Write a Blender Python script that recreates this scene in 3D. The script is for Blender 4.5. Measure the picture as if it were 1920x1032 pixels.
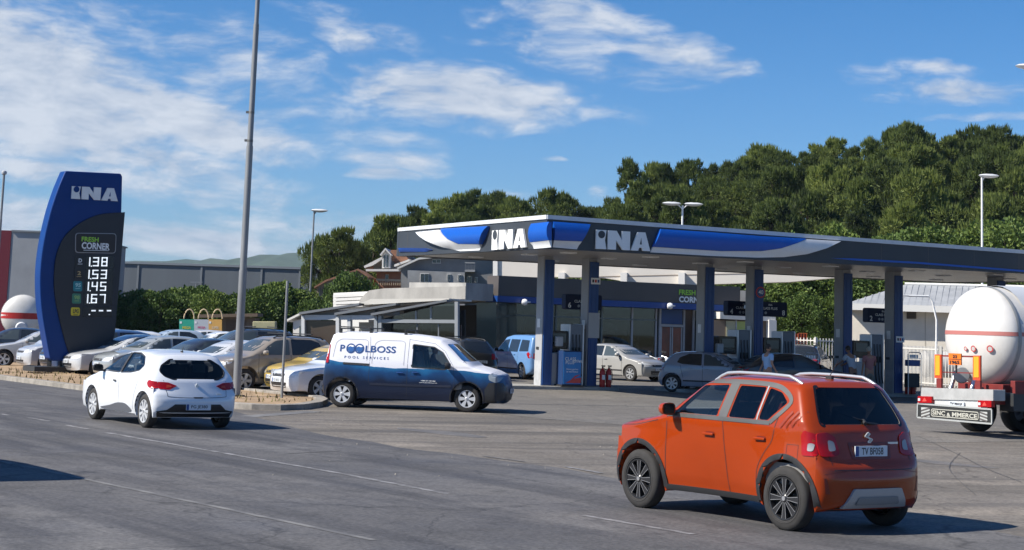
import bpy, bmesh, math, random
from math import sin, cos, pi, radians, sqrt, atan2
from mathutils import Vector, Matrix
from mathutils.bvhtree import BVHTree
from mathutils.geometry import delaunay_2d_cdt
random.seed(7)
for o in list(bpy.data.objects): bpy.data.objects.remove(o)
SC = bpy.context.scene
COL = SC.collection
# ---------------------------------------------------------------- camera
FPX, PITCH, ROLL, YC, CH = 3353.8, radians(8.0505), radians(1.9109), 137.4, 2.08
f0 = Vector((0, cos(PITCH), sin(PITCH))); u0 = Vector((0, -sin(PITCH), cos(PITCH))); r0 = Vector((1, 0, 0))
UPV = u0*cos(ROLL) - r0*sin(ROLL); RTV = r0*cos(ROLL) + u0*sin(ROLL)
cam = bpy.data.cameras.new('camera'); co = bpy.data.objects.new('camera', cam); COL.objects.link(co)
m = Matrix((RTV, UPV, -f0)).transposed().to_4x4(); m.translation = (0, 0, CH); co.matrix_world = m
cam.sensor_width = 36; cam.lens = FPX/1920*36; cam.shift_y = -(516-YC)/1920; cam.clip_start = .1; cam.clip_end = 9000
SC.camera = co
def ray(px, py): return f0 + RTV*((px-960)/FPX) + UPV*((YC-py)/FPX)
def G(px, py, z=0.0):
    d = ray(px, py); return Vector((0, 0, CH)) + d*((z-CH)/d.z)
def AT(px, py, Y):
    d = ray(px, py); return Vector((0, 0, CH)) + d*(Y/d.y)
# ---------------------------------------------------------------- sun, sky, exposure
SUN_EL = radians(41); SUN_D = Vector((-.955, -.297, 0)).normalized()
sv = Vector((SUN_D.x*cos(SUN_EL), SUN_D.y*cos(SUN_EL), sin(SUN_EL)))
sl = bpy.data.lights.new('sun', 'SUN'); sl.energy = 5.0; sl.angle = radians(.53); sl.color = (1, .94, .84)
so = bpy.data.objects.new('sun', sl); COL.objects.link(so); so.rotation_euler = sv.to_track_quat('Z', 'Y').to_euler()
SC.view_settings.view_transform = 'Standard'; SC.view_settings.look = 'None'
SC.view_settings.exposure = 0.64; SC.view_settings.gamma = 1.0
W = bpy.data.worlds.new('World'); SC.world = W; W.use_nodes = True
def world():
    nt = W.node_tree; nt.nodes.clear(); N = nt.nodes; L = nt.links
    out = N.new('ShaderNodeOutputWorld'); bg = N.new('ShaderNodeBackground'); L.new(bg.outputs[0], out.inputs[0])
    sky = N.new('ShaderNodeTexSky'); sky.sky_type = 'NISHITA'; sky.sun_disc = False
    sky.sun_elevation = SUN_EL; sky.sun_rotation = atan2(SUN_D.x, SUN_D.y)
    sky.air_density = 1.0; sky.dust_density = .35; sky.ozone_density = 2.2
    bg.inputs[1].default_value = .067
    def M(op, a, b=None, c=None):
        n = N.new('ShaderNodeMath'); n.operation = op
        for i, v in enumerate((a, b, c)):
            if v is None: continue
            if isinstance(v, (int, float)): n.inputs[i].default_value = v
            else: L.new(v, n.inputs[i])
        return n.outputs[0]
    tc = N.new('ShaderNodeTexCoord'); sp = N.new('ShaderNodeSeparateXYZ'); L.new(tc.outputs['Generated'], sp.inputs[0])
    az = M('ARCTAN2', sp.outputs[0], sp.outputs[1]); el = M('ARCSINE', sp.outputs[2])
    cb = N.new('ShaderNodeCombineXYZ'); L.new(az, cb.inputs[0]); L.new(el, cb.inputs[1])
    warp = N.new('ShaderNodeTexNoise'); warp.inputs['Scale'].default_value = 9; warp.inputs['Detail'].default_value = 3
    L.new(cb.outputs[0], warp.inputs['Vector'])
    wv = N.new('ShaderNodeVectorMath'); wv.operation = 'SUBTRACT'; L.new(warp.outputs['Color'], wv.inputs[0]); wv.inputs[1].default_value = (.5, .5, .5)
    ws = N.new('ShaderNodeVectorMath'); ws.operation = 'MULTIPLY'; L.new(wv.outputs[0], ws.inputs[0]); ws.inputs[1].default_value = (.09, .026, 0)
    wa = N.new('ShaderNodeVectorMath'); wa.operation = 'ADD'; L.new(cb.outputs[0], wa.inputs[0]); L.new(ws.outputs[0], wa.inputs[1])
    s2 = N.new('ShaderNodeSeparateXYZ'); L.new(wa.outputs[0], s2.inputs[0])
    X, Y = s2.outputs[0], s2.outputs[1]
    tot = None
    # cloud banks (centre x, centre y, half width, half height, tilt, weight) in photograph degrees of azimuth / elevation
    for (px, py, rx, ry, rot, w) in CLOUDS:
        d = ray(px, py).normalized(); a0 = atan2(d.x, d.y); e0 = math.asin(d.z)
        c, s = cos(radians(rot)), sin(radians(rot)); k = 1/FPX
        dx = M('SUBTRACT', X, a0); dy = M('SUBTRACT', Y, e0)
        u = M('DIVIDE', M('ADD', M('MULTIPLY', dx, c), M('MULTIPLY', dy, s)), rx*k)
        v = M('DIVIDE', M('SUBTRACT', M('MULTIPLY', dy, c), M('MULTIPLY', dx, s)), ry*k)
        q = M('ADD', M('MULTIPLY', u, u), M('MULTIPLY', v, v))
        g = M('MULTIPLY', M('MAXIMUM', M('SUBTRACT', 1.0, q), 0.0), w)
        tot = g if tot is None else M('MAXIMUM', tot, g)
    mp = N.new('ShaderNodeMapping'); mp.inputs['Scale'].default_value = (26, 78, 1); mp.inputs['Rotation'].default_value = (0, 0, radians(12)); L.new(wa.outputs[0], mp.inputs[0])
    n1 = N.new('ShaderNodeTexNoise'); n1.inputs['Scale'].default_value = 1; n1.inputs['Detail'].default_value = 9; n1.inputs['Roughness'].default_value = .62; L.new(mp.outputs[0], n1.inputs['Vector'])
    mp2 = N.new('ShaderNodeMapping'); mp2.inputs['Scale'].default_value = (60, 150, 1); mp2.inputs['Location'].default_value = (3, 8, 0); L.new(wa.outputs[0], mp2.inputs[0])
    n2 = N.new('ShaderNodeTexNoise'); n2.inputs['Scale'].default_value = 1; n2.inputs['Detail'].default_value = 6; L.new(mp2.outputs[0], n2.inputs['Vector'])
    nz = M('ADD', M('MULTIPLY', M('SUBTRACT', n1.outputs[0], .48), 2.3), M('MULTIPLY', M('SUBTRACT', n2.outputs[0], .5), 1.0))
    den = M('ADD', tot, M('MULTIPLY', nz, M('MINIMUM', M('MULTIPLY', tot, 4), .62)))
    mr = N.new('ShaderNodeMapRange'); mr.interpolation_type = 'SMOOTHSTEP'; mr.inputs[1].default_value = .06; mr.inputs[2].default_value = .85
    mr.inputs[3].default_value = 0; mr.inputs[4].default_value = .9; L.new(den, mr.inputs[0])
    cr = N.new('ShaderNodeValToRGB'); cr.color_ramp.elements[0].position = .32; cr.color_ramp.elements[0].color = (4.1, 4.9, 6.3, 1)
    cr.color_ramp.elements[1].position = .62; cr.color_ramp.elements[1].color = (6.9, 7.35, 8.1, 1); L.new(n1.outputs[0], cr.inputs[0])
    er = N.new('ShaderNodeMapRange'); er.inputs[1].default_value = 0; er.inputs[2].default_value = .19; L.new(el, er.inputs[0])
    tr_ = N.new('ShaderNodeValToRGB'); tr_.color_ramp.elements[0].color = (.60, .85, 1.30, 1); tr_.color_ramp.elements[1].color = (.31, .70, 1.13, 1); L.new(er.outputs[0], tr_.inputs[0]); TR = tr_.outputs[0]
    tint = N.new('ShaderNodeMix'); tint.data_type = 'RGBA'; tint.blend_type = 'MULTIPLY'; tint.inputs[0].default_value = 1; L.new(sky.outputs[0], tint.inputs[6]); L.new(TR, tint.inputs[7])
    mx = N.new('ShaderNodeMix'); mx.data_type = 'RGBA'; L.new(mr.outputs[0], mx.inputs[0]); L.new(tint.outputs[2], mx.inputs[6]); L.new(cr.outputs[0], mx.inputs[7])
    L.new(mx.outputs[2], bg.inputs[0])
CLOUDS = [(60, 175, 360, 165, -14, 1.0), (440, 150, 300, 120, -20, .34), (300, 330, 420, 60, -6, .5), (930, 190, 330, 60, -6, .45), (690, 260, 160, 60, -10, .35), (1080, 90, 260, 60, -16, .38), (600, 430, 330, 50, -2, .42), (1000, 380, 260, 30, -3, .22), (1750, 150, 200, 50, -6, .3), (640, 60, 200, 50, -12, .3), (330, 215, 360, 60, -14, .9), (20, 60, 170, 70, -25, .7), (150, 20, 200, 40, -5, .35), (260, 285, 330, 42, -8, .75),
          (130, 325, 270, 34, -7, .7), (520, 283, 110, 16, -7, .5), (870, 185, 300, 78, -4, .85), (620, 75, 120, 38, -12, .55),
          (740, 312, 100, 34, -4, .5), (730, 334, 62, 14, -2, .7), (1100, 30, 170, 50, -10, .6), (1250, 100, 170, 48, -18, .6), (1820, 172, 130, 32, -6, .75),
          (1800, 125, 90, 18, -4, .55), (1860, 222, 150, 10, -2, .35), (40, 400, 170, 60, -6, .75), (400, 455, 260, 42, -3, .8), (1120, 360, 30, 16, 0, .4),
          (1050, 304, 34, 6, 0, .35), (1640, 180, 60, 12, 0, .25), (880, 75, 80, 12, -4, .25)]
world()
# ---------------------------------------------------------------- materials
MATS = {}
def mat(name, col=(.5, .5, .5), rough=.6, metal=0, coat=0, bump=0, bscale=30, var=0, vscale=4, col2=None, spec=.5, emit=None, trans=0, vdetail=6, stretch=(1, 1, 1), lo=.35, hi=.65):
    if name in MATS: return MATS[name]
    m = bpy.data.materials.new(name); MATS[name] = m; m.use_nodes = True; nt = m.node_tree; N = nt.nodes; L = nt.links
    b = N['Principled BSDF']; b.inputs['Base Color'].default_value = (*col, 1); b.inputs['Roughness'].default_value = rough
    b.inputs['Metallic'].default_value = metal; b.inputs['Coat Weight'].default_value = coat; b.inputs['Coat Roughness'].default_value = .04
    b.inputs['Specular IOR Level'].default_value = spec; b.inputs['Transmission Weight'].default_value = trans
    if emit: b.inputs['Emission Color'].default_value = (*emit[:3], 1); b.inputs['Emission Strength'].default_value = emit[3]
    if var or col2 or bump:
        tc = N.new('ShaderNodeTexCoord'); mp = N.new('ShaderNodeMapping'); mp.inputs['Scale'].default_value = stretch; L.new(tc.outputs['Object'], mp.inputs[0])
    if var or col2:
        n = N.new('ShaderNodeTexNoise'); n.inputs['Scale'].default_value = vscale; n.inputs['Detail'].default_value = vdetail; n.inputs['Roughness'].default_value = .6; L.new(mp.outputs[0], n.inputs['Vector'])
        r = N.new('ShaderNodeValToRGB'); c2 = col2 or tuple(c*(1-var) for c in col)
        r.color_ramp.elements[0].position = lo; r.color_ramp.elements[1].position = hi
        r.color_ramp.elements[0].color = (*c2, 1); r.color_ramp.elements[1].color = (*col, 1); L.new(n.outputs[0], r.inputs[0]); L.new(r.outputs[0], b.inputs['Base Color'])
    if bump:
        n2 = N.new('ShaderNodeTexNoise'); n2.inputs['Scale'].default_value = bscale; n2.inputs['Detail'].default_value = 5; L.new(mp.outputs[0], n2.inputs['Vector'])
        bp = N.new('ShaderNodeBump'); bp.inputs['Strength'].default_value = bump; bp.inputs['Distance'].default_value = .02; L.new(n2.outputs[0], bp.inputs['Height']); L.new(bp.outputs[0], b.inputs['Normal'])
    return m
def paint(name, col, flake=.0, rough=.32, metal=0.0): return mat(name, col, rough, metal, coat=1.0, var=.06, vscale=2.2)
def glassmat(name, col, alpha):
    m = bpy.data.materials.new(name); m.use_nodes = True; nt = m.node_tree; N = nt.nodes; L = nt.links; N.clear()
    out = N.new('ShaderNodeOutputMaterial'); tr = N.new('ShaderNodeBsdfTransparent'); tr.inputs[0].default_value = (*col, 1)
    gl = N.new('ShaderNodeBsdfGlossy'); gl.inputs['Roughness'].default_value = .02; gl.inputs[0].default_value = (.95, .92, .88, 1)
    fr = N.new('ShaderNodeFresnel'); fr.inputs[0].default_value = 1.5; mr = N.new('ShaderNodeMath'); mr.operation = 'MULTIPLY_ADD'; L.new(fr.outputs[0], mr.inputs[0]); mr.inputs[1].default_value = 1.0; mr.inputs[2].default_value = alpha
    mx = N.new('ShaderNodeMixShader'); L.new(mr.outputs[0], mx.inputs[0]); L.new(tr.outputs[0], mx.inputs[1]); L.new(gl.outputs[0], mx.inputs[2]); L.new(mx.outputs[0], out.inputs[0])
    return m
GLASS = glassmat('car_glass', (.74, .80, .80), .03); GLASS_DARK = glassmat('tinted_glass', (.16, .17, .18), .01); GLASS_SHOP = glassmat('shop_glass', (.42, .46, .45), .03)
PANE = mat('dark_glass', (.018, .022, .026), .04, spec=.8); PANE_L = mat('grey_glass', (.06, .075, .08), .05, spec=.8)
BLACK = mat('black_plastic', (.022, .022, .024), .55, bump=.1, bscale=200); BLACKG = mat('black_gloss', (.012, .012, .013), .15)
RUBBER = mat('rubber', (.032, .030, .029), .85, var=.35, vscale=7); STEEL = mat('steel', (.55, .56, .57), .3, .9); ALU = mat('aluminium', (.62, .63, .64), .35, .6)
RIMS = mat('silver_rim', (.50, .51, .52), .3, .5); HUBS = mat('hubcap', (.52, .53, .55), .35, .2)
REDL = mat('red_lens', (.34, .004, .006), .2, spec=.5); WLENS = mat('white_lens', (.62, .64, .66), .12, coat=1); ORL = mat('amber_lens', (.85, .28, .02), .3)
WHITEP = mat('white_plastic', (.78, .78, .77), .5); LGREY = mat('light_grey', (.42, .43, .45), .5, var=.15); DGREY = mat('anthracite', (.055, .062, .070), .45, var=.12, vscale=1.3)
GALV = mat('galvanised', (.27, .275, .28), .5, .3, var=.3, vscale=3, stretch=(1, 1, .2)); BLUEP = mat('blue_panel', (.008, .055, .25), .4, var=.1)
BLUED = mat('blue_cladding', (.010, .055, .21), .38, var=.15, vscale=1); CONC = mat('concrete', (.50, .475, .43), .85, var=.28, vscale=1.6, bump=.3, bscale=14, stretch=(1, 1, .35))
CREAM = mat('cream_render', (.62, .57, .49), .8, var=.1, vscale=2); REDP = mat('red_paint', (.42, .02, .015), .4); SEATM = mat('seat_fabric', (.10, .10, .105), .9)
def lettermat(name, c): return mat('letter_'+name, c, .45)
L_WHITE = mat('letter_white', (.80, .80, .78), .45, var=.05); L_GREEN = lettermat('green', (.32, .62, .05)); L_DK = lettermat('dark', (.02, .02, .025)); L_BLUE = lettermat('blue', (.02, .07, .25))
# ---------------------------------------------------------------- mesh builder
class MB:
    def __init__(s): s.v = []; s.f = []; s.mi = []; s.sm = []
    def add(s, vs, fs, mi=0, sm=False):
        o = len(s.v); s.v += [tuple(v) for v in vs]; s.f += [tuple(i+o for i in f) for f in fs]; s.mi += [mi]*len(fs); s.sm += [sm]*len(fs); return s
    def box(s, c, d, rz=0, mi=0, M=None):
        x, y, z = d[0]/2, d[1]/2, d[2]/2; vs = []
        for k in range(8):
            p = Vector(((-x, x)[k & 1], (-y, y)[(k >> 1) & 1], (-z, z)[k >> 2]))
            if M is not None: p = M @ p
            elif rz: p = Vector((p.x*cos(rz)-p.y*sin(rz), p.x*sin(rz)+p.y*cos(rz), p.z))
            vs.append(p+Vector(c))
        return s.add(vs, [(0, 2, 3, 1), (4, 5, 7, 6), (0, 1, 5, 4), (2, 6, 7, 3), (0, 4, 6, 2), (1, 3, 7, 5)], mi)
    def tube(s, a, b, r, r2=None, n=10, mi=0, cap=True):
        a = Vector(a); b = Vector(b); r2 = r if r2 is None else r2; d = (b-a).normalized(); q = Vector((0, 0, 1)) if abs(d.z) < .9 else Vector((1, 0, 0))
        u = d.cross(q).normalized(); w = d.cross(u); vs = []
        for p, rr in ((a, r), (b, r2)):
            for i in range(n): t = 2*pi*i/n; vs.append(p+u*cos(t)*rr+w*sin(t)*rr)
        s.add(vs, [(i, (i+1) % n, n+(i+1) % n, n+i) for i in range(n)], mi, True)
        if cap: o = len(s.v)-2*n; s.f += [tuple(o+i for i in reversed(range(n))), tuple(o+n+i for i in range(n))]; s.mi += [mi, mi]; s.sm += [False, False]
        return s
    def path(s, pts, r, n=8, mi=0):
        pts = [Vector(p) for p in pts]; vs = []; m = len(pts); up = Vector((0, 0, 1))
        for k, p in enumerate(pts):
            d = (pts[min(k+1, m-1)]-pts[max(k-1, 0)]).normalized(); q = up if abs(d.z) < .95 else Vector((1, 0, 0)); u = d.cross(q).normalized(); w = d.cross(u)
            rr = r[k] if isinstance(r, (list, tuple)) else r
            for i in range(n): t = 2*pi*i/n; vs.append(p+u*cos(t)*rr+w*sin(t)*rr)
        fs = [(k*n+i, k*n+(i+1) % n, (k+1)*n+(i+1) % n, (k+1)*n+i) for k in range(m-1) for i in range(n)]
        fs += [tuple(reversed(range(n))), tuple((m-1)*n+i for i in range(n))]
        return s.add(vs, fs, mi, True)
    def lathe(s, prof, c=(0, 0, 0), ax='z', n=24, mi=0, sm=True):
        vs = []; c = Vector(c)
        for (r, h) in prof:
            for i in range(n):
                t = 2*pi*i/n
                vs.append(c+(Vector((r*cos(t), r*sin(t), h)) if ax == 'z' else Vector((r*cos(t), h, r*sin(t))) if ax == 'y' else Vector((h, r*cos(t), r*sin(t)))))
        m = len(prof)
        return s.add(vs, [(k*n+i, k*n+(i+1) % n, (k+1)*n+(i+1) % n, (k+1)*n+i) for k in range(m-1) for i in range(n)], mi, sm)
    def prism(s, pts, F, d0, d1, mi=0):  # pts 2D, F(a,b,d)->3D
        n = len(pts); vs = [F(a, b, d0) for a, b in pts]+[F(a, b, d1) for a, b in pts]
        s.add(vs, [(i, (i+1) % n, n+(i+1) % n, n+i) for i in range(n)], mi)
        tv, tf = fillpoly(pts, None)
        s.add([F(a, b, d1) for a, b in tv], tf, mi); s.add([F(a, b, d0) for a, b in tv], [f[::-1] for f in tf], mi); return s
    def build(s, name, mats, parent=None, bevel=0, fixn=True, sharp=40, merge=False):
        me = bpy.data.meshes.new(name); me.from_pydata(s.v, [], s.f); mats = mats if isinstance(mats, (list, tuple)) else [mats]
        for m in mats: me.materials.append(m)
        me.polygons.foreach_set('material_index', s.mi); me.polygons.foreach_set('use_smooth', s.sm)
        if fixn:
            bm = bmesh.new(); bm.from_mesh(me); bmesh.ops.remove_doubles(bm, verts=bm.verts, dist=1e-5); bmesh.ops.recalc_face_normals(bm, faces=bm.faces); bm.to_mesh(me); bm.free()
        if merge:
            bm = bmesh.new(); bm.from_mesh(me); bmesh.ops.remove_doubles(bm, verts=bm.verts, dist=2e-4); bm.to_mesh(me); bm.free()
        o = bpy.data.objects.new(name, me); COL.objects.link(o)
        if any(s.sm) and sharp: me.set_sharp_from_angle(angle=radians(sharp))
        if bevel:
            b = o.modifiers.new('b', 'BEVEL'); b.width = bevel; b.segments = 2; b.limit_method = 'ANGLE'; b.angle_limit = radians(35)
        if parent: o.parent = parent
        return o
def rnd(pts, r, n=4, closed=True):  # round corners of a 2D polygon
    out = []; m = len(pts)
    for i in range(m):
        p = Vector(pts[i][:2]); rr = pts[i][2] if len(pts[i]) > 2 else r
        if rr <= 0 or (not closed and i in (0, m-1)): out.append(tuple(p)); continue
        a = Vector(pts[i-1][:2]); b = Vector(pts[(i+1) % m][:2]); da = (a-p); db = (b-p); k = min(rr, da.length*.45, db.length*.45)
        A = p+da.normalized()*k; B = p+db.normalized()*k
        for j in range(n+1): t = j/n; out.append(tuple(A*(1-t)**2+p*2*t*(1-t)+B*t*t))
    return out
def fillpoly(pts, step=None):
    vs = []
    n = len(pts)
    for i in range(n):
        a = Vector(pts[i][:2]); b = Vector(pts[(i+1) % n][:2]); k = max(1, int((b-a).length/step)) if step else 1
        for j in range(k): vs.append(a+(b-a)*(j/k))
    nb = len(vs); edges = [(i, (i+1) % nb) for i in range(nb)]
    if step:
        x0 = min(v.x for v in vs); x1 = max(v.x for v in vs); y0 = min(v.y for v in vs); y1 = max(v.y for v in vs)
        xx = x0+step*.5
        while xx < x1:
            yy = y0+step*.5
            while yy < y1:
                ins = False; j = nb-1
                for i in range(nb):
                    if (vs[i].y > yy) != (vs[j].y > yy) and xx < (vs[j].x-vs[i].x)*(yy-vs[i].y)/(vs[j].y-vs[i].y)+vs[i].x: ins = not ins
                    j = i
                if ins: vs.append(Vector((xx+random.uniform(-.01, .01)*step, yy)))
                yy += step
            xx += step
    r = delaunay_2d_cdt(vs, edges, [], 1, 1e-6)
    return [tuple(v) for v in r[0]], [tuple(f) for f in r[2]]
def strip2(pts, w):
    L_, R_ = [], []; m = len(pts)
    for i in range(m):
        a = Vector(pts[max(i-1, 0)]); b = Vector(pts[min(i+1, m-1)]); d = (b-a).normalized(); n = Vector((-d.y, d.x))*w/2; p = Vector(pts[i]); L_.append(tuple(p+n)); R_.append(tuple(p-n))
    return L_+R_[::-1]
def catmull(P, n=8, closed=False):
    out = []; m = len(P)
    for i in range(m if closed else m-1):
        g = lambda k: Vector(P[k % m] if closed else P[max(0, min(m-1, k))])
        a, b, c, d = g(i-1), g(i), g(i+1), g(i+2)
        for j in range(n): t = j/n; out.append(tuple(.5*(2*b+(c-a)*t+(2*a-5*b+4*c-d)*t*t+(3*b-a-3*c+d)*t**3)))
    if not closed: out.append(tuple(P[-1]))
    return out
def tag(o, label=None, cat=None, group=None, kind=None):
    if label: o['label'] = label
    if cat: o['category'] = cat
    if group: o['group'] = group
    if kind: o['kind'] = kind
    return o
def thing(name, loc, rz, label, cat, group=None):
    o = bpy.data.objects.new(name, None); COL.objects.link(o); o.location = loc; o.rotation_euler = (0, 0, rz); o.empty_display_size = .3
    return tag(o, label, cat, group)
def dup(root, loc, rz, label, scale=None, group=None):
    r = root.copy(); COL.objects.link(r); r.location = loc; r.rotation_euler = (0, 0, rz); r['label'] = label
    if group: r['group'] = group
    if scale: r.scale = scale
    for ch in list(root.children):
        c = ch.copy(); COL.objects.link(c); c.parent = r
        for g in list(ch.children): d = g.copy(); COL.objects.link(d); d.parent = c
    return r
_tc = {}
def text2(s, size=1, bold=0.0, sx=1.0, shear=0, space=1.0, res=3):
    k = (s, bold, sx, shear, space)
    if k not in _tc:
        c = bpy.data.curves.new('t', 'FONT'); c.body = s; c.offset = bold; c.shear = shear; c.space_character = space; c.resolution_u = res; c.align_x = 'CENTER'; c.align_y = 'CENTER'
        o = bpy.data.objects.new('t', c); COL.objects.link(o); me = bpy.data.meshes.new_from_object(o.evaluated_get(bpy.context.evaluated_depsgraph_get()))
        vs = [(v.co.x*sx, v.co.y) for v in me.vertices]; fs = [tuple(p.vertices) for p in me.polygons]; bpy.data.objects.remove(o); bpy.data.meshes.remove(me); _tc[k] = (vs, fs)
    vs, fs = _tc[k]; return [(x*size, y*size) for x, y in vs], fs
class Plane:  # vertical plane: origin, horizontal direction, outward normal to the right-hand side facing the viewer
    def __init__(s, o, u, z0=0): s.o = Vector(o); s.u = Vector((u[0], u[1], 0)).normalized(); s.n = Vector((s.u.y, -s.u.x, 0))
    def px(s, x, y):
        d = ray(x, y); c = Vector((0, 0, CH)); t = (s.o-c).dot(s.n)/d.dot(s.n); p = c+d*t; return ((p-s.o).dot(s.u), p.z-s.o.z)
    def P(s, a, b, d=0): return s.o+s.u*a+Vector((0, 0, b))+s.n*d
    def poly(s, pts): return [s.px(p[0], p[1]) for p in pts]
# ================================================================ setting
ND = Vector((.83, .56, 0)).normalized(); RD = Vector((-.56, .83, 0)).normalized()
def RP(off, along, z=0): return ND*off+RD*along+Vector((0, 0, z))
def sheet(name, poly, z, m, step=None):
    vs, fs = fillpoly(poly, step); b = MB(); b.add([(x, y, z) for x, y in vs], fs); o = b.build(name, m, fixn=False)
    for p in o.data.polygons:
        if p.normal.z < 0: p.flip()
    tag(o, kind='structure'); return o
def asphalt(name, c1, c2, grain, streak=None, pale=None, ang=0, spec=.3):
    m = bpy.data.materials.new(name); m.use_nodes = True; nt = m.node_tree; N = nt.nodes; L = nt.links; b = N['Principled BSDF']; b.inputs['Specular IOR Level'].default_value = spec
    tc = N.new('ShaderNodeTexCoord'); mp = N.new('ShaderNodeMapping'); mp.inputs['Rotation'].default_value = (0, 0, ang); L.new(tc.outputs['Object'], mp.inputs[0])
    def noise(s, d=5, st=None):
        n = N.new('ShaderNodeTexNoise'); n.inputs['Scale'].default_value = s; n.inputs['Detail'].default_value = d; n.inputs['Roughness'].default_value = .65
        if st: q = N.new('ShaderNodeMapping'); q.inputs['Scale'].default_value = st; L.new(mp.outputs[0], q.inputs[0]); L.new(q.outputs[0], n.inputs['Vector'])
        else: L.new(mp.outputs[0], n.inputs['Vector'])
        return n.outputs[0]
    def mix(f, a, c, typ='MIX'):
        x = N.new('ShaderNodeMix'); x.data_type = 'RGBA'; x.blend_type = typ; L.new(f, x.inputs[0])
        for i, v in ((6, a), (7, c)):
            if isinstance(v, tuple): x.inputs[i].default_value = (*v, 1)
            else: L.new(v, x.inputs[i])
        return x.outputs[2]
    def rampf(v, lo, hi, a=0, c=1):
        r = N.new('ShaderNodeMapRange'); r.inputs[1].default_value = lo; r.inputs[2].default_value = hi; r.inputs[3].default_value = a; r.inputs[4].default_value = c; L.new(v, r.inputs[0]); return r.outputs[0]
    col = mix(rampf(noise(.23, 6), .35, .65), c1, c2)
    if streak: col = mix(rampf(noise(1, 7, (.9, .05, 1)), .48, .64, 0, .9), col, streak)
    if pale: col = mix(rampf(noise(1, 6, (.35, .1, 1)), .54, .68, 0, .8), col, pale)
    col = mix(rampf(noise(2.2, 8), .50, .66, 0, .65), col, tuple(c*.70 for c in c1))
    sp = rampf(noise(grain, 2), .3, .7, .70, 1.32); g = N.new('ShaderNodeMix'); g.data_type = 'RGBA'; g.blend_type = 'MULTIPLY'; g.inputs[0].default_value = 1; L.new(col, g.inputs[6]); cc = N.new('ShaderNodeCombineColor'); [L.new(sp, cc.inputs[i]) for i in range(3)]; L.new(cc.outputs[0], g.inputs[7])
    # cracks
    vn = N.new('ShaderNodeTexVoronoi'); vn.feature = 'DISTANCE_TO_EDGE'; vn.inputs['Scale'].default_value = .22
    wn = N.new('ShaderNodeTexNoise'); wn.inputs['Scale'].default_value = .9; wn.inputs['Detail'].default_value = 6; L.new(mp.outputs[0], wn.inputs['Vector']); va = N.new('ShaderNodeVectorMath'); va.operation = 'MULTIPLY_ADD'; L.new(wn.outputs['Color'], va.inputs[0]); va.inputs[1].default_value = (1.6, 1.6, 0); L.new(mp.outputs[0], va.inputs[2]); L.new(va.outputs[0], vn.inputs['Vector'])
    ck = rampf(vn.outputs[0], .0, .006, .6, 0); fin = mix(ck, g.outputs[2], tuple(c*.35 for c in c1)); L.new(fin, b.inputs['Base Color'])
    L.new(rampf(noise(.5, 4), .3, .7, .62, .9), b.inputs['Roughness'])
    bp = N.new('ShaderNodeBump'); bp.inputs['Strength'].default_value = .35; bp.inputs['Distance'].default_value = .012; L.new(noise(45, 3), bp.inputs['Height']); L.new(bp.outputs[0], b.inputs['Normal'])
    return m
ang = atan2(RD.y, RD.x)-pi/2
ROADM = asphalt('road_asphalt', (.084, .082, .084), (.130, .125, .124), 18, (.056, .055, .059), (.180, .173, .168), -ang)
FOREM = asphalt('forecourt_asphalt', (.140, .124, .106), (.196, .175, .150), 15, (.085, .078, .070), (.27, .235, .195), -radians(-72))
PARKM = asphalt('parking_asphalt', (.13, .12, .11), (.17, .158, .14), 15, None, (.2, .18, .16))
EARTH = mat('dry_earth', (.40, .28, .17), .95, col2=(.22, .15, .085), vscale=1.7, vdetail=10, bump=.5, bscale=14)
GROUNDM = mat('dry_grass_ground', (.10, .095, .045), .95, col2=(.06, .065, .03), vscale=.1, bump=.6, bscale=2)
sheet('ground', [(-3500, -300), (3500, -300), (3500, 4500), (-3500, 4500)], -.02, GROUNDM)
sheet('forecourt', [(-90, 10), (120, -60), (140, 112), (-90, 112)], 0, FOREM)
rp = lambda o, a: tuple(RP(o, a))[:2]
edge = [rp(15.9+.10*sin(a*.9)+.08*sin(a*2.3+1), a) for a in [x*.6 for x in range(-60, 51)]]
sheet('road', [rp(-12, 300)]+[rp(-12, -120)]+[rp(15.9, -120)]+edge+[rp(18.0, 38), rp(18.0, 300)], .004, ROADM)
# pale worn seam along the road edge
SEAM = mat('worn_seam', (.19, .186, .182), .85, col2=(.112, .110, .112), vscale=2.2, vdetail=8, lo=.45, hi=.62)
MARK = mat('road_paint', (.26, .255, .26), .8, col2=(.122, .119, .121), vscale=4.5, vdetail=8, lo=.42, hi=.62)
def line(off, a0, a1, w, name='lane_marking', m=None, slope=0):
    n = max(2, int(abs(a1-a0)/.7)); pts = []
    ctr = [Vector(rp(off+slope*(a0+(a1-a0)*i/n)+.012*sin(i*1.7), a0+(a1-a0)*i/n)) for i in range(n+1)]
    sheet(name, strip2([tuple(c) for c in ctr], w), .008, m or MARK)
def linepx(x0, y0, x1, y1, w, m=None, name='lane_marking', z=.008):
    a = G(x0, y0); b = G(x1, y1); n = 12; sheet(name, strip2([((a+(b-a)*i/n).x+.01*sin(i*2.1), (a+(b-a)*i/n).y) for i in range(n+1)], w), z, m or MARK)
for (x0, y0, x1, y1) in ((2, 777, 18, 780), (52, 784, 94, 791), (124, 798, 166, 806), (198, 812, 640, 889), (640, 889, 838, 927), (1095, 968, 1300, 1003)): linepx(x0, y0, x1, y1, .105)
linepx(0, 866, 128, 893, .10, SEAM); linepx(128, 893, 700, 1014, .09, SEAM); linepx(1060, 876, 1128, 888, .10); linepx(905, 856, 985, 867, .06, SEAM, z=.009)
linepx(530, 852, 640, 846, .05, SEAM, z=.009); linepx(1012, 786, 1180, 791, .12, SEAM, z=.006); linepx(460, 782, 590, 772, .45, SEAM, z=.006)
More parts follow.
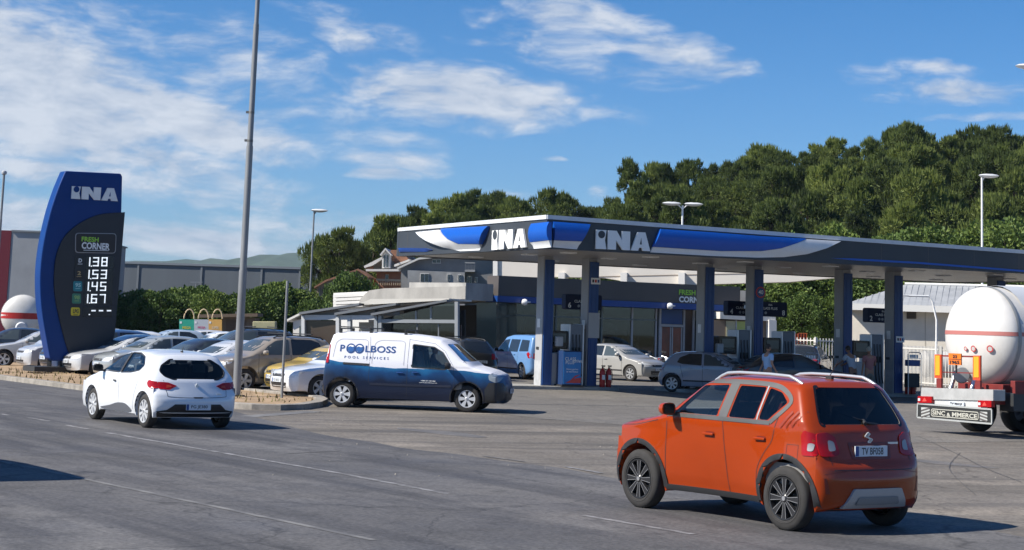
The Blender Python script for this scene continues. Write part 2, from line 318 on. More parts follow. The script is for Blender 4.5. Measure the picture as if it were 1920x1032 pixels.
# car park surface and the earth island with its kerb
isl = [rp(18.0, 300), rp(18.0, 31.5), rp(18.0, 31.0)]
tip = [G(478, 768), G(520, 769.5), G(560, 768), G(592, 763), G(604, 757), G(596, 752), G(560, 746), G(500, 741), G(455, 736)]
islp = [rp(18.0, 75)]+[rp(18.0, 60-k) for k in range(0, 22, 3)]+[(p.x, p.y) for p in tip]+[rp(23.2, 48), rp(24.2, 60), rp(24.2, 75)]
vs, fs = fillpoly(islp, .8); b = MB()
def isz(x, y): return .07+.025*sin(x*1.3+y*.7)*sin(y*1.9)
b.add([(x, y, isz(x, y)) for x, y in vs], fs, 0, True); o = b.build('earth_island', EARTH, fixn=False); tag(o, kind='structure')
for p in o.data.polygons:
    if p.normal.z < 0: p.flip()
KERB = mat('kerb_concrete', (.33, .30, .26), .9, var=.4, vscale=3, bump=.4)
b = MB(); kp = [islp[i] for i in range(1, len(islp)-3)]; outer = strip2(kp, .30); n = len(kp); Lf = outer[:n]; Rt = outer[n:][::-1]
for i in range(n-1):
    A, B_, C_, D_ = Lf[i], Lf[i+1], Rt[i+1], Rt[i]
    b.add([(*A, .0), (*B_, .0), (*C_, .0), (*D_, .0), (*A, .13), (*B_, .13), (*C_, .13), (*D_, .13)], [(4, 5, 6, 7), (0, 1, 5, 4), (2, 3, 7, 6), (1, 2, 6, 5), (3, 0, 4, 7)])
tag(b.build('island_kerb', KERB, bevel=.015), kind='structure')
sheet('car_park', [rp(24.2, 300), rp(24.2, 34), rp(26, 26), rp(34, 26), rp(60, 30), rp(60, 300)], .004, PARKM)
# far hills
def ridge(name, Y, pts, m, depth=600, zb=-5):
    P = [AT(x, y, Y) for x, y in pts]; b = MB(); n = len(P); vs = []
    rows = 7
    for j in range(rows):
        t = j/(rows-1)
        for p in P: h = (p.z-zb)*sin(t*pi/2)+zb; vs.append((p.x*(1+.0*t), Y-depth*(1-t), h+(random.uniform(-1, 1)*Y*.0012 if 0 < j < rows-1 else 0)))
    for p in P: vs.append((p.x*1.1, Y+depth, zb))
    b.add(vs, [(j*n+i, j*n+i+1, (j+1)*n+i+1, (j+1)*n+i) for j in range(rows) for i in range(n-1)], 0, True); tag(b.build(name, m, fixn=False), kind='structure')
HILLM = mat('far_hill_scrub', (.055, .085, .05), .95, col2=(.030, .052, .032), vscale=.012, vdetail=12)
ridge('hill', 3200, catmull([(-500, 500), (-100, 505), (150, 499), (245, 494), (300, 490), (400, 491), (470, 486), (520, 483), (570, 480), (640, 478), (760, 470), (900, 474), (1100, 490), (1500, 500), (2300, 520)], 4), HILLM, 900)
# wooded hill
def hillz(x, y):
    t = max(0, min(1, (y-116)/80)); t = t*t*(3-2*t); k = max(0, min(1, (x+14)/46)); return t*(1.5+11.5*k)
b = MB(); nx, ny = 60, 26; vs = [(-45+i*3.2, 108+j*6, hillz(-45+i*3.2, 108+j*6)-.3+.3*sin(i*1.3)*sin(j*.9)) for j in range(ny) for i in range(nx)]
b.add(vs, [(j*nx+i, j*nx+i+1, (j+1)*nx+i+1, (j+1)*nx+i) for j in range(ny-1) for i in range(nx-1)], 0, True)
tag(b.build('wooded_hill_terrain', mat('forest_floor', (.07, .055, .03), .95, col2=(.035, .04, .018), vscale=.4), fixn=False), kind='structure')
# ================================================================ vegetation
def leafmat(name, c1, c2, c3, sc=.55):
    m = bpy.data.materials.new(name); m.use_nodes = True; nt = m.node_tree; N = nt.nodes; L = nt.links; b = N['Principled BSDF']; b.inputs['Roughness'].default_value = .6; b.inputs['Specular IOR Level'].default_value = .25
    tc = N.new('ShaderNodeTexCoord'); n = N.new('ShaderNodeTexNoise'); n.inputs['Scale'].default_value = sc; n.inputs['Detail'].default_value = 5; n.inputs['Roughness'].default_value = .7; L.new(tc.outputs['Object'], n.inputs['Vector'])
    oi = N.new('ShaderNodeObjectInfo'); ad = N.new('ShaderNodeMath'); ad.operation = 'MULTIPLY_ADD'; L.new(oi.outputs['Random'], ad.inputs[0]); ad.inputs[1].default_value = .22; L.new(n.outputs[0], ad.inputs[2])
    r = N.new('ShaderNodeValToRGB'); e = r.color_ramp.elements; e[0].position = .40; e[0].color = (*c1, 1); e[1].position = .82; e[1].color = (*c3, 1); k = e.new(.6); k.color = (*c2, 1); L.new(ad.outputs[0], r.inputs[0]); L.new(r.outputs[0], b.inputs['Base Color'])
    t = N.new('ShaderNodeBsdfTranslucent'); L.new(r.outputs[0], t.inputs[0]); mx = N.new('ShaderNodeMixShader'); mx.inputs[0].default_value = .15; L.new(b.outputs[0], mx.inputs[1]); L.new(t.outputs[0], mx.inputs[2]); L.new(mx.outputs[0], N['Material Output'].inputs[0])
    return m
PINE = leafmat('pine_needles', (.030, .045, .018), (.105, .14, .036), (.25, .29, .068))
BROAD = leafmat('broad_leaves', (.040, .075, .018), (.085, .135, .030), (.16, .21, .045), .8)
BARK = mat('bark', (.085, .06, .045), .95, col2=(.04, .03, .024), vscale=6, bump=.6, bscale=10)
def rv(): 
    while True:
        v = Vector((random.uniform(-1, 1), random.uniform(-1, 1), random.uniform(-1, 1)))
        if .05 < v.length < 1: return v
def leaves(b, c, R, n, size, upb, flat=.6, needle=True):
    for _ in range(n):
        v = rv().normalized()*(random.random()**.35); p = c+Vector((v.x*R, v.y*R, v.z*R*flat))
        d = (v+Vector((0, 0, upb))+rv()*.55).normalized(); q = d.cross(rv()).normalized(); s = size*random.uniform(.6, 1.35)
        if needle: vs = [p-q*s*.16, p+q*s*.16, p+d*s+q*s*.10, p+d*s*1.15-q*s*.06]
        else: w = s*.42; vs = [p, p+d*s*.5+q*w, p+d*s, p+d*s*.5-q*w]
        b.add(vs, [(0, 1, 2, 3)], 0)
        if needle:
            d2 = (d+rv()*.7).normalized(); q2 = d2.cross(q).normalized(); b.add([p-q2*s*.14, p+q2*s*.14, p+d2*s*.95], [(0, 1, 2)], 0)
def shoots(b, c, R, n, size, flat):
    for _ in range(n):
        v = rv().normalized(); v.z = abs(v.z); p = c+Vector((v.x*R, v.y*R, v.z*R*flat)); d = (Vector((v.x*.35, v.y*.35, 1))+rv()*.2).normalized(); s = size*random.uniform(.7, 1.5); q = d.cross(rv()).normalized()*s*.13
        b.add([p-q, p+q, p+d*s], [(0, 1, 2)], 0); q2 = d.cross(q).normalized()*s*.13; b.add([p-q2, p+q2, p+d*s], [(0, 1, 2)], 0)
def tree_mesh(seed, H, R, z0, nclump, nl, size, kind):
    random.seed(seed); cr = MB(); tr = MB(); lean = Vector((random.uniform(-.5, .5), random.uniform(-.5, .5), 0))
    pts = [Vector((0, 0, 0))+lean*t*t*1.2+Vector((sin(t*5+seed)*.12, cos(t*4+seed)*.12, t*H*.93)) for t in [i/7 for i in range(8)]]
    tr.path(pts, [.26*(H/10)*(1-.82*i/7) for i in range(8)], 7)
    def tp(z):
        t = max(0, min(.999, z/(H*.93)))*7; i = int(t); return pts[i]+(pts[i+1]-pts[i])*(t-i)
    if kind == 'pine':
        for q in range(5): t_ = tp(H*.9)+Vector((random.uniform(-.5, .5), random.uniform(-.5, .5), random.uniform(-.4, .55))); shoots(cr, t_, .28, 46, .5, 1.3); leaves(cr, t_, .3, 60, size, .6, 1.1, True)
    for k in range(nclump):
        f = (k+.5)/nclump; z = z0+(H-z0)*(f**.85); a = k*2.4+random.uniform(-.5, .5)
        if kind == 'pine': prof = (sin(pi*min(1, (1-f)*.92+.08))**.6)*(.55+.45*(1-f))
        else: prof = sqrt(max(.03, 1-(2*f-.85)**2*.75))
        rr = R*prof*random.uniform(.35, 1.0); c = tp(min(z, H*.9))+Vector((cos(a)*rr, sin(a)*rr, z-tp(min(z, H*.9)).z+rr*.10))
        cs = R*random.uniform(.19, .34)*(1.25 if kind != 'pine' else 1)*(1.0 if f < .85 else .7)
        leaves(cr, c, cs, nl, size, .45 if kind == 'pine' else .25, .62 if kind == 'pine' else .8, kind == 'pine')
        if kind == 'pine': shoots(cr, c, cs, 60, .42, .62)
        base = tp(max(z0*.5, z-rr*.55-.6)); mid = (base+c)/2+Vector((0, 0, -.15*rr)); tr.path([base, mid, c], [.07, .045, .02], 4)
    return cr, tr
VAR = {}
def proto(kd, i, label, cat, **k):
    cr, tr = tree_mesh(**k); root = thing('pine_tree' if kd == 'pine' else ('broadleaf_tree' if kd == 'broad' else 'shrub'), (0, 0, 0), 0, label, cat)
    cr.build('crown', PINE if kd == 'pine' else BROAD, root, fixn=False); tr.build('trunk', BARK, root, fixn=False); VAR[(kd, i)] = [root, False]
for i in range(6): proto('pine', i, 'p', 'tree', seed=11+i, H=10, R=[3.1, 2.5, 3.4, 2.1, 3.0, 2.4][i], z0=[4.2, 5.2, 3.2, 5.4, 3.0, 5.6][i], nclump=[28, 18, 32, 15, 28, 17][i], nl=[200, 170, 200, 160, 200, 165][i], size=.22, kind='pine')
for i in range(3): proto('broad', i, 'b', 'tree', seed=41+i, H=10, R=[4.2, 3.7, 4.6][i], z0=1.2, nclump=[54, 46, 60][i], nl=300, size=.24, kind='broad')
for i in range(3): proto('shrub', i, 's', 'shrub', seed=61+i, H=10, R=[5.5, 4.8, 6.2][i], z0=.9, nclump=[48, 42, 54][i], nl=260, size=.42, kind='broad')
random.seed(5)
def plant(kind, i, x, y, z, h, label, group, wid=1.0, rz=None):
    e = VAR[(kind, i)]; rz = random.uniform(0, 6.28) if rz is None else rz; s = h/10
    if not e[1]: e[1] = True; r = e[0]; r.location = (x, y, z); r.rotation_euler = (0, 0, rz); r['label'] = label
    else: r = dup(e[0], (x, y, z), rz, label)
    r.scale = (s*wid, s*wid, s); r['group'] = group; r['category'] = 'shrub' if kind == 'shrub' else 'tree'; return r
def interp(tab, x):
    for (a, ya), (b_, yb) in zip(tab, tab[1:]):
        if a <= x <= b_: return ya+(yb-ya)*(x-a)/(b_-a)
    return tab[0][1] if x < tab[0][0] else tab[-1][1]
OUT = [(722, 440), (735, 412), (765, 400), (805, 378), (835, 372), (880, 360), (935, 362), (960, 372), (1000, 385), (1040, 352), (1060, 362), (1085, 378), (1115, 398), (1150, 372), (1175, 315), (1195, 300), (1240, 308), (1285, 300), (1320, 312), (1350, 305), (1390, 300), (1418, 280), (1434, 266), (1460, 285), (1490, 285), (1520, 290), (1545, 262), (1572, 258), (1600, 275), (1625, 262), (1655, 262), (1675, 240), (1695, 230), (1715, 240), (1745, 255), (1780, 258), (1812, 262), (1830, 240), (1862, 236), (1885, 250), (1920, 268), (1990, 270)]
GP = 'pine trees covering the hill behind the petrol station'
def prow(x0, x1, step, Y, dY, drop, wid, lab, hmin=5, lowk=0):
    x = x0; k = 0
    while x < x1:
        y = Y+random.uniform(-dY, dY); top = interp(OUT, x)+drop*(1+random.uniform(-.3, .3))+random.uniform(0, 8)
        p = AT(x, top, y); gz = hillz(p.x, y); h = max(hmin, (p.z-gz)*random.choice((1, 1, .93, 1.05)))
        plant('pine', random.randrange(6), p.x, y, p.z-h, h, lab(x, k), GP, wid*random.uniform(.85, 1.12)*(11/h if h > 11 else 1)**.45)
        x += step*random.uniform(.75, 1.25); k += 1
prow(726, 1990, 33, 184, 9, 3, .92, lambda x, k: 'dark olive pine on the skyline of the wooded hill')
prow(745, 1990, 40, 168, 8, 36, 1.05, lambda x, k: 'olive green pine standing just below the hill crest')
prow(1120, 1990, 52, 150, 7, 84, 1.05, lambda x, k: 'sunlit pine halfway up the wooded hill')
prow(1330, 1990, 58, 137, 6, 138, 1.1, lambda x, k: 'bushy pine on the lower slope above the canopy edge')
GB = 'broadleaf trees at the foot of the hill'
for k, (px, ty, Y, w) in enumerate([(1130, 452, 122, 1), (1200, 455, 121, 1), (1290, 470, 120, 1), (1345, 520, 108, .8), (1392, 515, 106, .9), (1440, 518, 107, 1), (1488, 512, 105, 1), (1535, 518, 107, 1), (1585, 512, 106, 1), (1635, 510, 109, 1), (1690, 505, 112, 1), (1745, 500, 113, 1), (1800, 498, 112, 1), (1860, 500, 114, 1), (1925, 498, 113, 1), (1480, 452, 124, .7), (1562, 440, 125, .8), (1668, 462, 124, .7), (1736, 441, 126, .8), (1812, 452, 125, .8), (1898, 436, 125, .9), (1980, 500, 110, 1), (1560, 560, 103, .7), (1640, 570, 102, .7), (1420, 565, 102, .8), (1500, 560, 101, .8)]):
    p = AT(px, ty, Y); plant('broad', k % 3, p.x, Y, -.1, p.z+.1, 'dense leafy tree at the foot of the wooded hill' if k < 15 else 'leafy tree growing on the slope above the station canopy', GB, w*1.25)
for k, (px, ty, Y, w, lab) in enumerate([(608, 452, 142, .9, 'leftmost dark pine beside the stone house'), (636, 436, 140, 1.1, 'tallest dark pine rising behind the old stone house'), (662, 462, 143, .9, 'dark pine between the stone house and the dormer house'), (697, 431, 150, .75, 'slender dark pine directly behind the house with the dormer'), (745, 415, 150, 1, 'dark pine right of the dormer roof'), (712, 470, 152, .8, 'low pine filling the gap behind the dormer house')]):
    p = AT(px, ty, Y); plant('pine', k % 6, p.x, Y, -.1, p.z+.1, lab, 'dark pines behind the houses', w*.95)
GH = 'shrubs hiding the grey warehouse wall'
for k, (px, ty, w) in enumerate([(205, 580, .8), (240, 566, .9), (268, 556, 1), (305, 558, .9), (340, 552, 1), (372, 550, .9), (400, 558, .8), (432, 562, .8), (470, 565, .8), (492, 552, .9), (522, 540, 1), (556, 556, .8), (586, 572, .6), (612, 565, .5), (652, 527, .55), (676, 540, .5)]):
    Y = 104+(k % 3)*2; p = AT(px, ty, Y) if k < 13 else AT(px, ty, 112); plant('shrub', k % 3, p.x, p.y, -.05, p.z+.05, 'green shrub in front of the grey warehouse' if k < 13 else 'green shrub below the stone house, behind the annex roof', GH, w*1.05)
# rough dry grass strip (stuff)
random.seed(3); b = MB()
for _ in range(2600):
    px = random.uniform(190, 640); p = G(px, 640, 0); y = random.uniform(94, 103); x = (px-960)/3354*y; h = random.uniform(.25, .8); a = random.uniform(0, pi); w = .05
    b.add([(x-w*cos(a), y-w*sin(a), 0), (x+w*cos(a), y+w*sin(a), 0), (x+random.uniform(-.15, .15), y, h)], [(0, 1, 2)])
tag(b.build('dry_grass', mat('dry_grass_blades', (.22, .16, .07), .9, col2=(.10, .10, .035), vscale=1), fixn=False), 'tall brown dry grass along the hedge behind the car park', 'grass', kind='stuff')
b = MB()
for _ in range(900):
    a = random.uniform(39.5, 60); o_ = random.uniform(18.4, 21.8); q = RP(o_, a)
    if random.random() < .4: continue
    h = random.uniform(.04, .16); t = random.uniform(0, pi)
    b.add([(q.x-.03*cos(t), q.y-.03*sin(t), .04), (q.x+.03*cos(t), q.y+.03*sin(t), .04), (q.x+random.uniform(-.06, .06), q.y, .06+h)], [(0, 1, 2)])
tag(b.build('island_weeds', MATS['dry_grass_blades'], fixn=False), 'sparse dry weeds growing on the earth island', 'weeds', kind='stuff')
# ================================================================ distant buildings
def cbox(b, p, sx, sy, sz, rz=0, mi=0): b.box((p[0], p[1], p[2]), (sx, sy, sz), rz, mi)
def facade(name, Y, ang, label, cat, xref=960):
    pl = Plane(AT(xref, 600, Y)*1, (cos(ang), sin(ang))); pl.o.z = 0; return pl
def rect(b, pl, x0, y0, x1, y1, d0, d1, mi=0):
    a0, z0 = pl.px(x0, y1); a1, z1 = pl.px(x1, y0); b.prism([(a0, z0), (a1, z0), (a1, z1), (a0, z1)], pl.P, d0, d1, mi)
def wall(pl, pts, d0, d1, m, name, parent=None):
    b = MB(); b.prism(pl.poly(pts), pl.P, d0, d1); return b.build(name, m, parent)
WHM = mat('warehouse_cladding', (.118, .135, .152), .65, var=.12, vscale=.6, stretch=(1, 1, .1)); WH2 = mat('pale_cladding', (.30, .31, .325), .7, var=.2, vscale=.5)
pl = facade('w', 150, -.02, '', '', 400)
root = thing('warehouse', (0, 0, 0), 0, 'long dark grey warehouse behind the shrubs', 'warehouse')
a0, a1 = pl.px(150, 600)[0], pl.px(597, 600)[0]; zt = pl.px(400, 500)[1]
b = MB(); b.prism([(a0, 0), (a1, 0), (a1, zt), (a0, zt)], pl.P, -25, 0); b.build('wall', WHM, root)
b = MB(); b.prism([(a0-.1, zt), (a1+.1, zt), (a1+.1, zt+.18), (a0-.1, zt+.18)], pl.P, -25.1, .12); b.build('parapet', mat('cap_grey', (.2, .22, .24), .5), root)
for px in (256, 375, 488, 560): a, _ = pl.px(px, 560); b = MB(); b.prism([(a-.08, 0), (a+.08, 0), (a+.08, zt-.01), (a-.08, zt-.01)], pl.P, 0.005, .07); b.build('downpipe', mat('pipe_grey', (.17, .185, .2), .6), root)
a, z = pl.px(371, 530); b = MB(); b.tube(pl.P(a, 0, .6), pl.P(a, z, .6), .05, mi=0); b.box(pl.P(a, z, .6), (1.0, .1, .1)); b.box(pl.P(a, z-.4, .6), (.7, .1, .1)); b.build('mast', mat('pipe_grey'), root)
pl = facade('w', 100, .05, '', '', 40); root = thing('store_building', (0, 0, 0), 0, 'pale grey flat building with a dark red end behind the price pylon', 'building')
b = MB(); aL = pl.px(-420, 500)[0]; aR = pl.px(125, 500)[0]; zt = pl.px(40, 435)[1]; am = pl.px(18, 490)[0]; b.prism([(am, 0), (aR, 0), (aR, zt), (am, zt)], pl.P, -20, 0); b.build('wall', WH2, root)
b = MB(); b.prism([(aL, 0), (am-.01, 0), (am-.01, zt+.05), (aL, zt+.05)], pl.P, -20, .03); b.build('red_wall', mat('dark_red_cladding', (.13, .008, .018), .5), root)
b = MB(); b.prism([(am, zt), (aR+.1, zt), (aR+.1, zt+.09), (am, zt+.09)], pl.P, -20.1, .1); b.build('parapet', MATS['cap_grey'], root)
# stone house
STONE = mat('old_stone', (.30, .24, .17), .9, col2=(.16, .125, .09), vscale=1.5, vdetail=9, bump=.5, bscale=4); TILE = mat('clay_tiles', (.32, .15, .085), .8, col2=(.20, .10, .06), vscale=2.5, bump=.4, bscale=8)
pl = facade('s', 128, 0, '', '', 640); root = thing('stone_house', (0, 0, 0), 0, 'old brown stone house with a hipped top, half hidden by shrubs', 'house')
b = MB(); b.prism([pl.px(594, 640)]+pl.poly([(594, 536), (612, 527), (672, 507), (690, 520), (696, 640)]), pl.P, -8, 0); b.build('wall', STONE, root)
b = MB(); P_ = pl.poly([(590, 538), (612, 525), (672, 504.5), (692, 519), (692, 522), (672, 508), (612, 528.5), (590, 541)]); b.prism(P_, pl.P, -8.2, .3); b.build('roof', TILE, root)
b = MB(); rect(b, pl, 642, 506, 649, 519, -.9, -.2); b.build('chimney', STONE, root)
for x in (598, 606): b = MB(); rect(b, pl, x, 540, x+3, 556, .01, .06); b.build('window', PANE, root)
# dormer house
SALM = mat('salmon_render', (.46, .22, .14), .85, var=.15); WTRIM = mat('white_trim', (.62, .60, .56), .7, var=.1)
pl = facade('d', 132, -.05, '', '', 730); root = thing('dormer_house', (0, 0, 0), 0, 'salmon house with white eaves, a red roof and a gabled dormer', 'house')
b = MB(); b.prism(pl.poly([(706, 640), (706, 508), (766, 508), (766, 640)]), pl.P, -9, 0); b.build('wall', SALM, root)
b = MB(); b.prism(pl.poly([(700, 507), (700, 500), (722, 480), (735, 470), (752, 472), (768, 488), (790, 500), (790, 507)]), pl.P, -9, -.05); b.build('upper_wall', mat('beige_render', (.36, .31, .25), .85), root)
b = MB(); b.prism(pl.poly([(685, 500), (686, 503.5), (701, 499), (724, 484), (724, 480)]), pl.P, -6, .9); b.prism(pl.poly([(742, 497), (770, 487), (770, 490.5), (742, 501.5)]), pl.P, -6, .9); b.build('eaves', WTRIM, root)
b = MB(); b.prism(pl.poly([(733, 469), (750, 469), (766, 486), (742, 496), (735, 488)]), pl.P, -7, .05); b.build('roof', TILE, root)
b = MB(); b.prism(pl.poly([(690, 506), (751, 506), (751, 510), (690, 510)]), pl.P, -.3, 1.3); b.build('balcony_slab', WTRIM, root)
b = MB(); b.prism(pl.poly([(719, 504), (719, 478), (726, 470), (734, 478), (734, 504)]), pl.P, -2, .9); dm = b.build('dormer', mat('white_render', (.68, .66, .62), .8), root)
b = MB(); b.prism(pl.poly([(715.5, 479), (726, 466.5), (737, 479), (736, 481), (726, 470), (717, 481)]), pl.P, -2, 1.2); b.build('dormer_roof', WTRIM, root)
for x in (721.5, 727.5): b = MB(); rect(b, pl, x, 480, x+4, 502, .92, .97); b.build('pane', PANE_L, dm)
for x in (722, 751): b = MB(); rect(b, pl, x, 515, x+7, 529, .01, .05); w_ = b.build('window', WTRIM, root); b = MB(); rect(b, pl, x+.8, 516, x+6.2, 528, .055, .07); b.build('pane', PANE_L, w_)
b = MB()
for i in range(14): x = 712+i*4; rect(b, pl, x, 527, x+1.6, 536, .9, .98)
rect(b, pl, 708, 525.5, 768, 527, .88, 1.0); b.build('balustrade', mat('cream_baluster', (.45, .36, .25), .7), root)
# grey unfinished house
GR1 = mat('raw_render', (.20, .205, .21), .9, col2=(.15, .15, .155), vscale=.8); GR2 = mat('pale_raw_render', (.29, .295, .30), .9, col2=(.21, .21, .21), vscale=.9)
pl = facade('g', 124, -.03, '', '', 840); root = thing('unfinished_house', (0, 0, 0), 0, 'bare grey rendered house with small windows behind the canopy', 'house')
b = MB(); b.prism(pl.poly([(752, 640), (752, 500), (786, 485), (925, 470), (925, 640)]), pl.P, -9, 0); b.build('wall', GR1, root)
b = MB(); b.prism(pl.poly([(767, 640), (767, 508), (873, 512), (873, 640)]), pl.P, .02, 1.2); b.build('ground_storey_wall', GR2, root)
b = MB(); b.prism(pl.poly([(745, 503), (786, 484), (925, 468), (925, 471), (786, 487.5), (747, 505.5)]), pl.P, -9.2, .5); b.build('roof', WTRIM, root)
for (x0, y0, x1, y1, d) in ((790, 514, 807, 530, 1.2), (840, 515, 847, 527, 1.2), (860, 516, 867, 527, 1.2), (810, 487, 827, 494, 0), (875, 518, 885, 534, 0), (890, 520, 896, 530, 0)):
    b = MB(); rect(b, pl, x0, y0, x1, y1, d+.01, d+.06); w_ = b.build('window', WTRIM, root); b = MB(); xm = (x0+x1)/2; rect(b, pl, x0+1, y0+1, xm-.4, y1-1, d+.065, d+.08); rect(b, pl, xm+.4, y0+1, x1-1, y1-1, d+.065, d+.08); b.build('pane', PANE, w_)
b = MB(); b.prism(pl.poly([(873, 511), (892, 511), (892, 507), (873, 507)]), pl.P, 0, 1.2)
for i in range(7): x = 874+i*2.8; rect(b, pl, x, 495, x+.8, 507, 1.1, 1.15)
rect(b, pl, 873, 493.5, 892, 495, 1.08, 1.18); b.build('balcony', GR2, root)
# ================================================================ petrol station canopy
CA = Vector((1.23, 55, 0)); CU = Vector((.918, .397, 0)).normalized(); CV = Vector((-.44, .898, 0)).normalized(); SOF = 4.5; CLEN, CDEP = 24.5, 11.8
def CP(u, v, z): return CA+CU*u+CV*v+Vector((0, 0, z))
TOPZ = 5.50
canopy = thing('station_canopy', tuple(CA), 0, 'big flat station canopy with dark grey fascia and blue and white swooshes', 'canopy')
def child(o, par):
    o.parent = par; o.matrix_parent_inverse = par.matrix_basis.inverted() if False else Matrix.Translation(-Vector(par.location)); return o
FASC = mat('fascia_anthracite', (.040, .047, .056), .5, var=.15, vscale=.9); SOFM = mat('soffit_panels', (.34, .32, .29), .35, .1, var=.15, vscale=1, stretch=(1, 1, 1)); TRIM = mat('fascia_trim', (.62, .64, .66), .4, var=.1)
BL = mat('fascia_blue', (.006, .085, .42), .33, var=.05); WHF = mat('fascia_white', (.70, .71, .72), .35, coat=.2, var=.06)
b = MB(); q = [CP(0.02, 0.02, 0), CP(CLEN, 0.02, 0), CP(CLEN, CDEP, 0), CP(0.02, CDEP, 0)]
b.add([(p.x, p.y, z) for z in (SOF, SOF+.12) for p in q], [(0, 1, 2, 3), (7, 6, 5, 4), (0, 4, 5, 1), (1, 5, 6, 2), (2, 6, 7, 3), (3, 7, 4, 0)]); child(b.build('soffit', SOFM), canopy)
b = MB()
for i in range(1, 20):
    v = i*.6
    if v < CDEP-.1: a = CP(.1, v, SOF-.004); c = CP(CLEN-.1, v, SOF-.004); b.add([a-CV*.012, a+CV*.012, c+CV*.012, c-CV*.012], [(0, 1, 2, 3)])
child(b.build('soffit_joints', mat('joint_dark', (.10, .09, .085), .7), fixn=False), canopy)
b = MB(); b.add([CP(.3, .3, TOPZ-.25), CP(CLEN-.3, .3, TOPZ-.25), CP(CLEN-.3, CDEP-.3, TOPZ-.25), CP(.3, CDEP-.3, TOPZ-.25)], [(0, 1, 2, 3)]); child(b.build('roof', mat('roof_sheet', (.4, .4, .4), .6), fixn=False), canopy)
FP = Plane(CA, CU); LP = Plane(CA+CV*CDEP, -CV)   # front (right-hand) and left fascia planes
FP2 = FP
def zt(u): return TOPZ-.012*u
for pl, L_, nm in ((FP, CLEN, 'fascia'), (LP, CDEP, 'fascia')):
    z1 = (lambda a: zt(a)) if pl is FP else (lambda a: TOPZ)
    b = MB(); b.prism([(0, SOF-.03), (L_, SOF-.03), (L_, z1(L_)-.13), (0, z1(0)-.13)], pl.P, -.25, 0); child(b.build(nm, FASC), canopy)
    b = MB(); b.prism([(-.0 if pl is FP else 0, z1(0)-.128), (L_, z1(L_)-.128), (L_, z1(L_)), (0, z1(0))], pl.P, -.28, .035); child(b.build('edge_trim', TRIM), canopy)
for (p0, p1) in ((CP(0, CDEP, 0), CP(CLEN, CDEP, 0)), (CP(CLEN, CDEP, 0), CP(CLEN, 0, 0))):
    d = (p1-p0).normalized(); pl = Plane(p0, -d) if False else Plane(p0, d); b = MB(); b.prism([(0, SOF-.03), ((p1-p0).length, SOF-.03), ((p1-p0).length, TOPZ-.3), (0, TOPZ)], pl.P, -.1, .1); child(b.build('fascia', FASC), canopy)
def bulge(pl, pts, zb, zt_, amp, m, name, step=.12, base=.02, roundf=None):
    P2 = pl.poly(pts) if abs(pts[0][0]) > 60 else pts
    vs, fs = fillpoly(P2, step); b = MB()
    def off(z): t = max(0, min(1, (z-zb)/(zt_-zb))); return base+amp*max(0, 1-abs(2*t-1)**2.4)
    b.add([pl.P(a, z, off(z)) for a, z in vs], fs, 0, True)
    nb = len(P2); ring = []
    for i in range(nb):
        A = Vector(P2[i][:2]); B_ = Vector(P2[(i+1) % nb][:2]); k = max(1, int((B_-A).length/step))
        for j in range(k): ring.append(A+(B_-A)*j/k)
    n = len(ring); b.add([pl.P(p.x, p.y, off(p.y)) for p in ring]+[pl.P(p.x, p.y, 0) for p in ring], [(i, (i+1) % n, n+(i+1) % n, n+i) for i in range(n)])
    return child(b.build(name, m, sharp=35), canopy)
zT = TOPZ-.14; zB = SOF-.02
# front fascia: px polygons traced on the fascia's own plane
bulge(FP, [(1035.5, 416), (1105, 421), (1088, 453), (1036, 451)], 4.6, zT, .16, BL, 'blue_panel')
bulge(FP, [(1036, 451.5), (1088, 453.5), (1081, 468), (1036, 464)], 4.6, zT, .16, WHF, 'white_band')
bulge(FP, rnd([(1236, 430), (1330, 436), (1420, 443), (1509, 448, 3), (1490, 456), (1460, 466), (1425, 471), (1350, 471), (1222, 463)], .02), 4.62, zT, .16, BL, 'blue_panel')
bulge(FP, [(1509.5, 449), (1573, 453), (1545, 466), (1510, 477), (1470, 482.5), (1420, 483.5), (1330, 480), (1219, 473.5), (1222, 463.5), (1350, 471.5), (1425, 471.5), (1460, 466.5), (1490, 456.5)], 4.62, zT, .15, WHF, 'white_swoosh')
bulge(FP, [(1558, 484.2), (1600, 485), (1720, 491.5), (1960, 510), (1960, 513.5), (1720, 495), (1600, 488.5)], 4.70, 4.9, .05, BL, 'blue_pinstripe')
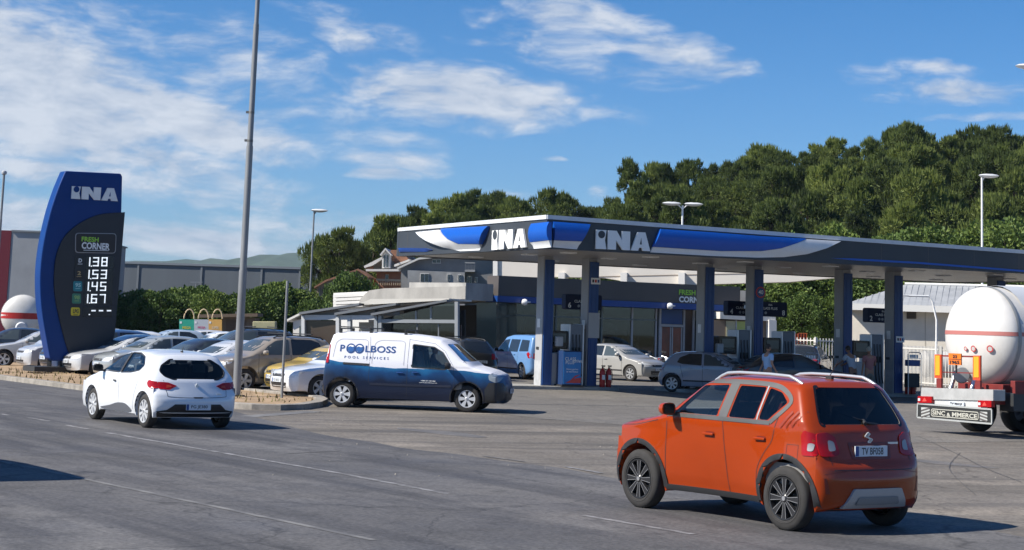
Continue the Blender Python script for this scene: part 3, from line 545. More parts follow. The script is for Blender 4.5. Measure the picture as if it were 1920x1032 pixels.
# left fascia
bulge(LP, [(828, 429), (919, 424.5, 0), (911, 446), (905, 458.5), (867, 458), (850, 449)], 4.62, zT, .20, BL, 'blue_panel')
bulge(LP, [(784, 436), (827, 431.5), (849, 449.5), (866, 458.5), (904, 459), (900, 470), (864, 471.5), (836, 465), (808, 452)], 4.62, zT, .20, WHF, 'white_swoosh')
bulge(LP, [(1001, 420), (1034.5, 416.5), (1034.5, 451), (998, 455)], 4.6, zT, .16, BL, 'blue_panel')
bulge(LP, [(998, 455.5), (1034.5, 451.5), (1034.5, 464), (1002, 467)], 4.6, zT, .16, WHF, 'white_band')
bulge(LP, [(752, 465.5), (800, 466), (812, 469), (800, 472.5), (750, 473.5)], 4.60, 4.92, .10, BL, 'blue_pinstripe')
def logo(pl, x0, yt0, yb0, x1, yt1, yb1, par, depth=.07, base=.02, dotm=None, parfn=None):  # chunky i N A lettering
    a0, zb0 = pl.px(x0, yb0); _, zt0 = pl.px(x0, yt0); a1, zb1 = pl.px(x1, yb1); _, zt1 = pl.px(x1, yt1)
    def F(x, y, d): a = a0+(a1-a0)*x; zb = zb0+(zb1-zb0)*x; z = zt0+(zt1-zt0)*x; return pl.P(a, zb+(z-zb)*y, d)
    G_ = {'letter_stem': [(.0, 0), (.19, 0), (.16, .46), (.185, 1.0), (.0, 1.0)],
          'letter_N': [(.215, 0), (.215, 1), (.37, 1), (.47, .52), (.47, 1), (.62, 1), (.62, 0), (.49, 0), (.365, .50), (.365, 0)],
          'letter_A': [(.64, 0), (.76, 1), (.90, 1), (1.0, 0), (.86, 0), (.845, .16), (.79, .16), (.775, 0)]}
    out = []
    for nm, pts in G_.items():
        b = MB(); b.prism(pts, F, base, base+depth); out.append(b.build('logo_letter', L_WHITE))
    b = MB(); asp = (a1-a0)/(zt0-zb0); b.prism([(.095+.062*cos(t), .76+.062*asp*sin(t)) for t in [i*pi/8 for i in range(16)]], F, base+depth+.002, base+depth+.012); out.append(b.build('logo_dot', dotm or FASC))
    b = MB(); b.prism([(.80, .34), (.835, .34), (.825, .70)], F, base+depth+.002, base+depth+.006); out.append(b.build('logo_counter', dotm or FASC))
    for o in out: parfn(o, par)
logo(FP, 1115, 431, 467, 1217, 437, 471.5, canopy, parfn=child); logo(LP, 926, 433, 469.5, 990, 429, 464, canopy, parfn=child)
for (u, v) in [(x, y) for x in (2, 5, 8.6, 12, 15.6, 19, 22) for y in (2.4, 5.2, 9.4)]:
    b = MB(); c = CP(u, v, SOF-.01); b.box(c, (.42, .42, .05), atan2(CU.y, CU.x)); lp_ = child(b.build('soffit_lamp', WHITEP), canopy)
# columns, grey side and blue front
COLS = [(2.95, 6.3), (4.65, 6.3), (9.0, 5.9), (10.95, 5.8), (14.3, 5.2), (16.35, 5.0), (21.0, 5.0)]
colpos = []
CRZ = atan2(CU.y, CU.x)
PAINTG = mat('column_grey', (.38, .385, .40), .55, col2=(.30, .305, .315), vscale=1.2, stretch=(1, 1, .3)); BASEP = mat('column_base_pale', (.46, .47, .48), .6, col2=(.34, .345, .35), vscale=3)
labs = ['nearest left column of the canopy, beside the poster box', 'canopy column with two red extinguishers at its foot', 'canopy column in front of the shop doors', 'canopy column between the hanging signs numbered 4 and 8', 'canopy column in front of the white railings, left of the pink shirted person', 'canopy column carrying the hanging sign numbered 2', 'far right canopy column behind the tanker']
for k, (u, v) in enumerate(COLS):
    u += .22; c = CP(u, v, 0); colpos.append(c); r = thing('canopy_column', (c.x, c.y, .12), CRZ, 'grey and blue '+labs[k], 'column', 'columns holding up the canopy')
    H_ = SOF-.12; b = MB(); b.box((-.0, .0, H_/2), (.34, .55, H_)); b.build('shaft', PAINTG, r, bevel=.01)
    b = MB(); b.box((-.0, .0, .42), (.348, .558, .84)); b.build('pale_base', BASEP, r)  # lower part of each shaft in a paler tone than the grey above
    b = MB(); b.box((.03, -.315, H_/2-.05), (.34, .06, H_-.15)); b.box((-.05, -.352, H_/2-.1), (.03, .014, H_-.4)); b.box((.12, -.352, H_/2-.1), (.03, .014, H_-.4)); b.build('blue_cladding', BLUED, r)
    b = MB(); b.box((-.18, .05, 1.25), (.02, .2, .09)); b.build('number_tag', BLACK, r)
    b = MB(); b.box((-.181, .0, 2.1), (.016, .22, .3)); b.build('notice', WHITEP, r)
def on_col(k, du, dv, z): c = colpos[k]; return c+CU*du+CV*dv+Vector((0, 0, z))
# pump islands
ISM = mat('island_concrete', (.34, .33, .31), .85, var=.3, vscale=2, bump=.3)
for k, (u0_, u1_, v0, nm) in enumerate([(.2, 5.9, 6.2, 'left'), (7.8, 12.6, 5.8, 'middle'), (13.2, 18.0, 5.2, 'right')]):
    b = MB(); pts = rnd([(u0_, v0-.62), (u1_, v0-.62), (u1_, v0+1.3), (u0_, v0+1.3)], .45, 6); b.prism([(p[0], p[1]) for p in pts], lambda a, c, d: CP(a, c, d), -.02, .12)
    tag(b.build('pump_island', ISM, bevel=.015), ['pale kerbed pump island with the poster box', 'kerbed pump island between the shop doors and the blue shirted man', 'kerbed pump island behind the orange car'][k], 'pump island', 'pump islands')
# pumps
def make_pump(loc, label):
    r = thing('fuel_pump', loc, CRZ, label, 'fuel pump', 'fuel pumps under the canopy')
    b = MB(); b.box((.55, .3, 1.05), (.45, .75, 2.1)); b.build('hose_cabinet', mat('pump_grey', (.16, .19, .23), .45, var=.1), r, bevel=.03)
    b = MB(); b.box((-.05, .3, .55), (.7, .62, 1.1)); b.build('lower_cabinet', mat('pump_silver', (.42, .43, .45), .4), r, bevel=.02)
    b = MB(); b.box((-.05, .3, 1.55), (.72, .5, .62)); s = b.build('display_head', BLACKG, r, bevel=.02)
    b = MB(); b.box((-.05, .04, 1.62), (.5, .02, .3)); b.build('screen', mat('lcd', (.10, .12, .11), .2), s)
    b = MB(); b.box((.30, .3, 1.05), (.05, .7, 2.08)); b.box((.80, .3, 1.05), (.05, .78, 2.12)); b.build('side_frame', ALU, r)
    for i in range(3):
        y = .0; b = MB(); x = .4+i*.13; b.path([(x, -.08, 1.75), (x-.03, -.2, 1.2), (x-.02, -.24, .5), (x+.05, -.2, .35), (x+.06, -.1, .8)], .018, 6); b.box((x, -.1, 1.2), (.05, .08, .22)); b.build('hose', BLACK, r)
    return r
pm = make_pump(tuple(CP(3.75, 6.1, .12)), 'grey fuel pump between the two left canopy columns')
dup(pm, tuple(CP(10.1, 5.6, .12)), CRZ, 'fuel pump under the hanging sign numbered 4'); dup(pm, tuple(CP(12.0, 5.7, .12)), CRZ, 'fuel pump right of the column with the sign numbered 8')
dup(pm, tuple(CP(15.3, 5.0, .12)), CRZ, 'fuel pump beside the pink shirted person, under sign 2')
# hanging number signs
def make_board(loc, num, side, label):
    r = thing('hanging_sign', loc, CRZ, label, 'sign', 'hanging pump number signs')
    b = MB(); b.prism([(x, z) for x, z in rnd([(-.72, -.27), (.72, -.27), (.72, .27), (-.72, .27)], .08)], lambda a, c, d: Vector((a, d, c)), -.16, .16); b.build('panel', mat('sign_navy', (.006, .012, .045), .55, spec=.25), r, bevel=.03)
    def T(s, x, z, size, m, bold=.01, nm='lettering', sx=1): vs, fs = text2(s, size, bold, sx); bb = MB(); bb.add([(x+a, -.168, z+c) for a, c in vs], fs); bb.build(nm, m, r, fixn=False)
    T(num, -.56*side, -.13, .26, L_WHITE, .02, 'number'); T('INA', 0, .15, .10, L_WHITE, .02); T('CLASS PLUS', -.04, .02, .13, L_WHITE, .015)
    for i in range(4 if num != '8' else 1): bb = MB(); bb.lathe([(.055, -.172), (.055, -.166)], (-.2+i*.14, 0, -.14), 'y', 12); bb.add([(-.2+i*.14+.05*cos(t), -.173, -.14+.05*sin(t)) for t in [q_*pi/6 for q_ in range(12)]], [tuple(range(12))]); bb.build('fuel_symbol', [mat('symbol_grey', (.3, .33, .38), .5)], r, fixn=False)
    b = MB(); b.box((.62*side, .2, .05), (.5, .08, .12)); b.build('bracket', STEEL, r); return r
def board_at(px, py, Y, num, side, label): p = AT(px, py, Y); return make_board(tuple(p), num, side, label)
board_at(1091, 567, 64.5, '6', 1, 'dark blue hanging sign numbered 6'); board_at(1392, 579, 67, '4', 1, 'dark blue hanging sign numbered 4'); board_at(1440, 580, 66.2, '8', -1, 'dark blue hanging sign numbered 8'); board_at(1652, 592, 68, '2', 1, 'dark blue hanging sign numbered 2')
# round and flat notices on the columns
def notice(k, z, kind, lab):
    r = thing('safety_sign', tuple(on_col(k, .05, -.37, .12+z)), CRZ, lab, 'sign', 'safety signs on the columns')
    if kind == 'round':
        b = MB(); b.lathe([(0, 0), (.2, 0), (.2, -.012), (0, -.012)], (0, 0, 0), 'y', 24, sm=False); b.build('panel', mat('sign_red', (.5, .03, .02), .4), r); b = MB(); b.lathe([(0, -.014), (.155, -.014), (.155, -.018), (0, -.018)], (0, 0, 0), 'y', 24, sm=False); b.build('face', BLUED, r)
        vs, fs = text2('40', .2, .01); b = MB(); b.add([(a, -.021, c) for a, c in vs], fs); b.build('number', L_WHITE, r, fixn=False)
    else:
        b = MB(); b.box((0, 0, 0), (.36, .012, .42 if kind == 'tall' else .22)); b.build('panel', WHITEP, r)
        for i in range(3): b = MB(); b.box((-.1+i*.1, -.009, 0), (.07, .004, .1)); b.build('symbol', [L_DK, MATS.get('sign_red') or L_DK, L_BLUE][i], r)
    return r
notice(3, 3.45, 'round', 'round red ringed sign reading 40 on the blue column'); notice(5, 1.95, 'flat', 'small white prohibition sign low on the column under sign 2'); notice(1, 3.6, 'flat', 'small sign high on the column with the extinguishers')
b = MB(); b.box((0, 0, 0), (.42, .014, .86)); o = b.build('notice_board', mat('pale_board', (.36, .37, .38), .5)); o.location = on_col(1, .02, -.375, 2.2); o.rotation_euler = (0, 0, CRZ); tag(o, 'blank pale grey board fixed to the blue column', 'notice board')
# poster box
r = thing('poster_box', tuple(on_col(0, .75, -.5, .12)), CRZ, 'blue advertising box with a red swoosh at the foot of the left columns', 'display box')
POST = mat('poster_blue', (.02, .14, .42), .3, col2=(.03, .22, .55), vscale=2)
b = MB(); b.box((0, 0, .62), (.72, .5, 1.16)); b.build('body', mat('box_navy', (.015, .04, .12), .4), r, bevel=.03)
b = MB(); b.box((0, -.258, .62), (.66, .012, 1.08)); b.build('poster', POST, r)
b = MB(); b.add([(x, -.268, z) for x, z in ((-.25, .12), (.33, .12), (.33, .3), (.05, .27), (.33, .42), (.1, .36), (-.05, .22))], [(0, 1, 2, 3), (3, 4, 5, 6)]); b.build('red_swoosh', mat('poster_red', (.5, .05, .04), .4), r, fixn=False)
for s, z, sz, x in (('CLASS', .92, .15, -.08), ('PLUS', .80, .15, -.1), ('drive', .86, .17, .2), ('Novo gorivo', .58, .085, 0), ('za vaš motor', .50, .085, 0)): vs, fs = text2(s, sz, .012); b = MB(); b.add([(x+a, -.27, z+c) for a, c in vs], fs); b.build('lettering', L_WHITE, r, fixn=False)
b = MB(); b.box((0, 0, .03), (.8, .6, .06)); b.build('base', BLACK, r)
# extinguishers, carts, bins
def make_ext(loc, label, first=[None]):
    if first[0]: return dup(first[0], loc, CRZ, label)
    r = thing('fire_extinguisher', loc, CRZ, label, 'extinguisher', 'red fire extinguishers'); b = MB(); b.lathe([(.0, 0), (.095, 0), (.1, .02), (.1, .5), (.085, .57), (.04, .61), (.035, .64), (0, .64)], n=16); b.build('cylinder', REDP, r)
    b = MB(); b.tube((0, 0, .63), (0, 0, .7), .025); b.box((.03, 0, .72), (.14, .03, .03)); b.box((.04, 0, .69), (.12, .025, .02)); b.build('valve', BLACK, r); b = MB(); b.path([(.02, 0, .66), (.1, -.03, .6), (.12, -.04, .4), (.11, -.04, .15)], .012, 6); b.build('hose', BLACK, r)
    b = MB(); b.box((0, -.098, .33), (.11, .012, .16)); b.build('label_plate', WHITEP, r); first[0] = r; return r
make_ext(tuple(on_col(1, .30, -.55, .12)), 'left of the two red extinguishers at the foot of the second column'); make_ext(tuple(on_col(1, .58, -.48, .12)), 'right of the two red extinguishers at the foot of the second column')
make_ext(tuple(on_col(5, .26, -.52, .12)), 'left red extinguisher standing in the tool stand under sign 2'); make_ext(tuple(on_col(5, .50, -.52, .12)), 'right red extinguisher standing in the tool stand under sign 2')
def make_stand(loc, label, first=[None]):
    if first[0]: return dup(first[0], loc, CRZ, label)
    r = thing('service_stand', loc, CRZ, label, 'stand', 'window cleaning stands'); b = MB(); b.path([(-.28, 0, 0), (-.28, 0, 1.42), (-.22, 0, 1.5), (.22, 0, 1.5), (.28, 0, 1.42), (.28, 0, 0)], .018, 8); b.box((0, 0, 1.28), (.54, .02, .02)); b.build('frame', ALU, r)
    b = MB(); b.box((0, .12, 1.12), (.5, .26, .22)); b.build('bucket_tray', BLUEP, r, bevel=.02); b = MB(); b.box((0, .16, .5), (.5, .28, .5)); b.build('bin', BLACK, r, bevel=.02)
    b = MB(); [b.box((-.15+i*.1, .05, 1.36), (.07, .03, .12)) for i in range(4)]; b.build('squeegees', WHITEP, r); first[0] = r; return r
make_stand(tuple(on_col(5, .38, -.76, .12)), 'tubular stand with blue tray holding the extinguishers'); make_stand(tuple(CP(11.9, 3.3, 0)), 'tubular stand with blue tray right of the blue shirted man')
for k, (cx_, du, z) in enumerate([(0, .42, 1.62), (2, .42, 1.55)]): b = MB(); b.box((0, 0, 0), (.26, .2, .34)); o = b.build('paper_dispenser', LGREY, bevel=.04); o.location = on_col(cx_, du, -.35, z); o.rotation_euler = (0, 0, CRZ); tag(o, ['pale paper dispenser beside the first blue column', 'pale paper dispenser on the column by the shop doors'][k], 'dispenser')
# ================================================================ shop building
SA = AT(922, 600, 82); SA.z = 0; SB = AT(1368, 600, 87.5); SB.z = 0
SP = Plane(SA, SB-SA); SL = (SB-SA).length; SPs = lambda a, c_, d: SP.P(a-min(0, d)*.62, c_, d)
shop = thing('shop_building', (0, 0, 0), 0, 'dark glazed station shop with brown fascia, blue band and red doors', 'shop')
BROWN = mat('brown_fascia', (.085, .072, .064), .5, var=.15, vscale=.8)
b = MB(); b.prism([(-.15, 3.42), (SL, 3.42), (SL, 4.32), (-.15, 4.32)], SP.P, -.3, .9); b.build('fascia', BROWN, shop)
b = MB(); b.prism([(-.2, 3.14), (SL+.02, 3.14), (SL+.02, 3.415), (-.2, 3.415)], SP.P, -.3, .95); b.build('blue_band', BLUEP, shop)
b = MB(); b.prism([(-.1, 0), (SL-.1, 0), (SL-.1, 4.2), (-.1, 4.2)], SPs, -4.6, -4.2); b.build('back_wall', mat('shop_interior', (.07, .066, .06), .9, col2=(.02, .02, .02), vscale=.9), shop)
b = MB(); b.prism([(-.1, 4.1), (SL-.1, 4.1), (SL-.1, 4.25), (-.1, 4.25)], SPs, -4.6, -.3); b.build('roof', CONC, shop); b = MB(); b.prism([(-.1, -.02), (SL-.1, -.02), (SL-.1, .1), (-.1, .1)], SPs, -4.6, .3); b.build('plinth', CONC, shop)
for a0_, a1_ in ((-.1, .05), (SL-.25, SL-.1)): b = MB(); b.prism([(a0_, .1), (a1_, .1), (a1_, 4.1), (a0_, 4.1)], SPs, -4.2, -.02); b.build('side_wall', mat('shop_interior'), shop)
FR = mat('green_grey_frame', (.13, .16, .155), .4)
cuts = [0.05, 1.62, 3.2, 4.5, 6.2, 7.2, 7.95]
mull = [SP.px(x, 620)[0] for x in (923, 965, 1008, 1042, 1090, 1128, 1185, 1230)]
for i, a in enumerate(mull): b = MB(); b.prism([(a-.04, .1), (a+.04, .1), (a+.04, 3.13), (a-.04, 3.13)], SP.P, -.1, .02); b.build('mullion', FR if i < 6 else LGREY, shop)
for i in range(len(mull)-1): b = MB(); b.prism([(mull[i]+.045, .12), (mull[i+1]-.045, .12), (mull[i+1]-.045, 3.12), (mull[i]+.045, 3.12)], SP.P, -.06, -.04); b.build('window', GLASS_SHOP, shop)
b = MB(); b.prism([(mull[0], 2.55), (mull[-1], 2.55), (mull[-1], 2.62), (mull[0], 2.62)], SP.P, -.11, .03); b.build('transom', FR, shop)
# doors
d0, d1 = SP.px(1239, 620)[0], SP.px(1279, 620)[0]; dm_ = (d0+d1)/2
for a0_, a1_ in ((d0, dm_-.02), (dm_+.02, d1)):
    b = MB(); b.prism([(a0_, .12), (a1_, .12), (a1_, 2.28), (a0_, 2.28)], SP.P, -.06, -.01); o = b.build('sliding_door', mat('red_door', (.20, .035, .022), .18, col2=(.10, .02, .015), vscale=1.5), shop)
    b = MB(); [b.prism([(x-.03, .12), (x+.03, .12), (x+.03, 2.28), (x-.03, 2.28)], SP.P, -.012, .012) for x in (a0_+.03, a1_-.03)]; b.build('door_frame', LGREY, o)
b = MB(); b.prism([(d0-.05, 2.30), (d1+.05, 2.30), (d1+.05, 2.42), (d0-.05, 2.42)], SP.P, -.1, .05); b.build('door_header', LGREY, shop); b = MB(); b.prism([(d0, 2.44), (d1, 2.44), (d1, 3.12), (d0, 3.12)], SP.P, -.05, 0); b.build('blue_transom', BLUED, shop)
for x in (1237, 1282, 1300): a = SP.px(x, 620)[0]; b = MB(); b.prism([(a-.05, .1), (a+.05, .1), (a+.05, 3.13), (a-.05, 3.13)], SP.P, -.1, .04); b.build('mullion', LGREY, shop)
wx = [SP.px(x, 620)[0] for x in (1284, 1298, 1303, 1345, 1366)]
b = MB(); b.prism([(wx[0], .12), (wx[1], .12), (wx[1], 3.12), (wx[0], 3.12)], SP.P, -.06, -.02); b.build('panel', mat('door_brown', (.07, .04, .03), .4), shop)
b = MB(); b.prism([(wx[2], .12), (wx[4], .12), (wx[4], 3.12), (wx[2], 3.12)], SP.P, -.06, -.04); b.build('window', GLASS_SHOP, shop)
# things behind the shop glass
b = MB()
def inside(name, x0, y0, x1, y1, m, d0, label, cat, parts=None):
    a0_, z0_ = SP.px(x0, y1); a1_, z1_ = SP.px(x1, y0); z0_ = max(.1, z0_) if z0_ > .4 else .1; b = MB(); b.prism([(a0_, z0_), (a1_, z0_), (a1_, z1_), (a0_, z1_)], SP.P, d0-.6, d0); o = b.build(name, m); tag(o, label, cat); return a0_, z0_, a1_, z1_
r = thing('drinks_fridge', (0, 0, 0), 0, 'lit drinks fridge behind the shop glass, left of the red doors', 'fridge')
for j, (x0, x1) in enumerate(((1163, 1185), (1188, 1210))):
    a0_, z1_ = SP.px(x0, 620); a1_, _ = SP.px(x1, 620); b = MB(); b.prism([(a0_, .1), (a1_, .1), (a1_, z1_), (a0_, z1_)], SP.P, -1.4, -.5); b.build('cabinet', BLACK, r); b = MB(); b.prism([(a0_+.06, .5), (a1_-.06, .5), (a1_-.06, z1_-.25), (a0_+.06, z1_-.25)], SP.P, -.5, -.48); b.build('glass_front', mat('fridge_glow', (.30, .34, .33), .4, col2=(.06, .06, .06), vscale=9, lo=.45, hi=.55), r)
def flatpiece(name, pts, d, m, label, cat): b = MB(); b.prism(SP.poly(pts), SP.P, d-.03, d); return tag(b.build(name, m), label, cat)
flatpiece('window_poster', [(912+14, 604), (939, 604), (939, 646), (926, 646)], -.1, mat('poster_brown', (.16, .075, .05), .5, col2=(.08, .05, .04), vscale=6), 'brown poster behind the left shop window', 'poster')
for k, (x0, x1) in enumerate(((1125, 1175), (1058, 1088))):
    a0_, _ = SP.px(x0, 600); a1_, _ = SP.px(x1, 600); cx_ = (a0_+a1_)/2; rr = (a1_-a0_)/2; b = MB(); pts = [(cx_+rr*cos(t), 2.12+rr*.42*sin(t)) for t in [pi*i/12 for i in range(13)]]+[(cx_-rr, 2.0), (cx_+rr, 2.0)]; b.prism(pts, SP.P, -.9, -.8); tag(b.build('counter_arch', mat('arch_grey', (.34, .36, .34), .5)), ['pale arched header over the counter behind the shop glass', 'small pale arch behind the glass left of the pump'][k], 'header')
r = thing('ladder_stand', (0, 0, 0), 0, 'leaning pale poles behind the left shop window', 'poles')
for (x0, y0, x1, y1) in ((985, 578, 968, 632), (990, 580, 982, 632), (992, 585, 996, 632), (998, 588, 984, 632), (970, 590, 1000, 592), (955, 585, 952, 640)):
    b = MB(); A = SP.px(x0, y0); B_ = SP.px(x1, y1); b.tube(SP.P(A[0], A[1], -.5), SP.P(B_[0], B_[1], -.5), .03); b.build('pole', mat('pole_pale', (.40, .42, .40), .5), r)
# FRESH CORNER sign on the fascia
r = thing('shop_sign', (0, 0, 0), 0, 'green and white FRESH CORNER lettering on the brown shop fascia', 'sign')
def wtext(pl, s, x0, x1, yb, yt, d, m, par, bold=.02, name='lettering', shear=0, thick=0):  # fit text into a px box on a plane
    a0_, z0_ = pl.px(x0, yb); a1_, _ = pl.px(x1, yb); _, z1_ = pl.px(x0, yt); vs, fs = text2(s, 1, bold, 1, shear); X0 = min(v[0] for v in vs); X1 = max(v[0] for v in vs); Y0 = min(v[1] for v in vs); Y1 = max(v[1] for v in vs)
    b = MB(); b.add([pl.P(a0_+(x-X0)/(X1-X0)*(a1_-a0_), z0_+(y-Y0)/(Y1-Y0)*(z1_-z0_), d) for x, y in vs], fs); return b.build(name, m, par, fixn=False)
SPf = Plane(SP.o+SP.n*.93, SP.u); wtext(SPf, 'FRESH', 1273, 1304, 553, 543, .0, L_GREEN, r, .03); wtext(SPf, 'CORNER', 1273, 1325, 567, 555.5, .0, L_WHITE, r, .045); b = MB(); b.prism(SPf.poly([(1274, 571), (1322, 572), (1322, 573.2), (1274, 572.2)]), SPf.P, -.01, .0); b.build('underline', L_WHITE, r)
# flood lamps on the blue band
for k, (x, y) in enumerate([(963, 567), (1233, 574)]):
    p = SP.P(*SP.px(x, y), 1.15); b = MB(); b.lathe([(0, -.14), (.12, -.12), (.16, 0), (.12, .1), (0, .14)], tuple(p), 'x', 14); b.tube(p+Vector((.1, .05, 0)), p+Vector((.25, .3, .02)), .03); tag(b.build('wall_lamp', WHITEP), ['white globe lamp on the blue band, left part of the shop', 'white globe lamp on the blue band left of the red doors'][k], 'lamp', 'white lamps on the shop band')
p = AT(914, 571, 80.6); r = thing('security_camera', tuple(p), 0, 'white security camera on the corner of the concrete annex', 'camera'); b = MB(); b.box((0, 0, 0), (.30, .14, .14)); b.build('body', WHITEP, r, bevel=.03); b = MB(); b.path([(.1, .1, 0), (.2, .2, -.2), (.25, .4, -.35)], .03); b.build('arm', WHITEP, r)
# raised cream roof structure above the shop
RPn = Plane(AT(925, 600, 96), (.985, -.17)); RPn.o.z = 0
CRW = mat('sunlit_cream_cladding', (.66, .61, .54), .7, var=.06, vscale=1)
b = MB(); b.prism(RPn.poly([(925, 525), (925, 470), (1568, 470), (1568, 521), (1480, 529), (1305, 534), (1180, 529.5), (1130, 521), (1040, 519.5)]), RPn.P, -1.2, 0); hr = thing('upper_roof', (0, 0, 0), 0, 'long cream roof edge raised on stubs behind the canopy', 'roof'); b.build('cladding', CRW, hr)
b = MB(); b.prism(RPn.poly([(925, 526), (925, 470), (933.5, 470), (933.5, 526)]), RPn.P, .01, .12); b.build('end_post', mat('cream_bright', (.72, .69, .64), .7), hr)
b = MB(); b.prism(RPn.poly([(1100, 519), (1568, 509), (1568, 510.4), (1100, 520.4)]), RPn.P, .004, .02); b.build('seam', mat('seam_brown', (.25, .2, .16), .8), hr)
for x in (1055, 1171, 1279): b = MB(); b.prism(RPn.poly([(x-6, 512), (x+6, 512), (x+6, 560), (x-6, 560)]), RPn.P, -1.0, .5); b.build('stub_post', MATS['cream_bright'], hr)
# ================================================================ concrete annex + lean-to
AP = Plane(AT(870, 600, 79), (.93, -.36)); AP.o.z = 0
anx = thing('concrete_annex', (0, 0, 0), 0, 'stained concrete flat roofed annex left of the shop', 'annex')
b = MB(); b.prism(AP.poly([(672, 572), (676, 560), (692, 545), (720, 541), (872, 537), (872, 561), (735, 565), (690, 572)]), AP.P, -6, 0); b.build('roof_edge', CONC, anx)
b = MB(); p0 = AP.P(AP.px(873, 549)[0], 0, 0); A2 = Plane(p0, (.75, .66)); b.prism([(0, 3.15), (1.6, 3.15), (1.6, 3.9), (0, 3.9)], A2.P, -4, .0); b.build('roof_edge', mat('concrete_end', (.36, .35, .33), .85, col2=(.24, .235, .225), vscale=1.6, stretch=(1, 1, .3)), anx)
b = MB(); b.prism(AP.poly([(614, 640), (614, 549), (680, 546), (680, 640)]), AP.P, -6, -.6); b.build('wall', mat('white_render'), anx)
for i in range(4): b = MB(); b.prism(AP.poly([(618, 553+i*6.5), (678, 550+i*6.5), (678, 555.2+i*6.5), (618, 558.2+i*6.5)]), AP.P, -.58, -.35); b.build('louvre', mat('white_render'), anx)
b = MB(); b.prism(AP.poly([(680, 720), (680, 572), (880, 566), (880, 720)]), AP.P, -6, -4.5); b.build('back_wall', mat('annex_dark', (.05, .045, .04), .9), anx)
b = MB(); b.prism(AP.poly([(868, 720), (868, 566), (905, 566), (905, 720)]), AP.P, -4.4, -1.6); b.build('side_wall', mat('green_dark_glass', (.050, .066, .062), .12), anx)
# glazed lean-to in front (grey frames)
LP2 = Plane(AT(700, 600, 72), (.96, -.28)); LP2.o.z = 0
lean = thing('glazed_terrace', (0, 0, 0), 0, 'grey framed glazed terrace with stepped sloping roofs', 'terrace')
GF = mat('terrace_frame', (.30, .32, .34), .45, var=.1); GFD = mat('terrace_beam', (.15, .16, .175), .5); CANV = mat('roof_canvas', (.33, .30, .27), .8, var=.1)
def lpoly(name, pts, d0, d1, m): b = MB(); b.prism(LP2.poly(pts), LP2.P, d0, d1); return b.build(name, m, lean)
for (x0, y0, x1, y1) in ((566, 586, 678, 569), (632, 587, 747, 569), (700, 588, 842, 562)): lpoly('roof_beam', [(x0, y0), (x1, y1), (x1, y1+4), (x0, y0+4.5)], -.3, .3, GFD)
lpoly('roof_panel', [(574, 589), (630, 581), (632, 591), (574, 592)], -3, -.1, CANV); lpoly('roof_panel', [(640, 589), (702, 580), (702, 591), (640, 592)], -3, -.1, CANV); lpoly('roof_edge', [(676, 569), (695, 561), (842, 560), (842, 563), (700, 571)], -3, .0, mat('awning_cream', (.62, .59, .53), .8))
lpoly('fascia', [(573, 591), (632, 591), (632, 600), (573, 600)], -.1, .1, mat('grey_trim', (.50, .51, .52), .5)); lpoly('fascia', [(638, 591.5), (704, 591.5), (704, 600), (638, 600)], -.1, .1, mat('grey_trim'))
lpoly('fascia', [(710, 599), (856, 600), (856, 606.5), (710, 605.5)], -.1, .1, GF)
for x in (570, 634.5, 656, 706, 714, 857): lpoly('post', [(x-3, 592 if x < 800 else 566), (x+3, 592 if x < 800 else 566), (x+3, 720), (x-3, 720)], -.12, .12, GF if x > 700 else mat('grey_trim'))
lpoly('wall', [(546, 720), (548, 602), (567, 598), (567, 720)], -2, -.1, mat('pale_render', (.52, .50, .47), .8)); lpoly('eave', [(538, 600), (566, 586), (566, 590), (538, 604)], -2, .1, WTRIM)
lpoly('window', [(560, 612), (566, 612), (566, 634), (560, 634)], -.09, -.05, PANE_L)
lpoly('gable_glazing', [(712, 599), (855, 600), (855, 568), (845, 567)], -.05, -.02, GLASS_SHOP); lpoly('glazing', [(717, 607), (854, 607), (854, 700), (717, 700)], -.06, -.03, GLASS_SHOP); lpoly('glazing', [(574, 601), (631, 601), (631, 700), (574, 700)], -.06, -.03, mat('brown_glass', (.06, .045, .035), .1))
for x in (780, 808): lpoly('glazing_bar', [(x-1.5, 575 if x > 790 else 584), (x+1.5, 574 if x > 790 else 583), (x+1.5, 599), (x-1.5, 599)], -.1, .02, GF)
for x in (782, 822): lpoly('glazing_bar', [(x-1.2, 607), (x+1.2, 607), (x+1.2, 700), (x-1.2, 700)], -.1, .0, GFD)
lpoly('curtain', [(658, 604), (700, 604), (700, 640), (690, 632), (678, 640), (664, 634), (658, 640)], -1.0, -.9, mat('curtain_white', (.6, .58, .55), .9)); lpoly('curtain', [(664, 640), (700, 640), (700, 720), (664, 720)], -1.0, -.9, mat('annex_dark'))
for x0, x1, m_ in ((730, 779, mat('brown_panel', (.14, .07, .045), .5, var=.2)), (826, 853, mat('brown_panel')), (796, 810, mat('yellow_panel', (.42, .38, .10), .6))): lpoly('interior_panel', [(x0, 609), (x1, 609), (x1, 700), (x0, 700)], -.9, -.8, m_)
lpoly('interior_panel', [(710, 700), (850, 700), (850, 580), (710, 598)], -1.6, -1.5, mat('annex_dark'))
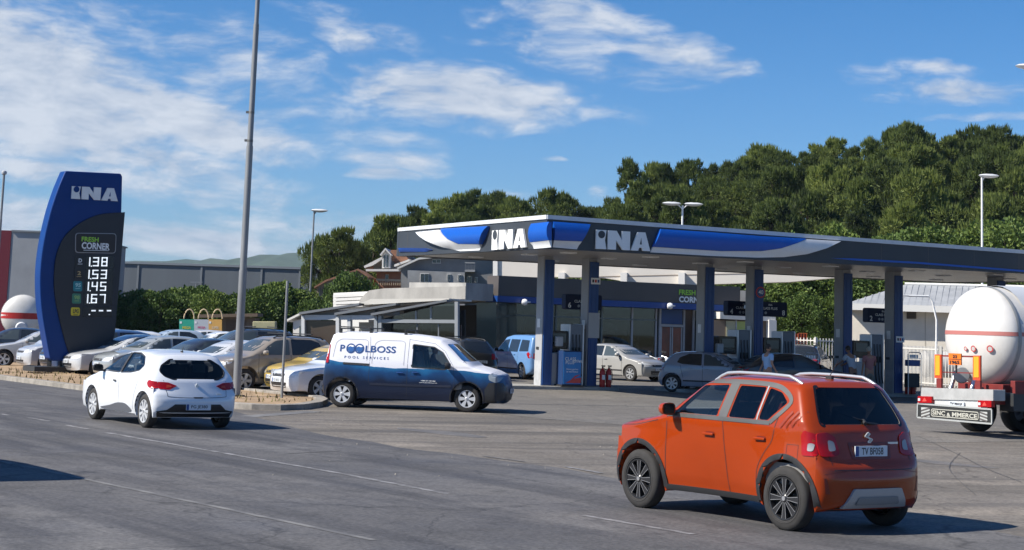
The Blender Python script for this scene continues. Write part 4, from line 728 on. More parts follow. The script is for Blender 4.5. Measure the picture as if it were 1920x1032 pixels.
# ================================================================ vehicles
def ringbody(keys, Wf, L, spz, xr=(.15, .15), ns=230, nt=9, nr=11, pdef=2.4):
    """side outline (x, z, inward ox, oz, p) swept into a rounded closed body; x forward = -x"""
    K = [tuple(k) if len(k) == 5 else (*k, pdef) for k in keys]; n = len(K)
    seg = [sqrt((K[(i+1) % n][0]-K[i][0])**2+(K[(i+1) % n][1]-K[i][1])**2) for i in range(n)]; tot = sum(seg); S = []
    for i in range(n):
        k = max(1, round(seg[i]/tot*ns))
        for j in range(k): t = j/k; S.append([a+(b_-a)*t for a, b_ in zip(K[i], K[(i+1) % n])])
    m = len(S); vs = []; 
    for (x, z, ox, oz, p) in S:
        for j in range(nt+1):
            th = pi/2*j/nt; u = 1-max(0, cos(th))**(2/p); g = sin(th)**(2/p); X = x+ox*u; Z = z+oz*u; vs.append((X, Wf(X, Z)*g, Z))
        qx, qz = x+ox, z+oz; px_ = max(xr[0], min(L-xr[1], qx)); pz = spz(px_) if callable(spz) else spz
        for j in range(1, nr+1): t = j/nr; X = qx+(px_-qx)*t; Z = qz+(pz-qz)*t; vs.append((X, Wf(X, Z), Z))
    r = nt+nr+1; fs = []
    for i in range(m):
        a = i*r; b_ = ((i+1) % m)*r
        for j in range(r-1): fs.append((a+j, b_+j, b_+j+1, a+j+1))
    nv = len(vs); vs2 = vs+[(x, -y, z) for x, y, z in vs]; fs2 = fs+[tuple(q+nv for q in f[::-1]) for f in fs]
    return vs2, fs2
def arch(cx, r, zc, zb, n=14):  # bottom outline over a wheel, walking from rear (+x) to front
    a0 = math.asin(max(-1, min(1, (zb-zc)/r))); out = []
    for i in range(n+1):
        a = a0+(pi-2*a0)*i/n; out.append((cx+r*cos(a), zc+r*sin(a), .012*cos(a), .012*sin(a), 3.5))
    return out
def Wfun(hw, belt, tumble, L, fr=.07, rr=.05, flare=0, axles=(), low=.16):
    def W_(x, z):
        w = hw
        if z > belt: d = z-belt; w -= tumble*d+.10*d*d
        else: w -= hw*.07*max(0, belt-z-.22)**2*4*.25+(.012 if z > belt-.06 else 0)*((z-belt+.06)/.06)
        if z < .40: w -= low*(.40-z)
        t = max(0, 1-x/1.1); w *= 1-fr*t*t; t = max(0, 1-(L-x)/.9); w *= 1-rr*t*t; t = max(0, 1-x/.42, 1-(L-x)/.42); w -= .085*t*t*t
        for ax in axles: d2 = (x-ax)**2+(z-.40)**2*1.2; w += flare*math.exp(-(d2/.30)**1.5)
        return w
    return W_
def mesh_obj(vs, fs, name, mats, par, sharp=35):
    b = MB(); b.add(vs, fs, 0, True); return b.build(name, mats, par, sharp=sharp)
class Car:
    def __init__(s, name, label, cat, L, keys, Wf, spz, body_mat, axles, wr, ar, zb, track, hollow=None, group=None, ns=230):
        s.root = thing(name, (0, 0, 0), 0, label, cat, group); s.L = L; s.axles = axles; s.wr = wr; s.track = track; s.Wf = Wf; s.ar = ar
        rear, front = axles[1], axles[0]
        top = keys  # from front-bottom over the top to rear-bottom
        bot = [(front and L-.12, zb, 0, .04, 3)] if False else []
        top = [(k[0], k[1], (min(k[2], front-ar-.035-k[0]) if k[0] < front-ar and k[1] < wr+ar+.04 and k[2] > 0 else max(k[2], rear+ar+.035-k[0]) if k[0] > rear+ar and k[1] < wr+ar+.04 and k[2] < 0 else k[2]), *k[3:]) for k in top]
        K = list(top)+[(rear+ar+.02, zb, 0, .03, 3)]+arch(rear, ar, wr, zb)+[(rear-ar-.05, zb, 0, .03, 3)]+[((front+rear)/2, zb, 0, .03, 3)]+[(front+ar+.05, zb, 0, .03, 3)]+arch(front, ar, wr, zb)+[(front-ar-.02, zb, 0, .03, 3)]
        vs, fs = ringbody(K, Wf, L, spz, ns=ns); s.bvh = BVHTree.FromPolygons([Vector(v) for v in vs], fs)
        s.body = mesh_obj(vs, fs, 'body', body_mat, s.root)
        if hollow: s.carve(*hollow)
    def carve(s, cabin, sidewins, endwins, inner):
        vs, fs = ringbody(cabin, lambda x, z: s.Wf(x, z)-.07, s.L, cabin[0][1]+.25, xr=(.9, .3), ns=70, nt=6, nr=4)
        cut = [mesh_obj(vs, fs, 'cut', inner, None, 0)]; s.body.data.materials.append(inner)
        for P_ in sidewins:
            for sg in (1, -1): b = MB(); b.prism(P_, lambda a, c, d: Vector((a, d, c)), sg*.30, sg*1.4); cut.append(b.build('cut', inner))
        for P_, x0, x1 in endwins: b = MB(); b.prism(P_, lambda a, c, d: Vector((d, a, c)), x0, x1); cut.append(b.build('cut', inner))
        for c in cut: m_ = s.body.modifiers.new('b', 'BOOLEAN'); m_.operation = 'DIFFERENCE'; m_.solver = 'EXACT'; m_.object = c; m_.material_mode = 'TRANSFER'
        dg = bpy.context.evaluated_depsgraph_get(); dg.update(); me = bpy.data.meshes.new_from_object(s.body.evaluated_get(dg)); s.body.modifiers.clear(); s.body.data = me; me.set_sharp_from_angle(angle=radians(35))
        for c in cut: bpy.data.objects.remove(c)
    def hit(s, view, a, b_):
        O, D = {'L': ((a, -3, b_), (0, 1, 0)), 'R': ((a, 3, b_), (0, -1, 0)), 'rear': ((s.L+2, a, b_), (-1, 0, 0)), 'front': ((-2, a, b_), (1, 0, 0)), 'top': ((a, b_, 3), (0, 0, -1))}[view]
        h = s.bvh.ray_cast(Vector(O), Vector(D)); return h[0], Vector(D)
    def decal(s, name, pts, view, m, off=.005, step=.06, par=None, r=0, thick=0):
        if r: pts = rnd(pts, r, 4)
        vs, fs = fillpoly(pts, step); P = []; ok = []
        for a, b_ in vs:
            h, D = s.hit(view, a, b_); ok.append(h is not None); P.append((h if h is not None else Vector((0, 0, 0)))-D*off)
        fs = [f for f in fs if all(ok[i] for i in f) and max((P[f[k]]-P[f[k-1]]).length for k in range(len(f))) < max(step, .06)*7]
        b = MB(); b.add(P, fs, 0, True)
        if thick:
            n = len(pts); ring = []
            for i in range(n):
                A = Vector(pts[i][:2]); B_ = Vector(pts[(i+1) % n][:2]); k = max(1, int((B_-A).length/step))
                for j in range(k): q = A+(B_-A)*j/k; h, D = s.hit(view, q.x, q.y); ring.append((h, D)) if h is not None else None
            n = len(ring); b.add([h-D*off for h, D in ring]+[h+D*.02 for h, D in ring], [(i, (i+1) % n, n+(i+1) % n, n+i) for i in range(n)])
        return b.build(name, m, par or s.root, fixn=False, sharp=40 if thick else 0, merge=bool(thick))
    def both(s, name, pts, m, **k): return [s.decal(name, pts, v, m, **k) for v in 'LR']
    def seam(s, pts, view, w=.009, m=None): return s.decal('panel_gap', strip2(pts, w), view, m or BLACK, off=.0025, step=.07)
    def rings(s, name, ax, r0_, r1_, a0, a1, m, off=.012, view='LR', zc=None, thick=True):
        r0_ = max(r0_, s.ar+.005)
        zc = zc or s.wr
        for v in view:
            n = 22; o = [(ax+r1_*cos(radians(a0+(a1-a0)*i/n)), zc+r1_*sin(radians(a0+(a1-a0)*i/n))) for i in range(n+1)]; i_ = [(ax+r0_*cos(radians(a0+(a1-a0)*i/n)), zc+r0_*sin(radians(a0+(a1-a0)*i/n))) for i in range(n+1)][::-1]
            s.decal(name, o+i_, v, m, off=off, step=.05, thick=thick)
    def wheels(s, style, rimr, width=.19, steer=0, inset=.0):
        T = s.track/2; out = []
        for ax in s.axles:
            for sg in (-1, 1):
                w = make_wheel(s.wr, rimr, width, style, s.root); w.location = (ax, sg*(T-inset), s.wr); rz = 0 if sg < 0 else pi
                if steer and ax == s.axles[0]: rz += steer
                w.rotation_euler = (0, random.uniform(0, 3), 0); w.rotation_mode = 'YXZ' ; w.rotation_euler = (0, random.uniform(0, 3), rz) if False else (0, 0, rz); out.append(w)
        return out
    def mirror(s, x, z, m, out=.11, cap=BLACK, size=1):
        for v, sg in (('L', -1), ('R', 1)):
            h, D = s.hit(v, x, z-.03); y = abs(h.y) if h else .8
            b = MB(); vs = []; fs = []
            prof = [(-.02, .03), (.0, .075), (.05, .085), (.10, .08)]
            for k, (dx, r) in enumerate([(-.075, .035), (-.06, .07), (-.02, .088), (.035, .09)]):
                for i in range(12): t = 2*pi*i/12; c_, s_ = cos(t), sin(t); vs.append((x+dx*size, sg*(y+out+.03+r*1.15*size*abs(c_)**.7*(1 if c_ > 0 else -1)), z+.07+r*.78*size*abs(s_)**.7*(1 if s_ > 0 else -1)))
            fs = [(k*12+i, k*12+(i+1) % 12, (k+1)*12+(i+1) % 12, (k+1)*12+i) for k in range(3) for i in range(12)]+[tuple(range(12)), tuple(36+i for i in range(12))]
            b.add(vs, fs, 0, True); o = b.build('side_mirror', m, s.root, sharp=50)
            b = MB(); b.box((x+.038*size, sg*(y+out+.03), z+.07), (.006, .15*size, .11*size)); b.build('mirror_glass', BLACKG, o)
            b = MB(); b.box((x-.01, sg*(y+out*.35), z+.015), (.07, .13, .035)); b.build('mirror_stalk', cap, o)
    def handle(s, x, z, m, w=.17, view='LR'):
        for v in view:
            h, D = s.hit(v, x, z)
            if h: b = MB(); b.box(h-D*.022, (w, .022, .028)); b.build('door_handle', m, s.root, bevel=.008)
    def plate(s, view, z, text, w=.50, h=.11, y=0, off=.012):
        a, D = s.hit(view, y, z); X = a.x-D.x*off
        sg = 1 if view == 'rear' else -1
        b = MB(); b.box((X, y, z), (.012, w, h)); p = b.build('number_plate', mat('plate_white', (.62, .66, .70), .35), s.root)
        b = MB(); b.box((X+sg*.0005, y-sg*(w/2-.03), z), (.013, .05, h-.006)); b.build('plate_band', L_BLUE, p)
        vs, fs = text2(text, 1, .012, .8); X0 = min(v[0] for v in vs); X1 = max(v[0] for v in vs); Y0 = min(v[1] for v in vs); Y1 = max(v[1] for v in vs)
        b = MB(); b.add([(X+sg*.008, y+sg*(-.5+.11/w*.9+(u-X0)/(X1-X0)*(1-.22/w*.75))*w, z+((v-Y0)/(Y1-Y0)-.5)*h*.68) for u, v in vs], fs); b.build('plate_lettering', L_DK, p, fixn=False)
        return p
    def text(s, t, view, x0, x1, z0, z1, m, bold=.02, off=.007, name='lettering', sx=1, space=1.0):  # (x0 -> left edge of the reading direction)
        vs, fs = text2(t, 1, bold, 1, 0, space); X0 = min(v[0] for v in vs); X1 = max(v[0] for v in vs); Y0 = min(v[1] for v in vs); Y1 = max(v[1] for v in vs); P = []
        for u, v in vs: h, D = s.hit(view, x0+(u-X0)/(X1-X0)*(x1-x0), z0+(v-Y0)/(Y1-Y0)*(z1-z0)); P.append(h-D*off)
        b = MB(); b.add(P, fs); return b.build(name, m, s.root, fixn=False)
    def place(s, heading, local, world):  # heading = world direction of travel
        h = Vector(heading).normalized(); rz = atan2(-h.y, -h.x); p = Vector((local[0]*cos(rz)-local[1]*sin(rz), local[0]*sin(rz)+local[1]*cos(rz), 0)); s.root.location = (world[0]-p.x, world[1]-p.y, 0); s.root.rotation_euler = (0, 0, rz); return s
_wm = {}
def make_wheel(R, rim, w, style, par):
    key = (R, rim, w, style); first = key not in _wm
    if first:
        t = MB(); h = w/2; t.lathe([(rim-.005, -h+.02), (rim+.012, -h), (R-.05, -h), (R-.018, -h+.012), (R, -h+.035), (R, h-.035), (R-.018, h-.012), (R-.05, h), (rim+.012, h), (rim-.005, h-.02)], ax='y', n=40)
        t.lathe([(R-.085, -h-.0015), (R-.080, -h-.004), (R-.074, -h-.0015)], ax='y', n=40)
        d = MB(); d.lathe([(rim, -h+.004), (rim-.015, -h+.006), (rim-.02, -h+.035), (rim-.03, h-.02)], ax='y', n=40, mi=0)
        d.lathe([(rim-.01, -h+.075), (.0, -h+.06)], ax='y', n=24, mi=1); d.lathe([(rim*.62, -h+.055), (rim*.62, -h+.065)], ax='y', n=24, mi=2)
        ns, wd, wo, fr = {'alloy8': (8, .030, .068, 1), 'spoke5': (5, .065, .10, 0), 'spoke7': (7, .045, .075, 0), 'cap6': (6, .045, .105, 0), 'cap9': (9, .035, .065, 0)}[style]
        for k in range(ns):
            a = 2*pi*k/ns; ri, ro = rim*.16, rim-.012; c_, s_ = cos(a), sin(a)
            def P_(r, tt, y): return (r*c_-tt*s_, y, r*s_+tt*c_)
            v = [P_(ri, -wd*.45, -h+.012), P_(ri, wd*.45, -h+.012), P_(ro, wo*.5, -h+.010), P_(ro, -wo*.5, -h+.010), P_(ri, -wd*.5, -h+.05), P_(ri, wd*.5, -h+.05), P_(ro, wo*.55, -h+.05), P_(ro, -wo*.55, -h+.05)]
            d.add(v, [(0, 1, 2, 3), (0, 4, 5, 1), (1, 5, 6, 2), (3, 2, 6, 7), (0, 3, 7, 4)], 0)
            if fr:
                for e_ in (-1, 1): d.add([P_(ri, e_*wd*.44, -h+.0105), P_(ri, e_*wd*.30, -h+.0105), P_(ro, e_*wo*.42, -h+.0085), P_(ro, e_*wo*.5, -h+.0085)], [(0, 1, 2, 3)], 3)
        d.lathe([(0, -h+.002), (rim*.15, -h+.004), (rim*.24, -h+.018)], ax='y', n=20, mi=0); d.lathe([(0, -h-.002), (rim*.11, -h-.001), (rim*.11, -h+.004)], ax='y', n=16, mi=3)
        face = {'alloy8': mat('rim_black', (.022, .022, .024), .3), 'spoke5': RIMS, 'spoke7': RIMS, 'cap6': HUBS, 'cap9': HUBS}[style]
        to = t.build('tyre', RUBBER, None); do = d.build('rim', [face, mat('wheel_dark', (.015, .015, .016), .7), mat('brake_disc', (.25, .24, .23), .4, .8), mat('machined_edge', (.42, .42, .43), .3, .6)], None, sharp=30)
        _wm[key] = (to.data, do.data); bpy.data.objects.remove(to); bpy.data.objects.remove(do)
    tm, dm = _wm[key]; e = bpy.data.objects.new('wheel', None); COL.objects.link(e); e.parent = par; e.empty_display_size = .2
    a = bpy.data.objects.new('tyre', tm); COL.objects.link(a); a.parent = e; b = bpy.data.objects.new('rim', dm); COL.objects.link(b); b.parent = e; return e
def seats(c, xs, z0, m=SEATM, back=.62, rest=.2):
    for x in xs:
        for sg in (-1, 1):
            b = MB(); b.box((x, sg*.36, z0), (.46, .46, .16)); o = b.build('seat', m, c.root, bevel=.04)
            b = MB(); Mx = Matrix.Rotation(radians(14), 3, 'Y'); b.box((x+.30, sg*.36, z0+.36), (.13, .46, back), M=Mx); b.box((x+.40, sg*.36, z0+.36+back/2+.1), (.09, .26, rest), M=Mx); b.build('seat_back', m, o, bevel=.04)
def steering(c, x, y, z):
    b = MB(); pts = [(x-.06*sin(t)+.0, y+.18*cos(t), z+.17*sin(t)) for t in [2*pi*i/20 for i in range(21)]]; b.path(pts, .015, 6); b.tube((x, y, z), (x-.25, y, z-.12), .03); b.box((x-.01, y, z), (.03, .30, .05)); b.build('steering_wheel', BLACK, c.root)
INNER = mat('car_interior', (.19, .185, .18), .9)
# ---------------------------------------------------------------- orange hatchback
ORG = mat('orange_paint', (.31, .036, .002), .3, .0, coat=.7, var=.05, vscale=2, spec=.15)
Lc = 3.70
keys = [(.13, .22, .10, .06), (.05, .30, .30, .03, 2.3), (.01, .48, .34, .0, 2.3), (0, .62, .34, 0, 2.3), (.03, .78, .32, -.02, 2.3), (.10, .92, .24, -.06, 2.5), (.20, .985, .10, -.10, 2.6), (.45, 1.03, .02, -.11, 2.8), (.75, 1.075, 0, -.10, 2.8), (.98, 1.115, .05, -.07, 2.8),
        (1.16, 1.25, .17, -.10, 2.7), (1.36, 1.40, .18, -.12, 2.7), (1.54, 1.51, .14, -.11, 2.8), (1.75, 1.565, .04, -.09, 3), (2.1, 1.595, 0, -.09, 3), (2.6, 1.595, 0, -.09, 3), (3.0, 1.58, -.02, -.09, 3), (3.17, 1.56, -.08, -.08, 3), (3.25, 1.50, -.12, -.05, 3),
        (3.36, 1.33, -.14, -.03, 3), (3.47, 1.13, -.15, -.0, 3), (3.52, 1.05, -.16, .0, 3), (3.56, .90, -.17, 0, 3), (3.60, .75, -.18, 0, 2.8), (3.66, .68, -.20, 0, 2.6), (3.69, .56, -.24, 0, 2.5), (3.68, .42, -.24, 0, 2.5), (3.66, .32, -.24, .02, 2.5), (3.60, .25, -.08, .05, 2.5)]
Wi0 = Wfun(.825, 1.12, .40, Lc, .06, .04, .045, (.66, 3.095))
def Wi(x, z): return Wi0(x, z)-.085*max(0, min(1, (.90-z)/.55))**1.3*max(0, 1-abs(x-1.85)/1.05)**.5-.012*max(0, min(1, (1.04-z)/.12))
swF = [(1.28, 1.13), (1.63, 1.45), (2.06, 1.475), (2.00, 1.13)]; swR = [(2.20, 1.13), (2.24, 1.475), (2.66, 1.475), (2.62, 1.13)]; swQ = [(2.68, 1.13), (2.72, 1.47), (2.92, 1.43), (3.05, 1.33), (2.82, 1.13)]
rw = [(-.50, 1.50), (.50, 1.50), (.60, 1.25), (.63, 1.12), (-.63, 1.12), (-.60, 1.25)]; ww = [(-.56, 1.46), (.56, 1.46), (.66, 1.17), (-.66, 1.17)]
cabin = [(1.05, .45, .05, .05, 4), (1.15, 1.09, .05, -.02, 4), (1.60, 1.46, .05, -.05, 4), (1.85, 1.535, 0, -.06, 4), (3.00, 1.53, 0, -.06, 4), (3.13, 1.50, -.05, -.05, 4), (3.38, 1.08, -.05, 0, 4), (3.40, .45, -.05, .05, 4)]
c = Car('orange_car', 'bright orange small hatchback with silver roof rails in the foreground', 'car', Lc, keys, Wi, .80, ORG, (.66, 3.095), .335, .40, .23, 1.47,
        hollow=(cabin, [rnd(p, .03) for p in (swF, swR, swQ)], [(rnd(ww, .05), .9, 1.75), (rnd(rw, .07), 2.9, 3.8)], INNER), ns=300)
TRM = mat('grey_window_trim', (.085, .083, .08), .45)
def frame(c, pts, view, m, w, name='window_trim', off=.004):  # trim ring round a window
    r_ = rnd(pts, .03); cx = sum(p[0] for p in r_)/len(r_); cz = sum(p[1] for p in r_)/len(r_); n = len(r_); out = []
    for i in range(n):
        a = Vector(r_[i-1]); b_ = Vector(r_[(i+1) % n]); d = (b_-a).normalized(); nn = Vector((d.y, -d.x)); p = Vector(r_[i])
        if nn.dot(p-Vector((cx, cz))) < 0: nn = -nn
        out.append(p+nn*w)
    vs = []; fs = []
    for i in range(n):
        for q in (Vector(r_[i])-(out[i]-Vector(r_[i]))*.12, out[i]): h, D = c.hit(view, q.x, q.y); vs.append((h if h else Vector((0, 0, -5)))-D*off)
    ok = [v.z > -4 for v in vs]; fs = [(2*i, 2*i+1, 2*((i+1) % n)+1, 2*((i+1) % n)) for i in range(n)]; fs = [f for f in fs if all(ok[k] for k in f) and abs(vs[f[0]].x-vs[f[1]].x)+abs(vs[f[2]].x-vs[f[3]].x) < (.10 if view in ('rear', 'front') else 9)]
    b = MB(); b.add(vs, fs, 0, True); return b.build(name, m, c.root, fixn=False)
for v in 'LR':
    for P_, g in ((swF, GLASS), (swR, GLASS_DARK), (swQ, GLASS_DARK)): c.decal('side_window', P_, v, g, off=-.008, r=.03)
    c.decal('window_trim', strip2([(1.16, 1.105), (2.1, 1.105), (2.86, 1.105)], .045), v, TRM, off=.006)
    c.decal('window_trim', strip2(catmull([(1.18, 1.12), (1.42, 1.36), (1.62, 1.485), (1.9, 1.51), (2.4, 1.515), (2.78, 1.50), (2.97, 1.45), (3.10, 1.35), (3.02, 1.24), (2.86, 1.11)], 5), .05), v, TRM, off=.006, step=.04)
    c.decal('pillar_trim', [(2.03, 1.12), (2.085, 1.50), (2.225, 1.50), (2.175, 1.12)], v, TRM, off=.005)
    c.decal('window_divider', strip2([(2.652, 1.12), (2.692, 1.49)], .022), v, mat('divider_grey', (.32, .32, .33), .4), off=.006)
    c.seam([(1.10, .30), (1.12, .62), (1.16, 1.08)], v); c.seam([(2.13, .30), (2.13, .7), (2.11, 1.1)], v); c.seam(catmull([(2.62, .34), (2.66, .60), (2.78, .78), (2.90, .92), (2.96, 1.12), (3.0, 1.2), (3.13, 1.33)], 4), v)
    c.seam([(3.13, .765), (3.14, .90), (3.30, .90), (3.295, .76), (3.15, .76)], v, .006)
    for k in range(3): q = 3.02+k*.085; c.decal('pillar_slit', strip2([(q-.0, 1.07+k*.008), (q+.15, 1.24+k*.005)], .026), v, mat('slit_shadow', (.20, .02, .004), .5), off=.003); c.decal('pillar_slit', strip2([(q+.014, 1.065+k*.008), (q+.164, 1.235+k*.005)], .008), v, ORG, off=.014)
    c.decal('bonnet_vent', [(.30, .955), (.55, .985), (.72, 1.02), (.34, .995)], v, BLACK, off=.003); c.seam([(.22, .93), (.6, .955), (1.0, 1.03)], v, .008)
c.rings('arch_cladding', .66, .395, .465, -8, 188, BLACK); c.rings('arch_cladding', 3.095, .395, .465, -8, 188, BLACK)
c.both('sill_cladding', [(1.09, .250), (2.66, .250), (2.64, .315), (1.12, .315)], BLACK, off=.014, thick=1); c.handle(1.88, .925, ORG); c.handle(2.72, .93, ORG)
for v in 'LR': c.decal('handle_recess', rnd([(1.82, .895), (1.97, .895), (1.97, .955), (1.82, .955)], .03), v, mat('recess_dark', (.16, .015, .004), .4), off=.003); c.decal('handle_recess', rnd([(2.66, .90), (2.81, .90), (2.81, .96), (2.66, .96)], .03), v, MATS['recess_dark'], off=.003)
c.decal('rear_window', rw, 'rear', GLASS_DARK, off=-.006, r=.07); frame(c, rw, 'rear', BLACKG, .022); c.decal('windscreen', ww, 'front', GLASS, off=-.006, r=.05); frame(c, ww, 'front', BLACKG, .05)
for sg in (-1, 1):
    o = c.decal('tail_light', rnd([(sg*.47, .83), (sg*.50, 1.0), (sg*.60, 1.045), (sg*.73, 1.03), (sg*.735, .80), (sg*.55, .80)], .03), 'rear', REDL, off=.012, thick=1, step=.04); o2 = c.decal('lens', rnd([(sg*.52, .86), (sg*.53, .95), (sg*.61, .97), (sg*.62, .85)], .03), 'rear', mat('reverse_lens', (.34, .33, .33), .25), off=.018, par=o)
    v = 'L' if sg < 0 else 'R'; o = c.decal('tail_light', rnd([(3.36, .80), (3.34, 1.00), (3.38, 1.06), (3.47, 1.03), (3.53, .80)], .025), v, REDL, off=.010, step=.04, thick=1); c.decal('lens', rnd([(3.43, .85), (3.43, .93), (3.48, .93), (3.49, .85)], .02), v, mat('reverse_lens'), off=.016, par=o)
    c.decal('headlight', [(sg*.40, .72), (sg*.72, .74), (sg*.70, .90), (sg*.42, .88)], 'front', WLENS, r=.05, off=.01)
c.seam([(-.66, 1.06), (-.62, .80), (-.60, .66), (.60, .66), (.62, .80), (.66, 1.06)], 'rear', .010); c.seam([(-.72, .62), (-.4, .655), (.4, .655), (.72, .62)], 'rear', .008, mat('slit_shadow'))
c.decal('skid_plate', [(-.50, .265), (-.36, .47), (.36, .47), (.50, .265)], 'rear', mat('skid_silver', (.38, .39, .40), .4, .3), off=.03, thick=1, r=.02); c.decal('skid_recess', [(-.34, .30), (-.30, .385), (.30, .385), (.34, .30)], 'rear', mat('recess_grey', (.20, .21, .22), .5), off=.038, r=.02)
c.decal('lower_bumper', [(-.66, .24), (-.55, .275), (.55, .275), (.66, .24)], 'rear', BLACK, off=.01)
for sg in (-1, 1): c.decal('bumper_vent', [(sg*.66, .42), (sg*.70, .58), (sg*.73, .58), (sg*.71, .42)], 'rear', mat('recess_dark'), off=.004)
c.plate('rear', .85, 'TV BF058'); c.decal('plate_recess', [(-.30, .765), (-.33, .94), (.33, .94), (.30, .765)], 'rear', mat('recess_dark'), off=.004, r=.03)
b = MB(); h, D = c.hit('rear', 0, .985); X = h.x+.012
for s_ in (1, -1): b.prism([(s_*y, s_*z) for y, z in ((-.062, .012), (-.006, .062), (.024, .040), (-.022, .006), (.062, -.020), (.018, -.058), (-.004, -.036), (.022, -.016))], lambda a, c_, d: Vector((d, a, .985+c_)), X-.006, X+.006)
b.build('badge', ALU, c.root); b = MB(); h, D = c.hit('rear', .40, .93); b.box((h.x+.006, .38, .93), (.008, .16, .022)); b.build('script_badge', ALU, c.root)
b = MB(); b.tube((3.46, .02, 1.16), (3.37, -.30, 1.24), .007); b.tube((3.50, .0, 1.13), (3.44, .03, 1.16), .022); b.path([(3.47, .0, 1.145), (3.48, .1, 1.13), (3.45, .26, 1.12)], .012); b.build('rear_wiper', BLACK, c.root)
for sg in (-1, 1):
    pts = []
    for i in range(15):
        x = 1.72+1.40*i/14; h, D = c.hit('top', x, sg*.575); e = min(1, min(i, 14-i)/1.8); pts.append((x, sg*.575, h.z-.01+.062*e))
    b = MB(); b.path(pts, .019, 10); b.build('roof_rail', mat('rail_silver', (.50, .51, .52), .3, .5), c.root)
b = MB(); h, D = c.hit('top', 2.95, 0); b.box((2.96, 0, h.z+.015), (.09, .04, .04)); b.tube((2.96, 0, h.z+.03), (3.09, 0, h.z+.20), .005); b.build('aerial', BLACK, c.root)
c.mirror(1.30, 1.10, ORG, out=.10); c.wheels('alloy8', .225, .19); seats(c, (1.75, 2.55), .62); steering(c, 1.55, -.36, 1.0)
b = MB(); b.box((1.28, 0, .98), (.4, 1.3, .16)); b.build('dashboard', INNER, c.root, bevel=.04)
c.place((-.58, .81), (3.095, -.82), (3.08, 19.7)); ORANGE = c; c.root.scale = (1, 1, 1.02)
# ---------------------------------------------------------------- white hatchback
WHT = mat('white_paint', (.74, .76, .79), .3, coat=1, var=.04, vscale=2)
Lc = 4.06
keys = [(.16, .20, .10, .06), (.06, .30, .34, .03, 2.3), (.01, .45, .38, .0, 2.3), (0, .56, .38, 0, 2.3), (.04, .68, .34, -.03, 2.3), (.14, .78, .24, -.08, 2.4), (.35, .86, .08, -.11, 2.6), (.65, .925, .02, -.11, 2.6), (.98, .97, .05, -.07, 2.6),
        (1.25, 1.10, .18, -.10, 2.5), (1.55, 1.27, .19, -.12, 2.5), (1.80, 1.375, .12, -.11, 2.6), (2.1, 1.43, .03, -.09, 2.7), (2.45, 1.448, 0, -.09, 2.7), (2.9, 1.435, -.02, -.09, 2.7), (3.3, 1.395, -.06, -.09, 2.7), (3.48, 1.36, -.12, -.07, 2.7), (3.56, 1.30, -.16, -.04, 2.7),
        (3.70, 1.14, -.19, -.03, 2.6), (3.83, .97, -.20, 0, 2.5), (3.90, .88, -.22, .0, 2.5), (3.955, .76, -.24, 0, 2.4), (4.01, .64, -.27, 0, 2.3), (4.055, .54, -.30, 0, 2.3), (4.05, .42, -.30, 0, 2.3), (3.98, .30, -.28, .02, 2.4), (3.85, .24, -.12, .05, 2.5)]
Wc = Wfun(.86, .93, .50, Lc, .06, .05, .03, (.86, 3.449))
sF = [(1.28, 1.00), (1.50, 1.15), (1.80, 1.30), (2.20, 1.355), (2.16, .99)]; sR = [(2.22, .99), (2.26, 1.36), (2.65, 1.36), (2.95, 1.30), (3.14, 1.15), (3.05, 1.06), (2.7, 1.01)]
rw = [(-.42, 1.27), (.42, 1.27), (.60, 1.16), (.66, 1.06), (.60, .98), (.45, .925), (-.45, .925), (-.60, .98), (-.66, 1.06), (-.60, 1.16)]; ww = [(-.56, 1.33), (.56, 1.33), (.68, 1.05), (-.68, 1.05)]
cabin = [(1.15, .40, .05, .05, 4), (1.30, .98, .05, -.02, 4), (1.80, 1.30, .05, -.05, 4), (2.1, 1.375, 0, -.06, 4), (3.2, 1.335, 0, -.06, 4), (3.40, 1.30, -.05, -.05, 4), (3.70, .95, -.05, 0, 4), (3.74, .40, -.05, .05, 4)]
c = Car('white_hatchback', 'white hatchback seen from behind on the road at left', 'car', Lc, keys, Wc, .76, WHT, (.86, 3.449), .31, .365, .21, 1.50,
        hollow=(cabin, [rnd(p, .03) for p in (sF, sR)], [(rnd(ww, .05), 1.0, 2.0), (rnd(rw, .05), 3.2, 4.2)], mat('light_interior', (.16, .15, .14), .9)), ns=290)
for v in 'LR':
    c.decal('side_window', sF, v, GLASS, off=-.008, r=.03); c.decal('side_window', sR, v, GLASS, off=-.008, r=.03); frame(c, sF, v, BLACK, .018); frame(c, sR, v, BLACK, .018); c.decal('pillar_trim', [(2.155, .99), (2.19, 1.365), (2.27, 1.365), (2.23, .99)], v, BLACK, off=.006)
    c.seam([(1.22, .26), (1.20, .6), (1.26, .97)], v, .007); c.seam([(2.22, .26), (2.20, .98)], v, .007); c.seam(catmull([(2.95, .32), (3.02, .6), (3.13, .8), (3.20, 1.0), (3.16, 1.14)], 4), v, .007)
    c.decal('sill_cladding', catmull([(1.30, .27), (1.9, .245), (2.85, .27), (2.6, .40), (2.2, .405), (1.8, .34)], 4, True), v, mat('cladding_grey', (.10, .105, .12), .5), off=.012, thick=1)
    o = c.decal('tail_light', rnd([(3.60, .84), (3.66, .90), (3.86, .86), (3.97, .78), (3.80, .74), (3.66, .77)], .03), v, REDL, off=.01, thick=1, step=.04)
c.rings('arch_liner', .86, .358, .372, -6, 186, BLACK, off=.003); c.rings('arch_liner', 3.449, .358, .372, -6, 186, BLACK, off=.003)
c.decal('rear_window', rw, 'rear', GLASS_DARK, off=-.006, r=.05); frame(c, rw, 'rear', BLACKG, .02); c.decal('windscreen', ww, 'front', GLASS, off=-.006, r=.05); frame(c, ww, 'front', BLACKG, .04)
c.handle(2.02, .82, BLACK, .11)
